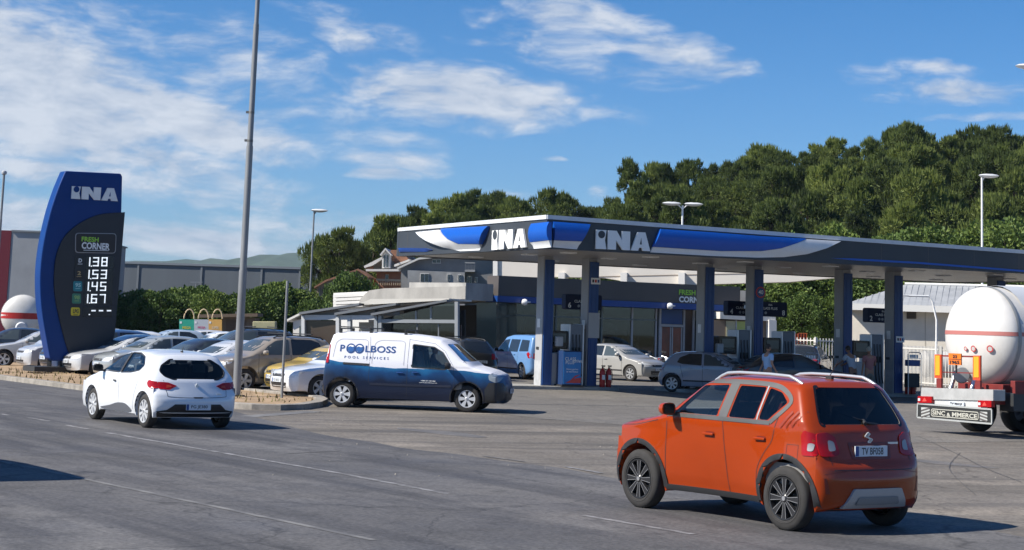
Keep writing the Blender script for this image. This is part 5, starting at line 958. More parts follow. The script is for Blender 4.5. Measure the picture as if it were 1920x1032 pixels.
for sg in (-1, 1):
    o = c.decal('tail_light', rnd([(sg*.40, .80), (sg*.56, .86), (sg*.72, .87), (sg*.74, .74), (sg*.55, .73)], .02), 'rear', REDL, off=.012, thick=1, step=.04); c.decal('lens', [(sg*.50, .775), (sg*.52, .81), (sg*.60, .82), (sg*.61, .76)], 'rear', mat('deep_lens', (.50, .05, .02), .2), off=.018, par=o)
    c.decal('headlight', [(sg*.35, .60), (sg*.70, .68), (sg*.68, .80), (sg*.45, .72)], 'front', WLENS, off=.01)
c.seam(catmull([(-.64, .90), (-.60, .66), (-.54, .60), (0, .585), (.54, .60), (.60, .66), (.64, .90)], 5), 'rear', .009); c.decal('boot_catch', [(-.10, .60), (.10, .60), (.08, .575), (-.08, .575)], 'rear', BLACK, off=.008)
c.decal('bumper_insert', [(-.78, .33), (-.60, .36), (-.46, .465), (.46, .465), (.60, .36), (.78, .33), (.74, .22), (-.74, .22)], 'rear', BLACK, off=.008, step=.04)
c.plate('rear', .415, 'PG JE380'); h, D = c.hit('rear', 0, .80); b = MB(); b.prism([(0, .055), (.036, 0), (0, -.055), (-.036, 0)], lambda a, c_, d: Vector((d, a, .80+c_)), h.x-.01, h.x+.014); b.build('badge', ALU, c.root)
h, D = c.hit('rear', .40, .655); b = MB(); b.box((h.x+.004, .44, .655), (.006, .09, .02)); b.build('script_badge', ALU, c.root)
h, D = c.hit('top', 3.15, 0); b = MB(); b.box((3.15, 0, h.z+.01), (.07, .03, .03)); b.tube((3.15, 0, h.z), (3.21, 0, h.z+.10), .006); b.build('aerial', BLACK, c.root)
b = MB(); b.box((3.5, .22, 1.12), (.02, .26, .16)); b.build('sticker', mat('sticker_pale', (.45, .55, .50), .6), c.root)
c.mirror(1.38, .97, BLACK, out=.10); c.wheels('cap9', .215, .19); seats(c, (1.95, 2.75), .50); steering(c, 1.72, -.36, .86)
c.place((-1.43, 2.12), (3.449, -.84), (-6.57, 33.55)); WHITE = c; c.root.scale = (.98, .98, .985)
# ---------------------------------------------------------------- pool service van
def vanmat():
    m = bpy.data.materials.new('van_livery'); m.use_nodes = True; nt = m.node_tree; N = nt.nodes; L = nt.links; b = N['Principled BSDF']; b.inputs['Roughness'].default_value = .4; b.inputs['Specular IOR Level'].default_value = .3; b.inputs['Coat Weight'].default_value = .25
    tc = N.new('ShaderNodeTexCoord'); sp = N.new('ShaderNodeSeparateXYZ'); L.new(tc.outputs['Object'], sp.inputs[0])
    n = N.new('ShaderNodeTexNoise'); n.inputs['Scale'].default_value = 2.2; n.inputs['Detail'].default_value = 7; L.new(tc.outputs['Object'], n.inputs['Vector'])
    def M(op, a, b_=None, c_=None):
        x = N.new('ShaderNodeMath'); x.operation = op
        for i, v in enumerate((a, b_, c_)):
            if v is None: continue
            if isinstance(v, (int, float)): x.inputs[i].default_value = v
            else: L.new(v, x.inputs[i])
        return x.outputs[0]
    w = M('MULTIPLY', M('SINE', M('MULTIPLY', sp.outputs[0], 1.5)), .05); w = M('ADD', w, M('MULTIPLY', M('SUBTRACT', n.outputs[0], .5), .08)); edge_ = M('ADD', M('MULTIPLY', sp.outputs[0], .055), M('ADD', w, .875)); d = M('SUBTRACT', edge_, sp.outputs[2])
    k = M('GREATER_THAN', d, 0); r = N.new('ShaderNodeValToRGB'); e = r.color_ramp.elements; e[0].position = 0; e[0].color = (.012, .12, .28, 1); e[1].position = .34; e[1].color = (.006, .012, .034, 1); q = e.new(.12); q.color = (.008, .050, .15, 1)
    L.new(M('ADD', d, M('MULTIPLY', M('SUBTRACT', n.outputs[0], .5), .30)), r.inputs[0]); mx = N.new('ShaderNodeMix'); mx.data_type = 'RGBA'; L.new(k, mx.inputs[0]); mx.inputs[6].default_value = (.72, .72, .76, 1); L.new(r.outputs[0], mx.inputs[7]); L.new(mx.outputs[2], b.inputs['Base Color']); return m
Lc = 4.60
keys = [(.14, .22, .10, .06), (.05, .30, .30, .03, 2.4), (.0, .50, .34, 0, 2.4), (.02, .66, .34, 0, 2.4), (.08, .82, .30, -.04, 2.4), (.16, .92, .20, -.09, 2.5), (.35, 1.0, .06, -.11, 2.6), (.60, 1.06, .02, -.10, 2.7), (.80, 1.10, .05, -.07, 2.7),
        (1.02, 1.28, .17, -.10, 2.8), (1.25, 1.47, .17, -.10, 2.9), (1.46, 1.63, .15, -.10, 3), (1.62, 1.71, .06, -.10, 3.2), (1.9, 1.765, 0, -.09, 3.4), (2.4, 1.81, 0, -.09, 3.4), (3.2, 1.835, 0, -.09, 3.4), (4.0, 1.825, 0, -.09, 3.4), (4.26, 1.805, -.04, -.10, 3.4), (4.38, 1.75, -.09, -.08, 3.2),
        (4.45, 1.5, -.10, 0, 3.4), (4.52, 1.15, -.11, 0, 3.4), (4.56, .85, -.12, 0, 3.2), (4.60, .55, -.16, 0, 3), (4.59, .38, -.16, 0, 3), (4.50, .26, -.12, .04, 3)]
Wv = Wfun(.905, 1.05, .20, Lc, .06, .015, .03, (.95, 4.03))
vF = [(1.40, 1.06), (1.40, 1.14), (1.58, 1.39), (1.80, 1.51), (2.32, 1.56), (2.32, 1.03), (1.50, 1.0)]; ww = [(-.68, 1.60), (.68, 1.60), (.83, 1.20), (-.83, 1.20)]
cabin = [(1.05, .50, .05, .05, 4), (1.12, 1.09, .05, -.02, 4), (1.50, 1.57, .05, -.05, 4), (1.75, 1.67, 0, -.06, 4), (2.75, 1.73, 0, -.06, 4), (2.80, .50, -.05, .05, 4)]
c = Car('service_van', 'white and deep blue pool service van parked side on with a roof rack', 'van', Lc, keys, Wv, .88, vanmat(), (.95, 4.03), .32, .385, .22, 1.52, hollow=(cabin, [rnd(vF, .04)], [(rnd(ww, .05), .8, 1.8)], INNER), ns=280)
for v in 'LR':
    c.decal('side_window', vF, v, GLASS, off=-.008, r=.04); frame(c, vF, v, BLACK, .02)
    c.seam([(1.28, .35), (1.26, .8), (1.30, 1.08)], v, .006); c.seam([(2.43, .30), (2.42, 1.70)], v, .007); c.seam([(3.37, .62), (3.36, 1.30), (3.40, 1.72)], v, .007); c.seam([(1.30, 1.08), (1.52, 1.42), (1.78, 1.60), (2.42, 1.68)], v, .006)
    PR = mat('pressing_line', (.40, .40, .43), .4)
    c.decal('panel_pressing', strip2(rnd([(2.52, 1.06), (2.52, 1.60), (2.60, 1.64), (3.12, 1.64), (3.26, 1.58), (3.30, 1.3), (3.31, 1.08)], .08, closed=False), .014), v, PR, off=.004, step=.05); c.decal('panel_pressing', strip2(rnd([(3.44, 1.14), (3.44, 1.60), (3.50, 1.64), (4.12, 1.64), (4.24, 1.56), (4.29, 1.2)], .08, closed=False), .014), v, PR, off=.004, step=.05)
    c.decal('sliding_rail', strip2([(3.38, 1.045), (4.02, 1.06)], .05), v, BLACK, off=.012, thick=1)
    c.decal('tail_light', rnd([(4.39, 1.06), (4.38, 1.50), (4.45, 1.50), (4.53, 1.06)], .02), v, REDL, off=.012, thick=1, step=.05)
    c.decal('side_trim', strip2([(1.34, .60), (2.40, .585), (3.34, .59)], .05), v, mat('trim_navy', (.008, .012, .03), .5), off=.01, thick=1)
    c.decal('fuel_flap', strip2([(2.20, .81), (2.20, .93), (2.34, .93), (2.34, .80), (2.21, .80)], .006), v, BLACK, off=.003)
    c.decal('bumper', [(.1, .24), (.5, .24), (.52, .55), (.42, .72), (.12, .72), (.0, .5)], v, BLACK, off=.006, step=.04); c.decal('rear_bumper', [(4.44, .24), (4.60, .34), (4.62, .56), (4.50, .56)], v, BLACK, off=.006, step=.04)
    c.decal('headlight', rnd([(.13, .86), (.20, .94), (.34, .96), (.44, .90), (.42, .78), (.26, .72), (.17, .76)], .04), v, mat('smoky_lens', (.26, .30, .34), .12), off=.008, step=.03)
c.rings('arch_liner', .95, .376, .42, -6, 186, BLACK, off=.008); c.rings('arch_liner', 4.03, .376, .42, -6, 186, BLACK, off=.008)
c.decal('windscreen', ww, 'front', GLASS, off=-.006, r=.05); frame(c, ww, 'front', BLACKG, .05); c.decal('grille', [(-.45, .30), (.45, .30), (.50, .46), (-.50, .46)], 'front', BLACK, off=.01); c.plate('front', .52, 'PG KB718'); c.handle(2.22, .90, BLUED, .16, 'L'); c.handle(2.22, .90, BLUED, .16, 'R'); c.handle(2.60, .88, BLUED, .16)
VB = mat('van_blue_text', (.015, .06, .20), .4)
c.text('P', 'R', 4.13, 4.01, 1.34, 1.50, VB, .02); c.text('LBOSS', 'R', 3.50, 2.74, 1.34, 1.50, VB, .018); c.text('POOL SERVICES', 'R', 4.00, 2.90, 1.18, 1.24, VB, .008, space=1.7)
for k, xc in enumerate((3.86, 3.65)):
    for (r0_, r1_, m_, o_) in ((.085, .118, VB, .008), (0, .080, mat('ball_blue', (.02, .10, .30), .4), .007)):
        out = [(xc+r1_*cos(t), 1.42+r1_*sin(t)) for t in [2*pi*i/24 for i in range(24)]]
        if r0_: pts = out+[out[0]]+[(xc+r0_*cos(t), 1.42+r0_*sin(t)) for t in [2*pi-2*pi*i/24 for i in range(25)]]; 
        if r0_:
            P = []
            for q in [(xc+rr*cos(2*pi*i/24), 1.42+rr*sin(2*pi*i/24)) for i in range(24) for rr in (r0_, r1_)]: h, D = c.hit('R', *q); P.append(h-D*o_)
            b = MB(); b.add(P, [(2*i, 2*i+1, 2*((i+1) % 24)+1, 2*((i+1) % 24)) for i in range(24)]); b.build('lettering', m_, c.root, fixn=False)
        else: c.decal('lettering', out, 'R', m_, off=o_); c.decal('lettering', catmull([(xc+.07, 1.45), (xc+.02, 1.47), (xc-.03, 1.455), (xc-.075, 1.47), (xc-.04, 1.495), (xc+.03, 1.50)], 4, True), 'R', L_WHITE, off=o_+.002, step=.03)
c.text('+382 67 123 456', 'R', 2.08, 1.72, .70, .725, L_WHITE, .03); c.text('www.poolboss.me', 'R', 2.12, 1.68, .655, .677, L_WHITE, .02)
for x in (2.55, 3.42, 4.18):
    b = MB(); zt_ = c.hit('top', x, .6)[0].z; b.box((x, 0, zt_+.10), (.05, 1.32, .03))
    for sg in (-1, 1): b.box((x, sg*.62, zt_+.05), (.07, .05, .11))
    b.build('roof_bar', BLACK, c.root)
b = MB(); b.tube((3.42, .64, 1.93), (4.18, .64, 1.93), .015); b.build('rack_rail', BLACK, c.root)
c.mirror(1.42, 1.02, BLACK, out=.10, size=1.15); c.wheels('cap6', .205, .19); seats(c, (1.9,), .70, back=.7); steering(c, 1.62, -.40, 1.06)
c.place((3.08, -.50), (4.03, .83), (-3.86, 44.05)); VAN = c
# ---------------------------------------------------------------- generic cars for the car park and the pumps
def simple_car(name, label, cat, kind, paintm, group=None, rack=False):
    if kind == 'hatch':
        L, H, hw, bl, fr_, rr_, wr, ar = 4.0, 1.47, .84, .93, .82, 3.37, .31, .36
        k = [(.14, .20, .1, .05), (.03, .34, .3, .03), (0, .52, .36, 0), (.03, .66, .34, -.03), (.16, .78, .22, -.08), (.45, .88, .04, -.1), (.95, .96, .05, -.07), (1.3, 1.16, .18, -.1), (1.62, 1.33, .17, -.11), (1.95, 1.43, .04, -.09), (2.5, H, 0, -.09), (3.1, 1.44, -.02, -.09), (3.4, 1.38, -.1, -.08), (3.62, 1.2, -.18, -.02), (3.82, .94, -.2, 0), (3.92, .75, -.24, 0), (4.0, .55, -.28, 0), (3.98, .38, -.28, 0), (3.88, .25, -.1, .05)]
        wf = [(1.30, .98), (1.55, 1.16), (1.85, 1.32), (2.25, 1.37), (2.22, .97)]; wr_ = [(2.30, .97), (2.33, 1.37), (2.8, 1.36), (3.12, 1.22), (3.2, 1.05), (3.0, 1.0)]; q = None; rw = [(-.48, 1.34), (.48, 1.34), (.62, .98), (-.62, .98)]; wt, wb = 1.36, 1.05
    elif kind == 'saloon':
        L, H, hw, bl, fr_, rr_, wr, ar = 4.55, 1.45, .87, .92, .88, 3.58, .32, .37
        k = [(.14, .20, .1, .05), (.03, .34, .3, .03), (0, .52, .38, 0), (.03, .66, .36, -.03), (.18, .76, .22, -.08), (.6, .86, .04, -.1), (1.2, .95, .05, -.07), (1.55, 1.14, .18, -.1), (1.88, 1.32, .17, -.11), (2.2, 1.42, .04, -.09), (2.65, H, 0, -.09), (3.15, 1.42, -.02, -.09), (3.5, 1.33, -.12, -.1), (3.85, 1.13, -.18, -.1), (4.05, 1.03, -.05, -.09), (4.35, .99, -.1, -.08), (4.5, .88, -.2, 0), (4.55, .6, -.28, 0), (4.52, .38, -.28, 0), (4.42, .25, -.1, .05)]
        wf = [(1.58, .97), (1.85, 1.17), (2.1, 1.31), (2.52, 1.365), (2.5, .97)]; wr_ = [(2.58, .97), (2.6, 1.365), (3.05, 1.35), (3.42, 1.24), (3.62, 1.05), (3.4, .99)]; rw = [(-.48, 1.30), (.48, 1.30), (.60, 1.10), (-.60, 1.10)]; wt, wb = 1.34, 1.04
    elif kind == 'suv':
        L, H, hw, bl, fr_, rr_, wr, ar = 4.10, 1.60, .86, 1.02, .84, 3.40, .33, .40
        k = [(.14, .24, .1, .05), (.03, .38, .3, .03), (0, .58, .34, 0), (.03, .74, .32, -.03), (.14, .88, .2, -.08), (.45, .98, .04, -.1), (.92, 1.06, .05, -.07), (1.25, 1.28, .18, -.1), (1.55, 1.46, .17, -.11), (1.85, 1.56, .04, -.09), (2.4, H, 0, -.09), (3.1, 1.58, -.02, -.09), (3.5, 1.53, -.08, -.08), (3.75, 1.25, -.16, -.02), (3.92, 1.0, -.2, 0), (4.0, .8, -.24, 0), (4.1, .58, -.26, 0), (4.08, .4, -.26, 0), (3.98, .28, -.1, .05)]
        wf = [(1.28, 1.06), (1.55, 1.30), (1.8, 1.44), (2.22, 1.50), (2.2, 1.06)]; wr_ = [(2.28, 1.06), (2.3, 1.50), (2.95, 1.50), (3.2, 1.42), (3.3, 1.1)]; rw = [(-.52, 1.48), (.52, 1.48), (.64, 1.08), (-.64, 1.08)]; wt, wb = 1.48, 1.15
    else:
        L, H, hw, bl, fr_, rr_, wr, ar = 4.40, 1.82, .89, 1.05, .88, 3.56, .32, .38
        k = [(.14, .22, .1, .05), (.03, .34, .3, .03), (0, .56, .34, 0), (.03, .72, .32, -.03), (.14, .88, .2, -.08), (.45, 1.0, .04, -.1), (.85, 1.08, .05, -.07), (1.15, 1.36, .16, -.1), (1.42, 1.58, .15, -.11), (1.7, 1.72, .05, -.09, 3), (2.2, 1.80, 0, -.09, 3.2), (3.2, H, 0, -.09, 3.2), (4.05, 1.80, -.03, -.09, 3.2), (4.22, 1.72, -.1, -.06, 3.2), (4.32, 1.3, -.12, 0, 3), (4.38, .8, -.14, 0, 3), (4.40, .5, -.18, 0, 3), (4.36, .34, -.18, 0, 3), (4.28, .26, -.1, .05)]
        wf = [(1.22, 1.10), (1.5, 1.40), (1.75, 1.56), (2.15, 1.60), (2.15, 1.08)]; wr_ = [(2.28, 1.10), (2.28, 1.60), (3.15, 1.60), (3.15, 1.10)]; rw = [(-.60, 1.58), (.60, 1.58), (.66, 1.12), (-.66, 1.12)]; wt, wb = 1.60, 1.22
    c = Car(name, label, cat, L, k, Wfun(hw, bl, .42 if kind != 'van' else .22, L, .06, .04, .02, (fr_, rr_)), .76 if kind != 'suv' and kind != 'van' else .84, paintm, (fr_, rr_), wr, ar, .21 if kind != 'suv' else .25, 2*hw-.20, group=group, ns=150)
    for v in 'LR':
        c.decal('side_window', wf, v, PANE_L if kind != 'van' else PANE, r=.03, step=.12); c.decal('side_window', wr_, v, PANE, r=.03, step=.12)
        if kind == 'van': c.decal('side_window', [(3.28, 1.12), (3.28, 1.60), (4.0, 1.58), (4.1, 1.14)], v, PANE, r=.03, step=.12)
        c.seam([(wf[0][0]-.05, .3), (wf[0][0]-.05, wf[0][1])], v, .012); m_ = (wf[-1][0]+wr_[0][0])/2; c.seam([(m_, .3), (m_, wf[0][1])], v, .012); c.seam([(wr_[-1][0]-.05, .5), (wr_[-1][0]+.08, wf[0][1])], v, .012)
        z = bl
        c.decal('headlight', rnd([(.06, z-.28), (.14, z-.17), (.46, z-.09), (.40, z-.2), (.12, z-.32)], .02), v, WLENS, off=.006, step=.08)
        c.decal('tail_light', [(L-.40, z-.02), (L-.30, z+.08), (L-.13, z-.02), (L-.08, z-.18), (L-.25, z-.18)], v, REDL, off=.006, step=.08)
        c.decal('side_trim', strip2([(fr_+ar+.05, .42), (rr_-ar-.05, .42)], .05), v, BLACK, off=.008, step=.2)
    c.decal('windscreen', rnd([(-.56, wt), (.56, wt), (.68, wb), (-.68, wb)], .05), 'front', PANE_L, step=.12); c.decal('rear_window', rnd(rw, .05), 'rear', PANE, step=.12)
    for sg in (-1, 1):
        c.decal('headlight', rnd([(sg*.40, bl-.34), (sg*.44, bl-.22), (sg*.70, bl-.18), (sg*.72, bl-.34)], .03), 'front', WLENS, off=.008, step=.08); c.decal('tail_light', rnd([(sg*.50, bl-.2), (sg*.55, bl+.02), (sg*.72, bl+.02), (sg*.74, bl-.2)], .02), 'rear', REDL, off=.008, step=.08)
    c.decal('grille', rnd([(-.40, .30), (-.45, .44), (.45, .44), (.40, .30)], .03), 'front', BLACK, off=.006, step=.12); c.decal('grille', rnd([(-.34, bl-.33), (-.36, bl-.25), (.36, bl-.25), (.34, bl-.33)], .02), 'front', BLACK, off=.006, step=.12)
    c.plate('front', .50, 'KO AB123'); c.plate('rear', .72, 'KO AB123'); c.handle(wf[-1][0]-.12, bl-.08, paintm); c.handle(wr_[-1][0]-.28, bl-.06, paintm); c.mirror(wf[0][0]+.10, bl+.03, paintm, out=.09); c.wheels('spoke5' if kind in ('suv', 'saloon') else 'spoke7', .21, .18)
    if rack or kind == 'suv':
        for sg in (-1, 1):
            pts = [(x, sg*.55, c.hit('top', x, sg*.55)[0].z+.05) for x in (1.9, 2.4, 2.9, 3.3)]; b = MB(); b.path([(1.8, sg*.55, pts[0][2]-.05)]+pts+[(3.4, sg*.55, pts[-1][2]-.06)], .02, 6); b.build('roof_rail', BLACK, c.root)
        for x in (2.2, 3.0): z = c.hit('top', x, 0)[0].z; b = MB(); b.box((x, 0, z+.07), (.05, 1.2, .03)); b.build('roof_bar', BLACK, c.root)
    return c
def recolour(r, m):
    for ch in r.children:
        if ch.name.split('.')[0] in ('body', 'side_mirror', 'door_handle'): ch.material_slots[0].link = 'OBJECT'; ch.material_slots[0].material = m
PC = {}
for kd, col in (('hatch', (.02, .02, .025)), ('saloon', (.45, .46, .48)), ('suv', (.20, .16, .125)), ('van', (.10, .22, .42))): PC[kd] = [simple_car('parked_car' if kd != 'van' else 'small_van', 'x', 'car', kd, paint('paint_'+kd, col), rack=(kd == 'suv')), False]
def put(kd, col, head, local, world, label, group, sc=1.0, nm=None):
    c, used = PC[kd]; h = Vector((head[0], head[1], 0)).normalized(); rz = atan2(-h.y, -h.x); fr_, rr_ = c.axles; T = c.track/2+.09
    lx = {'F': fr_, 'R': rr_, 'C': c.L/2}[local[0]]*sc; ly = {'L': -T, 'R': T, 'C': 0}[local[1]]*sc
    w = (world[0]-(lx*cos(rz)-ly*sin(rz)), world[1]-(lx*sin(rz)+ly*cos(rz)), 0)
    if not used: PC[kd][1] = True; r = c.root; r.location = w; r.rotation_euler = (0, 0, rz); r['label'] = label; r['group'] = group
    else: r = dup(c.root, w, rz, label, None, group)
    if sc != 1: r.scale = (sc, sc, sc)
    r['category'] = 'van' if kd == 'van' else 'car'
    if col: key = 'p_%d_%d_%d' % tuple(int(x*999) for x in col); recolour(r, paint(key, col))
    return r
GPK = 'cars parked in the row behind the earth island'; PH = (-.83, -.56)
SILV = (.42, .43, .45); WH_ = (.72, .73, .74); DK = (.025, .03, .04); BLU = (.035, .07, .16); LB = (.16, .27, .42)
def rowp(k, f=0): b_ = Vector((-7.15, 50.6)); q = b_+Vector((RD.x, RD.y))*2.5*k+Vector((-.83, -.56))*f; return (q.x, q.y)
put('suv', (.25, .215, .175), PH, 'FL', (-7.15, 50.6), 'beige crossover with black roof rack parked right of the tall pole', GPK)
put('saloon', WH_, PH, 'FL', (-4.75, 47.6), 'white car whose nose shows behind the back of the pool van', GPK, .97)
put('hatch', (.50, .36, .10), PH, 'FL', (-5.3, 50.0), 'mustard yellow car squeezed between the beige crossover and a white nose', GPK, .97)
put('saloon', (.55, .56, .58), PH, 'FL', rowp(1, .2), 'silver white car directly behind the beige crossover', GPK)
put('saloon', DK, PH, 'FL', rowp(2, .1), 'black car parked second behind the beige crossover', GPK)
put('hatch', (.30, .32, .33), PH, 'FL', rowp(3, .3), 'grey silver car parked in the middle of the row', GPK)
put('saloon', (.50, .51, .52), PH, 'FL', rowp(4, .3), 'white saloon car parked just right of the dark blue one', GPK)
put('hatch', BLU, PH, 'FL', rowp(5, .2), 'dark blue car parked immediately right of the price pylon', GPK, 1.04)
put('van', (.45, .46, .48), PH, 'FL', rowp(6, .3), 'silver vehicle half hidden behind the price pylon', GPK, .85)
put('hatch', LB, (-.95, -.30), 'FL', (-15.6, 63.2), 'light blue small car peeping out left of the pylon foot', GPK, .92)
put('saloon', SILV, (-.97, -.22), 'FL', (-17.9, 65.2), 'silver car at the far left edge of the car park', GPK)
put('saloon', DK, (-.97, -.22), 'FL', (-20.2, 69.5), 'dark car behind the silver one at the far left', GPK)
GPB = 'cars in the rear rows of the car park'
def rearp(px, py, kd, col, label, Y, head=(-.9, -.4), sc=1.0):
    p = AT(px, 600, Y); put(kd, col, head, 'CC', (p.x, Y), label, GPB, sc)
rearp(462, 640, 'suv', (.05, .06, .075), 'dark crossover with pale roof rails just left of the signpost', 66, (-.9, -.4), 1.06); rearp(322, 630, 'hatch', (.35, .42, .5), 'pale blue car roof in the rear row below the dry grass', 84); rearp(238, 640, 'hatch', WH_, 'white car just right of the pylon in the rear row', 72); rearp(412, 636, 'saloon', WH_, 'white saloon in the rear row below the advertising panels', 84); rearp(375, 636, 'hatch', (.6, .6, .6), 'white hatchback in the rear row left of the white saloon', 88)
GS = 'vehicles on the station forecourt'
put('van', (.13, .27, .52), (-.42, .91), 'RL', (.76, 71.9), 'light blue compact van parked left of the first canopy column', GS, .98)
put('hatch', (.34, .335, .32), (.72, -.69), 'FR', (5.25, 74.5), 'pale silver hatchback facing the camera between the canopy columns', GS, 1.03)
put('hatch', (.28, .30, .36), (.94, -.34), 'RR', (5.9, 63.0), 'grey blue hatchback at the pump behind the orange roof', GS, .98)
put('saloon', (.035, .04, .045), (.93, .2), 'CR', (10.3, 62.0), 'black estate car behind the orange roof rails', GS, 1.03)
put('suv', (.02, .022, .028), (.3, .95), 'CC', AT(1510, 600, 79)[:2], 'black off-roader behind the black estate, near the railings', GS, 1.08)
put('van', (.05, .05, .06), (-.56, .83), 'RR', (-7.7, 23.0), 'dark van just outside the left edge whose shadow falls on the road', 'cars driving on the road', 1.25)
put('suv', (.03, .03, .03), (-.55, .83), 'CC', AT(855, 600, 70)[:2], 'dark crossover parked behind the windscreen of the pool van', GS, .98)
# ---------------------------------------------------------------- price pylon
PU = Vector((.83, .56, 0)).normalized(); PP = Plane(Vector((-13.85, 59.6, .0)), PU)
py = thing('price_pylon', (0, 0, 0), 0, 'tall blue curved fuel price pylon with dark panel and digits', 'price sign')
out = catmull(PP.poly([(121.5, 321), (106.6, 356.7), (91.6, 403.6), (78.9, 463), (73.5, 518.7), (76, 578), (86, 640), (92, 672)]), 4)+PP.poly([(98, 677), (207, 677), (213, 621), (226.5, 397), (228, 332), (225, 326)])
b = MB(); b.prism(out, PP.P, -.45, .08); b.build('blue_shell', mat('pylon_blue', (.003, .038, .185), .42, spec=.25, var=.06), py, bevel=.035)
dk = catmull(PP.poly([(231.5, 398.5), (205, 400), (183, 403), (160, 412), (140, 424), (122, 440), (110, 460), (102, 485), (99, 519), (100, 550), (105, 580), (113, 615), (121, 645), (128, 666)]), 3)+PP.poly([(168, 664), (207, 650), (213, 621)])
b = MB(); b.prism(dk, PP.P, .0, .14); b.build('dark_panel', mat('pylon_dark', (.022, .024, .030), .5, var=.1), py, bevel=.01)
def pyp(par, obj): obj.parent = par
logo(PP, 131, 349.5, 373, 218, 354, 378, py, depth=.05, base=.09, dotm=MATS['pylon_blue'], parfn=lambda o, p: setattr(o, 'parent', p))
b = MB(); A = PP.poly([(138, 437), (215, 438), (213.5, 476), (137.5, 474.5)]); b.prism(rnd(A, .12), PP.P, .14, .16); fo = b.build('brand_frame', mat('frame_grey', (.30, .30, .31), .5), py)
b = MB(); A = PP.poly([(139.5, 438.5), (213.5, 439.5), (212, 474.5), (139, 473)]); b.prism(rnd(A, .1), PP.P, .16, .17); b.build('brand_panel', mat('brand_dark', (.020, .014, .014), .4), fo)
def ptext(s, x0, x1, yb, yt, m, par, bold=.02, nm='lettering', d=.18, shear=0): return wtext(PP, s, x0, x1, yb, yt, d, m, par, bold, nm, shear)
ptext('FRESH', 149, 181, 453, 444, L_GREEN, fo, .03); ptext('CORNER', 149, 202, 467, 454, L_WHITE, fo, .035); b = MB(); b.prism(PP.poly([(153, 469), (200, 470), (200, 471), (153, 470)]), PP.P, .17, .18); b.build('underline', L_WHITE, fo)
SEG = {'0': 'abcdef', '1': 'bc', '2': 'abged', '3': 'abgcd', '4': 'fgbc', '5': 'afgcd', '6': 'afgedc', '7': 'abc', '8': 'abcdefg', '9': 'abcdfg', '-': 'g'}
LED = mat('led_white', (.6, .6, .62), .5, emit=(.85, .93, 1, .55))
def digit(ch, x0, x1, yt, yb, par):
    yt += .8; yb -= .8; b = MB(); w = (x1-x0); h = (yb-yt); t = 2.1; ym = (yt+yb)/2
    R_ = {'a': (x0, yt, x1, yt+t), 'g': (x0, ym-t/2, x1, ym+t/2), 'd': (x0, yb-t, x1, yb), 'f': (x0, yt, x0+t, ym), 'e': (x0, ym, x0+t, yb), 'b': (x1-t, yt, x1, ym), 'c': (x1-t, ym, x1, yb)}
    for s_ in SEG[ch]:
        X0, Y0, X1, Y1 = R_[s_]; sk = lambda y: (ym-y)*.06
        b.prism(PP.poly([(X0+sk(Y0), Y0), (X1+sk(Y0), Y0), (X1+sk(Y1), Y1), (X0+sk(Y1), Y1)]), PP.P, .155, .165)
    return b.build('digit', LED, par)
rows = [('138', 482, 500.5, 158, 211), ('153', 505.5, 524, 157, 210), ('145', 528, 546.5, 156, 209), ('167', 551, 569.5, 154, 208), ('---', 577, 592, 152, 207)]
syms = [('D', mat('sym_black', (.012, .012, .014), .4), L_WHITE), ('2', MATS['sym_black'], mat('sym_gold', (.45, .33, .15), .5)), ('95', mat('sym_teal', (.01, .20, .24), .4), mat('sym_pale', (.35, .6, .6), .5)), ('98', mat('sym_green', (.05, .20, .13), .4), mat('sym_lime', (.25, .45, .15), .5)), ('LPG', mat('sym_yellow', (.62, .50, .02), .4), L_DK)]
for i, (s_, yt, yb, xl, xr_) in enumerate(rows):
    b = MB(); b.prism(PP.poly([(xl, yt-2), (xr_, yt-1.5), (xr_-.6, yb+3), (xl-.6, yb+2.5)]), PP.P, .14, .15); w_ = b.build('price_window', mat('display_black', (.010, .010, .012), .25), py)
    if s_ != '---':
        digit('1', 163.5-i*1.3, 166-i*1.3, yt, yb, w_); digit(s_[1], 171-i*1.2, 182-i*1.2, yt, yb, w_); digit(s_[2], 187-i*1.2, 198-i*1.2, yt, yb, w_)
        b = MB(); b.prism(PP.poly([(167-i*1.2, yb-2), (169-i*1.2, yb-2), (169-i*1.2, yb), (167-i*1.2, yb)]), PP.P, .155, .165); b.build('decimal_point', LED, w_)
    else:
        for x in (168, 182, 197): b = MB(); b.prism(PP.poly([(x, 581.5), (x+8, 581.5), (x+8, 584), (x, 584)]), PP.P, .155, .165); b.build('digit', LED, w_)
        b = MB(); b.prism(PP.poly([(163, 589), (165.5, 589), (165.5, 591), (163, 591)]), PP.P, .155, .165); b.build('decimal_point', LED, w_)
    t_, mb_, mt_ = syms[i]; x0 = 138.5-i*2.1; b = MB(); b.prism(rnd(PP.poly([(x0, yt-.5), (x0+16.5, yt-.2), (x0+16.2, yb+.2), (x0-.3, yb-.1)]), .06), PP.P, .14, .16); q = b.build('fuel_symbol', mb_, py)
    ptext(t_, x0+(5 if len(t_) == 1 else 3), x0+(11.5 if len(t_) == 1 else 13.5), yt+10.5, yt+3, mt_, q, .03, d=.175); b = MB(); b.prism(PP.poly([(x0+4, yt+13), (x0+12.5, yt+13), (x0+12.5, yt+14), (x0+4, yt+14)]), PP.P, .16, .172); b.build('underline', mt_, q)
for x in (100, 124, 150, 176, 198): b = MB(); p0 = PP.P(PP.px(x, 676)[0], 0, -.35); b.box((p0.x, p0.y, .34), (.12, .12, .5)); b.build('support_leg', mat('support_black', (.03, .03, .03), .6), py)
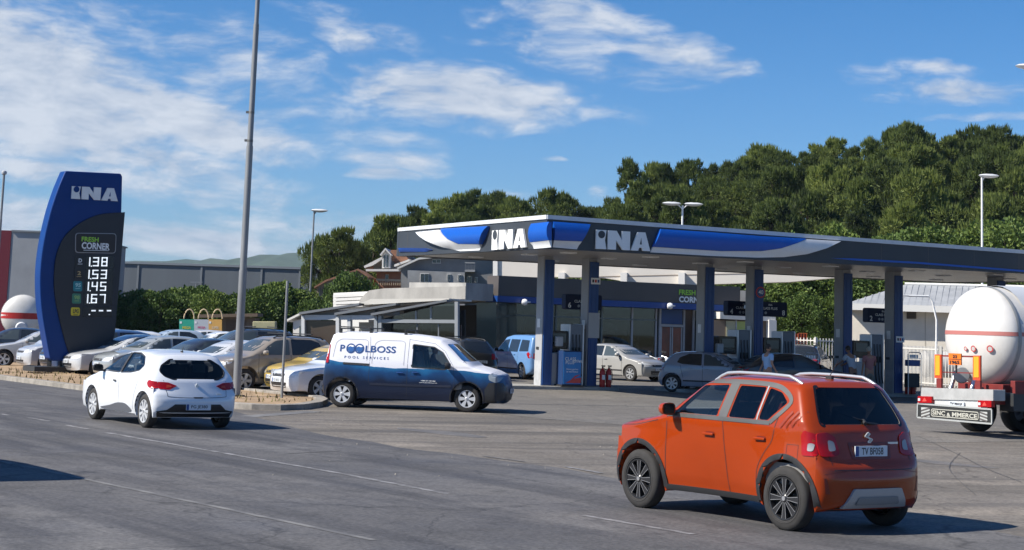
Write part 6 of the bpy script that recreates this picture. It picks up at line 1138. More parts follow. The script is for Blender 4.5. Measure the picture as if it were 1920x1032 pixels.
b = MB(); e0 = PP.P(PP.px(60, 700)[0], .16, -.35); e1 = PP.P(PP.px(215, 700)[0], .16, -.35); b.box(((e0.x+e1.x)/2, (e0.y+e1.y)/2, .2), ((e1-e0).length, 1.1, .16), atan2(PU.y, PU.x)); b.build('plinth', MATS['support_black'], py)
# ---------------------------------------------------------------- poles
def pole(name, base, h, r0_, r1_, label, cat, extra=None, m=GALV):
    r = thing(name, tuple(base), 0, label, cat); b = MB(); n = 4
    for i in range(n): z0 = h*i/n; z1 = h*(i+1)/n; ra = r0_+(r1_-r0_)*i/n; b.tube((0, 0, z0), (0, 0, z1), ra, ra*.985, n=14)
    b.build('shaft', m, r)
    if extra: extra(r)
    return r
def tall(r):
    for z in (2.1, 6.6, 7.35): b = MB(); b.tube((0, 0, z), (0, 0, z+.06), .105-.0046*z+.006); b.box((-.11, 0, z+.04), (.07, .06, .06)); b.build('clamp', mat('clamp_grey', (.12, .12, .12), .6), r)
    b = MB(); b.tube((0, 0, 0), (0, 0, .04), .22, n=8); b.build('base_flange', mat('support_black'), r)
pb = G(443, 746, .02); pole('tall_pole', (pb.x, pb.y, .05), 13, .105, .045, 'tall weathered steel pole rising out of the frame beside the white hatchback', 'pole', tall)
pb = G(528, 750, .02); pole('sign_post', (pb.x, pb.y, .05), 3.0, .035, .035, 'thin bare grey signpost on the tip of the earth island', 'post')
def lamp_head(r, h, dx, name='lamp_head', sg=1):
    b = MB(); b.lathe([(0, -.10), (.18, -.09), (.34, -.03), (.40, .03), (.32, .10), (.15, .15), (0, .16)], (0, 0, 0), 'z', 18)
    v = [(x*1.35*sg+dx, y*.7, z*.85+h+.06*abs(x)) for x, y, z in b.v]; b.v = v; b.build(name, mat('lamp_white', (.55, .56, .57), .5), r)
def lamp(px, ytop, Y, label, heads, xb=None, m=WHITEP):
    p = AT(px, ytop, Y); r = thing('street_lamp', (p.x, Y, 0), 0, label, 'street lamp', 'street lamps around the station'); h = p.z; b = MB(); b.tube((0, 0, 0), (0, 0, h*.45), .09, .075, n=12); b.tube((0, 0, h*.45), (0, 0, h-.05), .06, .05, n=12); b.build('pole', m, r)
    for d in heads: b = MB(); b.path([(0, 0, h-.25), (d*.25, 0, h-.05), (d*.5, 0, h)], .03); b.build('arm', m, r); lamp_head(r, h, d*.72)
    return r
lamp(589, 396, 110, 'grey street lamp left of the dark pines', (.45,), m=GALV); lamp(1280, 384, 100, 'white twin headed street lamp above the canopy', (-.85, .85)); lamp(1841, 331, 92, 'white single headed street lamp in front of the hill at right', (.5,)); lamp(1963, 128, 62, 'street lamp whose head just enters the right edge of the picture', (-.8,))
pb = AT(8, 322, 75); pole('flag_pole', (pb.x, 75, 0), pb.z-.1, .07, .045, 'slim pole with a ball top at the far left edge', 'pole', lambda r: MB().lathe([(0, -.12), (.1, -.06), (.12, 0), (.1, .06), (0, .12)], (0, 0, pb.z-.05), 'z', 12).build('ball_finial', LGREY, r))
# ---------------------------------------------------------------- tanker trailer
TU = Vector((1.15, -2.3, 0)).normalized(); TF = Vector((-TU.y, TU.x, 0)); TO = Vector((9.5, 41.9, 0)); TP = Plane(TO, TU)   # TP.n points backwards
TKW = mat('tank_white', (.66, .64, .61), .38, coat=.25, col2=(.56, .54, .50), vscale=1.1); TKR = mat('chassis_red', (.20, .022, .018), .55, var=.35); STR = mat('stripe_red', (.42, .15, .13), .5)
tk = thing('tanker_trailer', (0, 0, 0), 0, 'white gas tanker trailer with red stripe at the right edge', 'tanker')
def TL(w, f, z): return TO+TU*w+TF*f+Vector((0, 0, z))
def tank(par, C, ax, side, R, Lg, dome, nm='tank', stripe=True, n=48):
    b = MB(); prof = [(R*sin(t), -dome*cos(t)) for t in [pi/2*i/14 for i in range(15)]]+[(R, Lg)]+[(R*cos(t), Lg+dome*sin(t)) for t in [pi/2*i/8 for i in range(1, 9)]]
    vs = []; up = Vector((0, 0, 1))
    for r_, h in prof:
        for i in range(n): t = 2*pi*i/n; vs.append(C+ax*h+side*(r_*cos(t))+up*(r_*sin(t)))
    m = len(prof); b.add(vs, [(k*n+i, k*n+(i+1) % n, (k+1)*n+(i+1) % n, (k+1)*n+i) for k in range(m-1) for i in range(n)], 0, True); o = b.build(nm, TKW, par, sharp=60)
    b = MB(); 
    for h in (0.02,): 
        rp_ = [(R+.012, h-.05), (R+.02, h), (R+.012, h+.05)]; vs = [C+ax*hh+side*(rr*cos(2*pi*i/n))+up*(rr*sin(2*pi*i/n)) for rr, hh in rp_ for i in range(n)]; b.add(vs, [(k*n+i, k*n+(i+1) % n, (k+1)*n+(i+1) % n, (k+1)*n+i) for k in range(2) for i in range(n)], 0, True)
    b.build('weld_ring', mat('tank_edge', (.30, .31, .31), .5), par)
    if stripe:
        b = MB(); pts = []
        for sg in (-1, 1):
            for k in range(len(prof)-9):
                pass
        za, zb_ = stripe
        for k in range(16):
            r_, h = prof[k]; row = []
        def pt(k, z, sg): r_, h = prof[k]; q = max(0, r_*r_-z*z); return C+ax*h+side*(sg*sqrt(q))+up*z
        vs = []; s_ = [('f', k) for k in range(-30, 31)]; s_ = [('s', 0)]+s_+[('s', 1)]
        for kind_, k in s_:
            for z in (za, zb_):
                wm = sqrt(R*R-z*z)
                if kind_ == 's': q = C+ax*Lg+side*(wm*(1.003 if k else -1.003))+up*z; vs.append(q); continue
                w = wm*sin(pi/2*k/30); h = -dome*sqrt(max(0, 1-(w*w+z*z)/(R*R))); d = (side*w+up*z+ax*(h*(R/dome)**2)).normalized(); vs.append(C+ax*h+side*w+up*z+d*.006)
        b.add(vs, [(2*i, 2*i+1, 2*i+3, 2*i+2) for i in range(len(s_)-1)], 0, True); b.build('stripe', STR if par is tk else REDP, par, fixn=False)
    return o
TCz = 2.20; tank(tk, TL(1.12, 1.15, TCz), TF, TU, 1.14, 9.5, .62, stripe=(.03, .12))
b = MB(); 
for i in range(7):
    t0, t1 = radians(38+i*15), radians(38+(i+1)*15)
vs = [TL(1.12+1.18*cos(radians(38+i*13)), f, TCz+1.18*sin(radians(38+i*13))) for f in (1.45, 10.3) for i in range(9)]; b.add(vs, [(i, i+1, 10+i, 9+i) for i in range(8)], 0, True); b.build('sun_shield', mat('shield_grey', (.50, .52, .55), .5), tk, fixn=False)
b = MB(); b.prism(TP.poly([(1727, 727), (1862, 731), (1862, 752), (1726, 749)]), TP.P, -.35, 0); b.build('bumper_beam', mat('bumper_grey', (.42, .42, .41), .5, var=.2, vscale=4), tk, bevel=.012)
b = MB(); b.prism(TP.poly([(1750, 750), (1838, 752), (1838, 765), (1750, 763)]), TP.P, -.2, -.03); b.build('plate_panel', mat('panel_white', (.5, .5, .49), .5), tk)
for (x0, x1, y0) in ((1724, 1750, 743), (1837, 1862, 751)):
    b = MB(); b.prism(TP.poly([(x0, y0), (x1, y0+.7), (x1, y0+13), (x0, y0+12.5)]), TP.P, -.05, .05); o = b.build('tail_light', REDL, tk); xm = (x0+x1)/2; b = MB(); b.prism(TP.poly([(xm-4, y0+10), (xm+4, y0+10), (xm, y0+3)]), TP.P, .052, .06); b.build('triangle_reflector', mat('reflector', (.7, .08, .06), .3), o); b = MB(); b.prism(TP.poly([(x0+1, y0+4), (x0+5, y0+4), (x0+5, y0+9), (x0+1, y0+9)]), TP.P, .052, .06); b.build('lens', WLENS, o)
b = MB(); b.prism(TP.poly([(1722, 757), (1861, 768), (1861, 795), (1721.5, 783)]), TP.P, -.03, .02); fl = b.build('mud_flap', mat('flap_black', (.018, .019, .018), .6), tk)
b = MB(); P_ = TP.poly([(1722, 757), (1861, 768), (1861, 795), (1721.5, 783)])
for i in range(4): a_, c_ = Vector(P_[i]), Vector(P_[(i+1) % 4]); b.prism(strip2([tuple(a_), tuple(c_)], .035), TP.P, .021, .03)
b.build('flap_edging', mat('edging_grey', (.35, .36, .35), .5), fl)
b = MB(); P_ = rnd(TP.poly([(1748, 767), (1836, 773.5), (1836, 787.5), (1748, 780)]), .05)
for i in range(len(P_)): b.prism(strip2([P_[i], P_[(i+1) % len(P_)]], .018), TP.P, .022, .028)
b.build('name_frame', mat('letter_cream', (.45, .44, .38), .5), fl)
def ttext(s, x0, x1, ybl, ybr, hpx, par, m, bold=.03, d=.03, nm='lettering'):
    a0_, z0_ = TP.px(x0, ybl); a1_, z1_ = TP.px(x1, ybr); _, zt_ = TP.px(x0, ybl-hpx); vs, fs = text2(s, 1, bold); X0 = min(v[0] for v in vs); X1 = max(v[0] for v in vs); Y0 = min(v[1] for v in vs); Y1 = max(v[1] for v in vs)
    b = MB(); b.add([TP.P(a0_+(x-X0)/(X1-X0)*(a1_-a0_), z0_+(z1_-z0_)*(x-X0)/(X1-X0)+(y-Y0)/(Y1-Y0)*(zt_-z0_), d) for x, y in vs], fs); return b.build(nm, m, par, fixn=False)
ttext('SINC', 1750, 1774, 777.5, 780, 8.5, fl, MATS['letter_cream']); ttext('MMERCE', 1787, 1834, 781.5, 785.5, 8.5, fl, MATS['letter_cream']); ttext('&', 1777, 1784, 781, 782, 7, fl, MATS['letter_cream'])
for (x0, x1, y0) in ((1729, 1745, 764), (1839, 1853, 772)):
    b = MB(); b.prism(TP.poly([(x0, y0), (x1, y0+1), (x1, y0+18), (x0, y0+17)]), TP.P, .022, .028); o = b.build('chevron_plate', mat('chevron_white', (.42, .43, .41), .5), fl)
    for j in range(3): b = MB(); q = y0+1+j*6; b.prism(TP.poly([(x0, q+4), (x1, q-1), (x1, q+2), (x0, q+7)] if x0 < 1800 else [(x0, q-1), (x1, q+4), (x1, q+7), (x0, q+2)]), TP.P, .029, .033); b.build('chevron', mat('chevron_dark', (.10, .09, .085), .5), o)
b = MB(); b.prism(TP.poly([(1780, 753), (1808, 755), (1808, 762), (1780, 760)]), TP.P, -.02, .02); p_ = b.build('number_plate', mat('plate_white'), tk); ttext('TV R0127', 1783, 1806, 758.7, 760.5, 4.4, p_, L_DK, .03)
for (x0, x1, y0, y1) in ((1752, 1765, 665, 710), (1824, 1838, 667, 714)):
    b = MB(); b.prism(TP.poly([(x0, y0), (x1, y0), (x1, y1), (x0, y1-1)]), TP.P, -.04, .0); o = b.build('marker_post', mat('marker_red', (.50, .06, .015), .5), tk); b = MB(); b.prism(TP.poly([(x0+2, y0+2), (x1-2.5, y0+2), (x1-2.5, y1-6), (x0+2, y1-6)]), TP.P, .002, .01); b.build('amber_panel', mat('amber', (.85, .33, .02), .4), o)
    b = MB(); b.prism(TP.poly([(x0+3, y1), (x1-1, y1), (x1-1, 732), (x0+3, 730)]), TP.P, -.06, -.01); b.build('bracket', TKR, tk)
b = MB(); b.prism(TP.poly([(1765, 666), (1824, 667.5), (1824, 670.5), (1765, 669)]), TP.P, -.05, -.02); b.prism(TP.poly([(1765, 697), (1824, 699), (1824, 701), (1765, 699)]), TP.P, -.05, -.02); b.build('cross_bar', TKR, tk)
b = MB(); b.prism(TP.poly([(1780, 662.5), (1803, 663.5), (1803, 685), (1780, 684)]), TP.P, -.01, .02); hp = b.build('hazard_plate', mat('hazard_orange', (.72, .16, .01), .45), tk); ttext('23', 1788, 1796, 671.5, 672, 6, hp, L_DK, .03); ttext('1965', 1783, 1800.5, 682.5, 683, 6.5, hp, L_DK, .03); b = MB(); b.prism(TP.poly([(1780, 673), (1803, 674), (1803, 675), (1780, 674)]), TP.P, .021, .025); b.build('divider', L_DK, hp)
b = MB(); b.prism(TP.poly([(1791, 684), (1793, 684), (1793, 700), (1791, 700)]), TP.P, -.03, 0); b.build('plate_stem', BLACK, tk)
for x, y, r_ in ((1790, 653, .072), (1813, 653, .08), (1777, 653, .05)):
    a_, z_ = TP.px(x, y); w = a_-1.12; zz = z_-TCz; rr = sqrt(w*w+zz*zz)/1.14; f = 1.15-.62*sqrt(max(.05, 1-rr*rr))-.03; n_ = Vector((0, 0, 0)); base = TL(a_, f, z_); b = MB()
    nrm = (TU*(w/1.17**2)+Vector((0, 0, zz/1.17**2))+TF*((f-1.15)/.62**2)).normalized(); s1 = nrm.cross(Vector((0, 0, 1))).normalized(); s2 = s1.cross(nrm)
    b.add([base+s1*cos(t)*r_*k+s2*sin(t)*r_*k+nrm*.01 for k in (1, .66) for t in [2*pi*i/20 for i in range(20)]], [(i, (i+1) % 20, 20+(i+1) % 20, 20+i) for i in range(20)]); o = b.build('warning_disc', mat('disc_red', (.45, .04, .04), .5), tk, fixn=False)
    b = MB(); b.add([base+s1*cos(t)*r_*.66+s2*sin(t)*r_*.66+nrm*.011 for t in [2*pi*i/20 for i in range(20)]], [tuple(range(20))]); b.build('disc_face', mat('disc_pale', (.45, .44, .42), .7), o, fixn=False)
def tbox(w0, w1, f0_, f1_, z0, z1, m, nm, bev=.01): b = MB(); c = TL((w0+w1)/2, (f0_+f1_)/2, (z0+z1)/2); b.box(c, (w1-w0, f1_-f0_, z1-z0), atan2(TU.y, TU.x)); return b.build(nm, m, tk, bevel=bev)
tbox(.3, .5, .1, 10, .72, .95, TKR, 'chassis_rail'); tbox(2.04, 2.24, .1, 10, .72, .95, TKR, 'chassis_rail'); tbox(.25, 2.3, .25, .5, .75, 1.0, TKR, 'cross_member'); tbox(.5, 2.0, .9, 1.3, .9, 1.15, TKR, 'tank_saddle'); tbox(2.35, 2.5, .8, 1.5, .95, 1.25, TKR, 'side_locker'); tbox(2.2, 2.52, 1.7, 9.0, 1.1, 1.22, mat('bumper_grey'), 'side_rail')
tbox(2.05, 2.5, .75, 1.25, .58, .98, mat('box_black', (.03, .033, .036), .5), 'tool_box'); tbox(2.3, 2.45, 1.5, 2.0, .35, 1.1, TKR, 'side_bracket')
for f in (1.75, 3.05, 4.35):
    for w in (.17, 2.38):
        b = MB(); R_ = .50; n = 32; prof = [(.28, -.13), (.31, -.17), (.46, -.17), (R_, -.12), (R_, .12), (.46, .17), (.31, .17), (.28, .13)]; c0 = TL(w, f, R_); vs = [c0+TU*h+TF*(r_*cos(2*pi*i/n))+Vector((0, 0, r_*sin(2*pi*i/n))) for r_, h in prof for i in range(n)]
        b.add(vs, [(k*n+i, k*n+(i+1) % n, (k+1)*n+(i+1) % n, (k+1)*n+i) for k in range(7) for i in range(n)], 0, True); wh = b.build('wheel', RUBBER, tk)
        b = MB(); prof = [(.29, .13 if w > 1 else -.13), (.24, .05 if w > 1 else -.05), (.12, .05 if w > 1 else -.05), (.10, .15 if w > 1 else -.15), (0, .15 if w > 1 else -.15)]; vs = [c0+TU*h+TF*(r_*cos(2*pi*i/n))+Vector((0, 0, r_*sin(2*pi*i/n))) for r_, h in prof for i in range(n)]; b.add(vs, [(k*n+i, k*n+(i+1) % n, (k+1)*n+(i+1) % n, (k+1)*n+i) for k in range(4) for i in range(n)], 0, True); b.build('rim', mat('rim_grey', (.3, .3, .31), .5), wh)
    tbox(2.15, 2.55, f-.58, f+.58, 1.03, 1.07, BLACK, 'mudguard')
# left tank
lt = thing('gas_tank', (0, 0, 0), 0, 'white rounded gas tank with a red stripe left of the pylon', 'tank'); C_ = AT(42, 592, 82); ax = Vector((-.25, .97, 0)).normalized(); sd = Vector((.97, .25, 0)); tank(lt, C_, ax, sd, .94, 4.5, .5, stripe=(-.15, .12))
b = MB()
for d in (.4, 3.6): b.box(C_+ax*d+Vector((0, 0, -C_.z/2-.35)), (1.2, .3, C_.z-.6), atan2(sd.y, sd.x))
b.build('saddle', BLACK, lt); b = MB(); b.tube(C_-ax*.45+Vector((0, 0, -.55)), C_-ax*.6+Vector((0, 0, -.55)), .28, .22, n=16); b.build('manhole', mat('shield_grey'), lt)
# ---------------------------------------------------------------- white service building, fence and tank on the right
WB = Plane(AT(1700, 600, 90), (.96, -.28)); WB.o.z = 0
wb = thing('service_building', (0, 0, 0), 0, 'long cream building with hipped grey corrugated roof at right', 'building')
b = MB(); a0_ = WB.px(1598, 600)[0]; b.prism([(a0_, 0), (a0_+18, 0), (a0_+18, 3.55), (a0_, 3.55)], WB.P, -10, 0); b.build('wall', CREAM, wb)
a0_ = WB.px(1590, 600)[0]; z0_ = WB.px(1640, 583)[1]; z1_ = WB.px(1640, 571)[1]; b = MB(); b.prism([(a0_, z0_), (a0_+19, z0_), (a0_+19, z1_), (a0_, z1_)], WB.P, -.5, .9); b.build('gutter_board', mat('eave_white', (.62, .61, .58), .6), wb)
CORR = mat('corrugated_roof', (.36, .37, .38), .6, col2=(.28, .29, .30), vscale=1.4)
zr = WB.px(1750, 532)[1]; b = MB(); A = [WB.P(a0_, z1_, .88), WB.P(a0_+19, z1_, .88), WB.P(a0_+19, zr, -3), WB.P(a0_+2.6, zr, -3), WB.P(a0_, z1_, -8)]; b.add(A, [(0, 1, 2, 3), (0, 3, 4)])
n = 60
for i in range(n):
    a = a0_+.2+i*.31; t = min(1, (a-a0_)/2.6); p0, p1 = WB.P(a, z1_+.01, .87), WB.P(a0_+(a-a0_), z1_+(zr-z1_)*t, .88-3.88*t); b.add([p0-WB.u*.03, p0+WB.u*.03, p1+WB.u*.03+Vector((0, 0, .03)), p1-WB.u*.03+Vector((0, 0, .03))], [(0, 1, 2, 3)])
b.build('roof', CORR, wb, fixn=False); b = MB(); p0, p1 = WB.P(a0_+2.6, zr+.03, -3), WB.P(a0_+19, zr+.03, -3); b.tube(p0, p1, .09, n=8); b.build('ridge_cap', mat('eave_white'), wb)
b = MB(); b.prism(WB.poly([(1700, 585), (1718, 585), (1718, 598), (1700, 598)]), WB.P, .01, .06); v_ = b.build('vent', mat('vent_brown', (.10, .07, .045), .6), wb)
for i in range(4): b = MB(); b.prism(WB.poly([(1701, 587+i*3), (1717, 587+i*3), (1717, 588+i*3), (1701, 588+i*3)]), WB.P, .065, .09); b.build('slat', mat('slat_dark', (.05, .04, .03), .6), v_)
for x in (1735,): b = MB(); b.prism([(WB.px(x, 600)[0]-.02, 0), (WB.px(x, 600)[0]+.02, 0), (WB.px(x, 600)[0]+.02, 3.5), (WB.px(x, 600)[0]-.02, 3.5)], WB.P, .004, .012); b.build('wall_joint', mat('joint_tan', (.40, .36, .30), .8), wb)
p0 = WB.P(*WB.px(1686, 555), .9); r = thing('vent_pipe', (0, 0, 0), 0, 'bent white pipe rising beside the service building roof', 'pipe'); b = MB(); b.path([AT(1755, 720, 80), AT(1756, 600, 80), AT(1748, 565, 80), AT(1742, 556, 80), AT(1690, 554.5, 80)], .045); b.build('tube', WHITEP, r); b = MB(); p0 = AT(1690, 554.5, 80); b.box(p0, (.6, .14, .07)); b.build('lamp_head', mat('lamp_white'), r)
# railings
def fence(name, A, B_, h, z0, gap, label, post=True, m=None):
    m = m or mat('railing_white', (.60, .58, .54), .55); r = thing(name, (0, 0, 0), 0, label, 'fence', 'white railings behind the pumps'); A = Vector((A[0], A[1], z0)); B_ = Vector((B_[0], B_[1], z0)); d = B_-A; L_ = d.length; n = int(L_/gap); u = d/L_; rz = atan2(u.y, u.x)
    for z in (.12, h-.12): b = MB(); b.box(A+d/2+Vector((0, 0, z)), (L_, .05, .05), rz); b.build('rail', m, r)
    cnt = min(n, 95)
    for i in range(cnt): p = A+d*((i+.5)/cnt); b = MB(); b.box(p+Vector((0, 0, h/2)), (.045, .03, h), rz); b.build('picket', m, r)
    k = max(1, int(L_/2.4))
    for i in range(k+1): p = A+d*(i/k); b = MB(); b.box(p+Vector((0, 0, h/2)), (.09, .09, h+.1), rz); b.build('post', m, r)
    return r
q0, q1 = AT(1530, 600, 84), AT(1692, 600, 84); fence('railing', q0[:2], (q1.x, 86), 1.75, .25, .17, 'low white railing behind the pumps, left of the service building')
q0, q1 = AT(1692, 600, 83.5), AT(1762, 600, 80); fence('railing', q0[:2], q1[:2], 1.75, .05, .13, 'white railing in front of the white gas vessel'); q0 = AT(1764, 600, 79.8); fence('railing', q0[:2], (q0.x+5, 78), 1.75, .05, .13, 'white railing continuing behind the tanker trailer')
q0, q1 = AT(1455, 600, 88), AT(1530, 600, 86); fence('railing', q0[:2], q1[:2], 1.5, .5, .2, 'short white railing in front of the orange cages')
lt = thing('gas_vessel', (0, 0, 0), 0, 'white horizontal gas vessel behind the white railing', 'tank'); C_ = AT(1735, 683, 86.5); C_.z = .95; tank(lt, C_, Vector((1, .1, 0)).normalized(), Vector((-.1, 1, 0)).normalized(), .62, 3, .3, stripe=None); b = MB(); b.box(C_+Vector((.6, 0, -.72)), (.3, .9, .5)); b.build('saddle', CONC, lt)
GR = mat('gravel_verge', (.33, .28, .21), .95, col2=(.22, .18, .13), vscale=3)
sheet('gravel_verge', [(17, 72), (40, 66), (44, 88), (22, 86)], .006, GR)
# orange cages
r0c = None
for k, (px, py, Y) in enumerate([(1480, 630, 92), (1497, 630, 92)]):
    p = AT(px, 646, Y); lab = ['left orange wire gas bottle cage beyond the pumps', 'right orange wire gas bottle cage beyond the pumps'][k]; r = thing('bottle_cage', (p.x, Y, 0), 0, lab, 'cage', 'orange gas bottle cages'); OC = mat('cage_orange', (.50, .10, .03), .6)
    b = MB(); b.box((0, .25, 1.1), (.85, .5, 2.15)); b.build('bottles', mat('cage_inside', (.24, .06, .025), .7, var=.6, vscale=5), r)
    b = MB(); [b.box((-.43+i*.14, -.02, 1.1), (.03, .03, 2.2)) for i in range(7)]; [b.box((0, -.02, .05+i*.36), (.9, .035, .03)) for i in range(7)]; b.build('frame', OC, r)
# kiosk right of the shop doors
KP = Plane(AT(1400, 600, 86), (1, .25)); KP.o.z = 0; kx = thing('shop_annex', (0, 0, 0), 0, 'small white and cream glazed annex at the right end of the shop', 'annex')
def kpoly(nm, pts, d0, d1, m): b = MB(); b.prism(KP.poly(pts), KP.P, d0, d1); return b.build(nm, m, kx)
kpoly('fascia', [(1346, 585), (1450, 590), (1450, 603), (1346, 598)], -3, .3, WTRIM); kpoly('wall', [(1334, 720), (1334, 600), (1450, 603), (1450, 720)], -3, 0, mat('tan_panel', (.20, .15, .11), .7)); kpoly('window', [(1361, 602), (1378, 602), (1378, 640), (1361, 640)], .01, .05, mat('pale_yellow_glass', (.42, .40, .26), .3)); kpoly('window', [(1381, 603), (1397, 603), (1397, 640), (1381, 640)], .01, .05, mat('lime_glass', (.38, .44, .13), .3)); kpoly('pillar', [(1436, 600), (1450, 601), (1450, 648), (1436, 648)], .02, .4, mat('white_render')); kpoly('pillar', [(1378.3, 600), (1380.7, 600), (1380.7, 720), (1378.3, 720)], .02, .08, LGREY)
wp = AT(1366, 590, 88); b = MB(); b.box((wp.x+.55, 89.5, 2.1), (1.0, 1, 4.2)); tag(b.build('rear_wall', mat('concrete_end')), 'plain grey wall block beyond the right end of the shop', 'wall')
# ---------------------------------------------------------------- car park edge: advertising panels, kiosk, containers
sg_ = thing('advert_panels', (0, 0, 0), 0, 'three coloured advertising panels topped by pale hoops', 'advert board'); AP2 = Plane(AT(375, 600, 93), (1, .05)); AP2.o.z = 0
for x0, x1, m_, tx, tc_ in ((336, 364, mat('ad_green', (.03, .36, .24), .5), 'MEGA', mat('ad_yellow', (.6, .5, .05), .5)), (364, 391, mat('ad_white', (.48, .50, .53), .5), 'AKCIJA', mat('ad_magenta', (.5, .04, .15), .5)), (391, 416, mat('ad_orange', (.68, .38, .10), .5), 'SUPER', mat('ad_cream', (.65, .55, .4), .5))):
    b = MB(); b.prism(AP2.poly([(x0, 599), (x1, 599.5), (x1, 622.5), (x0, 621.5)]), AP2.P, -.06, 0); o = b.build('panel', m_, sg_); wtext(AP2, tx, x0+6, x1-6, 617, 612, .01, tc_, o, .03); b = MB(); b.prism(AP2.poly([(x0+1, 603), (x0+5, 603), (x0+5, 607), (x0+1, 607)]), AP2.P, .002, .01); b.build('logo_square', L_WHITE, o)
for x in (354, 381, 407): cx_, cz_ = AP2.px(x, 598); b = MB(); b.path([AP2.P(cx_+.26*cos(t), cz_+.48*sin(t), -.1) for t in [pi*i/12 for i in range(13)]], .035); b.build('hoop', mat('hoop_cream', (.55, .42, .26), .6), sg_)
for x in (340, 364, 391, 413): a_, z_ = AP2.px(x, 622); b = MB(); b.tube(AP2.P(a_, 0, -.1), AP2.P(a_, z_, -.1), .04); b.build('leg', mat('hoop_cream'), sg_)
b = MB(); kp_ = Plane(AT(445, 600, 96), (1, .05)); kp_.o.z = 0; kb = thing('wooden_kiosk', (0, 0, 0), 0, 'brown flat roofed wooden kiosk behind the advertising panels', 'kiosk'); WOODB = mat('kiosk_wood', (.22, .15, .095), .8, var=.2, vscale=2)
b.prism(kp_.poly([(417, 690), (417, 593), (478, 596), (478, 690)]), kp_.P, -3, 0); b.build('wall', WOODB, kb); b = MB(); b.prism(kp_.poly([(374, 590), (484, 588), (484, 594), (374, 596)]), kp_.P, -3.2, .4); b.build('roof', mat('kiosk_roof', (.17, .12, .08), .8), kb); b = MB(); b.prism(kp_.poly([(424, 690), (424, 601), (462, 601), (462, 690)]), kp_.P, .01, .04); b.build('door', mat('kiosk_door', (.13, .08, .05), .8), kb)
def blk(nm, x0, y0, x1, y1, Y, dep, m, label, cat, zb=None):
    pl = Plane(AT((x0+x1)/2, 600, Y), (1, .06)); pl.o.z = 0; P_ = pl.poly([(x0, y1), (x1, y1), (x1, y0), (x0, y0)]); b = MB(); b.prism(P_ if zb is None else [(P_[0][0], zb), (P_[1][0], zb), P_[2], P_[3]], pl.P, -dep, 0); return tag(b.build(nm, m, bevel=.03), label, cat)
blk('white_container', 457, 620, 525, 650, 88, 2.3, mat('container_white', (.40, .42, .44), .6, var=.15), 'grey white container box behind the parked cars', 'container', 0.0)
blk('cream_cistern', 474, 603, 516, 620, 91, 1.4, mat('cistern_cream', (.48, .44, .24), .6, var=.15, vscale=3), 'cream plastic cistern standing higher behind the white container', 'cistern', 0.0)
for k, (x, y) in enumerate(((237, 632), (290, 630))):
    p = AT(x, y, 90); r = thing('globe_post', (p.x, p.y, 0), 0, ['left white globe topped post by the dry grass', 'right white globe topped post by the dry grass'][k], 'post', 'globe topped posts'); b = MB(); b.tube((0, 0, 0), (0, 0, p.z-.1), .05); b.build('post', LGREY, r); b = MB(); b.lathe([(.0, -.16), (.1, -.12), (.15, 0), (.1, .12), (0, .16)], (0, 0, p.z), 'z', 14); b.build('globe', WHITEP, r)
# ---------------------------------------------------------------- motorbikes
def bike(loc, rz, col, label):
    r = thing('motorbike', loc, rz, label, 'motorbike', 'motorbikes parked by the shop doors')
    for x in (-.65, .65): b = MB(); b.lathe([(.23, -.04), (.30, -.05), (.31, 0), (.30, .05), (.23, .04)], (x, 0, .31), 'y', 22); w = b.build('wheel', RUBBER, r); b = MB(); b.lathe([(.24, -.02), (.05, -.03), (.05, .03), (.24, .02)], (x, 0, .31), 'y', 10); b.build('rim', RIMS, w)
    b = MB(); b.box((0, 0, .42), (.5, .26, .34)); b.build('engine', mat('engine_grey', (.12, .12, .12), .5, .3), r, bevel=.05); b = MB(); b.lathe([(0, -.30), (.10, -.24), (.15, 0), (.12, .2), (0, .3)], (-.12, 0, .78), 'x', 14); b.build('fuel_tank', col, r)
    b = MB(); b.box((.38, 0, .80), (.62, .26, .10)); b.build('seat', BLACK, r, bevel=.04); b = MB(); b.path([(-.65, .1, .31), (-.48, .1, .85), (-.42, .3, 1.0)], .02); b.path([(-.65, -.1, .31), (-.48, -.1, .85), (-.42, -.3, 1.0)], .02); b.path([(-.42, -.36, 1.02), (-.5, 0, .92), (-.42, .36, 1.02)], .018); b.build('fork_and_bars', STEEL, r)
    b = MB(); b.lathe([(0, -.05), (.09, -.04), (.1, .04), (0, .06)], (-.62, 0, .86), 'x', 14); b.build('headlight', WLENS, r); b = MB(); b.box((.74, 0, .72), (.2, .14, .06)); b.build('tail_light', REDL, r)
    for sg in (-1, 1): b = MB(); b.tube((-.42, sg*.28, 1.0), (-.40, sg*.34, 1.18), .01); b.box((-.40, sg*.35, 1.2), (.02, .12, .07)); b.build('mirror', BLACK, r)
    return r
p = AT(1236, 690, 78); bike((p.x, 78, 0), radians(70), REDP, 'red motorbike parked by the shop doors'); p = AT(1262, 690, 79); bike((p.x, 79, 0), radians(60), BLACKG, 'black motorbike parked right in front of the shop doors'); p = AT(1287, 690, 79.5); bike((p.x, 79.5, 0), radians(110), mat('bike_silver', (.4, .4, .42), .3), 'silver motorbike parked right of the shop doors')
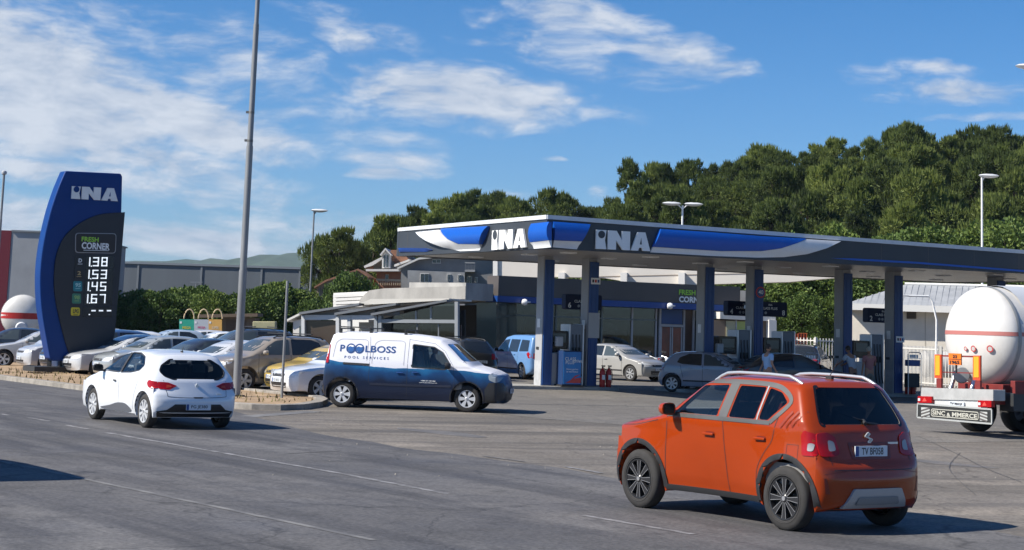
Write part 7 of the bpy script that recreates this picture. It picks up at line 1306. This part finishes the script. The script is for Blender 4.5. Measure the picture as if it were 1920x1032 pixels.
# ---------------------------------------------------------------- people
SKIN = mat('skin', (.42, .22, .14), .55, spec=.3); HAIR = mat('dark_hair', (.03, .02, .015), .7)
def skinmesh(J, E, root, lv=2):
    me = bpy.data.meshes.new('s'); me.from_pydata([j[:3] for j in J], E, []); o = bpy.data.objects.new('s', me); COL.objects.link(o); m = o.modifiers.new('k', 'SKIN'); m.use_smooth_shade = True
    for i, j in enumerate(J): sv_ = me.skin_vertices[0].data[i]; r = j[3]; sv_.radius = (r, r) if not isinstance(r, tuple) else r; sv_.use_root = (i == root)
    s_ = o.modifiers.new('u', 'SUBSURF'); s_.levels = lv; s_.render_levels = lv; dg = bpy.context.evaluated_depsgraph_get(); dg.update(); out = bpy.data.meshes.new_from_object(o.evaluated_get(dg)); bpy.data.objects.remove(o); return out
def person(loc, rz, label, shirt, trousers, arms, legs=None, hair=HAIR, cap=None, lean=0.0, sit=False, H=1.76):
    r = thing('person', loc, rz, label, 'person'); s_ = H/1.76
    L0 = legs or {'L': ((.10, 0, .50), (.11, .02, .09)), 'R': ((-.10, -.03, .50), (-.11, -.05, .09))}
    ly = lambda z: lean*(max(0, z-.95))
    hip = (0, 0, .95); J = [(0, 0, .95, (.15, .11)), (0, ly(1.1), 1.10, (.14, .10)), (0, ly(1.28), 1.28, (.17, .115)), (0, ly(1.42), 1.42, (.14, .09)), (0, ly(1.50), 1.50, .058), (0, ly(1.56)+.01, 1.56, .055)]; E = [(0, 1), (1, 2), (2, 3), (3, 4), (4, 5)]
    for sg, k in ((1, 'L'), (-1, 'R')):
        n = len(J); kn, an = L0[k]; J += [(sg*.095, 0, .88, .095), (kn[0], kn[1], kn[2], .062), (an[0], an[1], an[2], .042), (an[0], an[1]+.05, .04, .04), (an[0]*1.05, an[1]+.17, .035, .035)]; E += [(0, n), (n, n+1), (n+1, n+2), (n+2, n+3), (n+3, n+4)]
        n = len(J); el, wr_, hd = arms[k]; y0 = ly(1.42); J += [(sg*.19, y0, 1.41, .062), (el[0], el[1], el[2], .042), (wr_[0], wr_[1], wr_[2], .028), (hd[0], hd[1], hd[2], .036)]; E += [(3, n), (n, n+1), (n+1, n+2), (n+2, n+3)]
        d = (Vector(hd)-Vector(wr_)).normalized(); q = d.cross(Vector((sg, .2, 0))).normalized(); n2 = n+3
        for fi, (off_, ln) in enumerate(((-.030, .075), (-.011, .085), (.010, .082), (.030, .066))): m_ = len(J); a_ = Vector(hd)+q*off_+d*.02; b_ = a_+d*ln*.55; c_ = b_+(d+Vector((-sg*.5, .1, 0))).normalized()*ln*.5; J += [(*a_, .011), (*b_, .010), (*c_, .008)]; E += [(n2, m_), (m_, m_+1), (m_+1, m_+2)]
        m_ = len(J); a_ = Vector(hd)-q*.035-d*.02; b_ = a_+(d*.6-q*.7).normalized()*.05; J += [(*a_, .013), (*b_, .010)]; E += [(n2, m_), (m_, m_+1)]
    me = skinmesh(J, E, 0); me.materials.append(SKIN); bo = bpy.data.objects.new('body', me); COL.objects.link(bo); bo.parent = r
    # head with face
    hy = ly(1.66)+.02; b = MB(); n = 20; rows = 14; vs = []
    for i in range(rows+1):
        t = pi*i/rows; z = cos(t)*.118
        for k in range(n):
            a = 2*pi*k/n; rx = .078*sin(t)*(1-.16*max(0, -cos(t))); ry = .096*sin(t)*(1-.10*max(0, -cos(t))); x, y = rx*cos(a), ry*sin(a)
            f = max(0, sin(a))**8
            if f > 0: y += .016*f*math.exp(-((z+.012)/.022)**2)-.008*f*math.exp(-((z-.02)/.014)**2)+.006*f*math.exp(-((z+.05)/.01)**2)
            vs.append((x, y, z))
    b.add([(x, y+hy, z+1.665) for x, y, z in vs], [(i*n+k, i*n+(k+1) % n, (i+1)*n+(k+1) % n, (i+1)*n+k) for i in range(rows) for k in range(n)], 0, True)
    for sg in (-1, 1): b.lathe([(0, -.012), (.022, -.008), (.028, .0), (.02, .008), (0, .01)], (sg*.08, hy-.005, 1.66), 'x', 10)
    b.build('head', SKIN, r)
    for sg in (-1, 1): b = MB(); b.lathe([(0, -.006), (.010, -.004), (.012, 0), (0, .006)], (sg*.030, hy+.086, 1.683), 'y', 10); b.build('eye', L_DK, r)
    b = MB(); b.box((0, hy+.088, 1.612), (.045, .012, .008)); b.build('mouth', mat('lips', (.30, .09, .07), .5), r)
    b = MB(); vs = []
    for i in range(9):
        t = pi*.62*i/8
        for k in range(n): a = 2*pi*k/n; cut_ = 1 if sin(a) < .35 else max(.50, 1-(sin(a)-.35)*.9); tt = t*cut_; vs.append((.088*sin(tt)*cos(a), .106*sin(tt)*sin(a)-.006+hy, 1.672+.128*cos(tt)))
    b.add(vs, [(i*n+k, i*n+(k+1) % n, (i+1)*n+(k+1) % n, (i+1)*n+k) for i in range(8) for k in range(n)], 0, True); b.build('cap' if cap else 'hair', cap or hair, r)
    if cap: b = MB(); b.prism([(.07*cos(t), hy+.09+.07*sin(t)) for t in [pi*i/8 for i in range(9)]], lambda a, c_, d: Vector((a, c_, 1.70+d)), 0, .012); b.build('cap_peak', cap, r)
    # shirt
    Js = [(0, 0, .90, (.165, .125)), (0, ly(1.1), 1.10, (.158, .118)), (0, ly(1.28), 1.28, (.186, .13)), (0, ly(1.42), 1.42, (.155, .105)), (0, ly(1.47), 1.475, .075)]; Es = [(0, 1), (1, 2), (2, 3), (3, 4)]
    for sg, k in ((1, 'L'), (-1, 'R')): n_ = len(Js); el = Vector(arms[k][0]); sh = Vector((sg*.19, ly(1.42), 1.41)); mid = sh+(el-sh)*.72; Js += [(*sh, .080), (*mid, .066)]; Es += [(3, n_), (n_, n_+1)]
    me = skinmesh(Js, Es, 0); me.materials.append(shirt); o = bpy.data.objects.new('shirt', me); COL.objects.link(o); o.parent = r
    Jt = [(0, 0, .94, (.158, .12)), (0, 0, .86, (.14, .11))]; Et = [(0, 1)]
    for sg, k in ((1, 'L'), (-1, 'R')): kn, an = L0[k]; n_ = len(Jt); Jt += [(sg*.10, 0, .80, .108), (kn[0], kn[1], kn[2], .080), (an[0], an[1], an[2]+.03, .066)]; Et += [(1, n_), (n_, n_+1), (n_+1, n_+2)]
    me = skinmesh(Jt, Et, 0); me.materials.append(trousers); o = bpy.data.objects.new('trousers', me); COL.objects.link(o); o.parent = r
    for sg, k in ((1, 'L'), (-1, 'R')): kn, an = L0[k]; b = MB(); b.lathe([(0, -.13), (.035, -.12), (.05, -.04), (.048, .06), (.035, .12), (0, .13)], (0, 0, 0), 'y', 12); b.v = [(x+an[0], y+an[1]+.07, max(.0, z*.9+.045)) for x, y, z in b.v]; b.build('shoe', BLACK, r)
    r.scale = (s_, s_, s_); return r
dn = lambda sg, y=0.: ((sg*.24, y-.02, 1.15), (sg*.25, y+.04, .91), (sg*.25, y+.06, .83))
p = AT(1440, 650, 58.5); person((p.x, 58.5, 0), radians(-60), 'man in light blue shirt walking behind the orange roof', mat('shirt_blue', (.36, .52, .72), .8, var=.08), mat('trousers_navy', (.03, .035, .06), .8), {'L': ((.27, -.05, 1.17), (.30, .08, .95), (.30, .12, .88)), 'R': ((-.26, .03, 1.16), (-.28, -.10, .94), (-.28, -.12, .86))}, legs={'L': ((.10, .12, .50), (.11, .20, .09)), 'R': ((-.10, -.02, .50), (-.11, -.25, .11))})
p = AT(1600, 650, 64.0); person((p.x, 64.0, 0), radians(35), 'person in white polo leaning over the black estate car', mat('shirt_white', (.60, .63, .68), .8), mat('trousers_dark', (.025, .028, .04), .8), {'L': ((.20, .38, 1.25), (.16, .58, 1.12), (.15, .66, 1.10)), 'R': ((-.22, .34, 1.22), (-.20, .56, 1.12), (-.19, .64, 1.10))}, lean=.35)
p = AT(1630, 650, 63.6); person((p.x, 63.6, 0), radians(15), 'person in faded pink shirt and pale cap standing at the pump', mat('shirt_pink', (.40, .16, .15), .85, var=.1), mat('trousers_khaki', (.18, .16, .13), .85), {'L': ((.25, .05, 1.17), (.20, .26, 1.08), (.17, .33, 1.07)), 'R': dn(-1)}, cap=mat('cap_beige', (.42, .38, .30), .8))
# drivers
def driver(car, x, y, label, shirt, z=.0):
    M_ = car.root.matrix_basis; pos = M_ @ Vector((x, y, 0)); rz = car.root.rotation_euler[2]+pi/2
    r = thing('person', tuple(pos), rz, label, 'person'); J = [(0, 0, .62+z, (.15, .12)), (0, -.06, .85+z, (.14, .11)), (0, -.10, 1.08+z, (.16, .10)), (0, -.08, 1.17+z, .06), (0, -.06, 1.22+z, .05)]; E = [(0, 1), (1, 2), (2, 3), (3, 4)]
    for sg in (-1, 1): n_ = len(J); J += [(sg*.18, -.09, 1.07+z, .055), (sg*.24, .12, .90+z, .042), (sg*.14, .38, .98+z, .030), (sg*.12, .43, 1.0+z, .035)]; E += [(2, n_), (n_, n_+1), (n_+1, n_+2), (n_+2, n_+3)]; n_ = len(J); J += [(sg*.10, 0, .60+z, .09), (sg*.14, .42, .66+z, .065), (sg*.13, .62, .40+z, .045)]; E += [(0, n_), (n_, n_+1), (n_+1, n_+2)]
    me = skinmesh(J, E, 0); me.materials.append(shirt); o = bpy.data.objects.new('body', me); COL.objects.link(o); o.parent = r
    b = MB(); b.lathe([(.118*0, -.118), (.055, -.10), (.078, -.04), (.088, .03), (.07, .09), (0, .12)], (0, -.03, 1.32+z), 'z', 18); b.build('head', SKIN, r, sharp=0); b = MB(); b.lathe([(.092, .0), (.095, .05), (.075, .10), (0, .132)], (0, -.045, 1.325+z), 'z', 18); b.build('hair', HAIR, r, sharp=0); return r
driver(VAN, 1.98, -.36, 'driver sitting behind the side window of the pool van', mat('driver_shirt', (.15, .06, .05), .8), .12); driver(ORANGE, 1.98, -.36, 'driver sitting in the orange hatchback', mat('driver_grey', (.2, .2, .22), .8)); driver(WHITE, 2.2, -.36, 'driver sitting in the white hatchback', mat('driver_pale', (.45, .45, .45), .8), -.12)
for k_, e in VAR.items():
    if not e[1]:
        for ch in list(e[0].children): bpy.data.objects.remove(ch)
        bpy.data.objects.remove(e[0])
for kd, (c_, used) in PC.items():
    if not used: print('UNUSED', kd)
# shelves behind the shop glass
GOODS = bpy.data.materials.new('shelf_goods'); GOODS.use_nodes = True
def _g():
    nt = GOODS.node_tree; N = nt.nodes; L = nt.links; b = N['Principled BSDF']; tc = N.new('ShaderNodeTexCoord'); v = N.new('ShaderNodeTexVoronoi'); v.inputs['Scale'].default_value = 9; L.new(tc.outputs['Object'], v.inputs['Vector']); h = N.new('ShaderNodeHueSaturation'); h.inputs['Saturation'].default_value = .55; h.inputs['Value'].default_value = .35; L.new(v.outputs['Color'], h.inputs['Color']); L.new(h.outputs[0], b.inputs['Base Color'])
_g()
for k, (x0, x1, h) in enumerate(((928, 962, 1.5), (1046, 1084, 1.35), (1094, 1124, 1.4), (1305, 1340, 1.5))):
    a0_, a1_ = SP.px(x0, 640)[0], SP.px(x1, 640)[0]; r = thing('display_shelf', (0, 0, 0), 0, ['stocked shelf behind the leftmost shop window', 'stocked shelf behind the window left of the second column', 'stocked shelf behind the window right of the second column', 'stocked shelf behind the window right of the red doors'][k], 'shelf', 'stocked shelves inside the shop')
    b = MB(); b.prism([(a0_, .1), (a1_, .1), (a1_, h), (a0_, h)], SP.P, -2.2, -2.1)
    for z in (.4, .75, 1.1, h): b.prism([(a0_, z), (a1_, z), (a1_, z+.03), (a0_, z+.03)], SP.P, -2.1, -1.6)
    b.build('rack', LGREY, r)
    for z in (.44, .79, 1.14):
        if z < h-.2: b = MB(); b.prism([(a0_+.05, z), (a1_-.05, z), (a1_-.05, z+.22), (a0_+.05, z+.22)], SP.P, -2.05, -1.65); b.build('goods', GOODS, r)
# manhole, patches and stains that lie on the ground
TAR = mat('tar_patch', (.050, .050, .053), .7, col2=(.085, .083, .083), vscale=3, vdetail=8)
def blob(cx, cy, rx, ry, rot, name, m, z, seed):
    random.seed(seed); n = 26; ph = [random.uniform(0, 6.28) for _ in range(4)]; pts = []
    for i in range(n): t = 2*pi*i/n; k = 1+.16*sin(2*t+ph[0])+.10*sin(3*t+ph[1])+.06*sin(7*t+ph[2]); x, y = rx*k*cos(t), ry*k*sin(t); pts.append((cx+x*cos(rot)-y*sin(rot), cy+x*sin(rot)+y*cos(rot)))
    sheet(name, pts, z, m)
for k, (px, py, rx, ry) in enumerate(((1000, 770, 1.6, .5), (1250, 800, 1.2, .4), (830, 812, 1.4, .35), (1780, 870, .8, .35), (1640, 790, 1.6, .5))): q = G(px, py); blob(q.x, q.y, rx, ry, ang+pi/2, 'oil_stain', mat('oil_stain_dark', (.095, .088, .080), .6, col2=(.165, .152, .138), vscale=1.6, vdetail=9), .003+.0002*k, k)
def strip_tar(pts, w, name='crack_seal'):
    P = catmull([(G(*p).x, G(*p).y) for p in pts], 6); sheet(name, strip2(P, w), .0095, TAR)
strip_tar([(1720, 818), (1790, 850), (1850, 880), (1915, 905)], .012); strip_tar([(1800, 850), (1780, 880), (1830, 930)], .010)
for k, (px, py) in enumerate(((1320, 1012), (520, 905))): pass
random.seed(9); b = MB()
for _ in range(110):
    q = G(random.uniform(500, 1900), random.uniform(745, 900)); s_ = random.uniform(.006, .02); b.add([(q.x-s_, q.y, .012), (q.x, q.y-s_, .012), (q.x+s_, q.y, .014), (q.x, q.y+s_, .012), (q.x, q.y, .012+s_)], [(0, 1, 4), (1, 2, 4), (2, 3, 4), (3, 0, 4)])
tag(b.build('loose_stones', mat('stone_pale', (.28, .255, .22), .9), fixn=False), 'small pale stones scattered over the forecourt asphalt', 'stones', kind='stuff')
# small fittings that break up clean faces
def jointlines(pl, us, z0, z1, par, nm='panel_joint', d=.004, m=None):
    for u in us: b = MB(); b.prism([(u-.008, z0), (u+.008, z0), (u+.008, z1), (u-.008, z1)], pl.P, .0015, d); child(b.build(nm, m or mat('joint_dark')), par)
jointlines(FP, [x*1.9+.9 for x in range(1, 13) if not 1.4 < x*1.9+.9 < 12.2], SOF-.02, SOF+.82, canopy); jointlines(LP, [.9, 2.6], SOF-.02, SOF+.85, canopy)
r = thing('drain_cover', tuple(G(1330, 775)), .4, 'rectangular iron drain grate in the forecourt left of the orange roof', 'drain'); b = MB(); [b.box((-.3+i*.1, 0, .012), (.04, .5, .02)) for i in range(7)]; b.box((0, .26, .012), (.72, .04, .024)); b.box((0, -.26, .012), (.72, .04, .024)); b.build('grate', mat('iron', (.04, .04, .04), .6, .4), r)
tr = TP
b = MB(); b.path([TL(.45, .42, 1.05), TL(.6, .3, .95), TL(1.0, .25, .98), TL(1.5, .3, .95), TL(1.9, .42, 1.05)], .035); b.build('hose', BLACK, tk)
b = MB(); b.lathe([(0, -.05), (.17, -.04), (.19, 0), (.17, .04), (0, .05)], tuple(TL(1.0, .58, 1.32)), 'y', 18); b.build('inspection_cap', mat('tank_edge'), tk)
for w in (.75, 1.45): b = MB(); b.tube(TL(w, .45, .95), TL(w, .62, 1.35), .05); b.build('valve_pipe', STEEL, tk)
# ---------------------------------------------------------------- haze over the whole place
def haze():
    m = bpy.data.materials.new('haze_air'); m.use_nodes = True; nt = m.node_tree; N = nt.nodes; N.clear(); out = N.new('ShaderNodeOutputMaterial'); v = N.new('ShaderNodeVolumePrincipled'); v.inputs['Color'].default_value = (.62, .78, .95, 1); v.inputs['Density'].default_value = .00008; v.inputs['Anisotropy'].default_value = .2; nt.links.new(v.outputs[0], out.inputs['Volume'])
    b = MB(); b.box((0, 2200, 70), (9000, 5200, 142.1 if False else 146)); o = b.build('haze', m); o['kind'] = 'stuff'; o['label'] = 'thin blue haze in front of the distant hill'
haze()
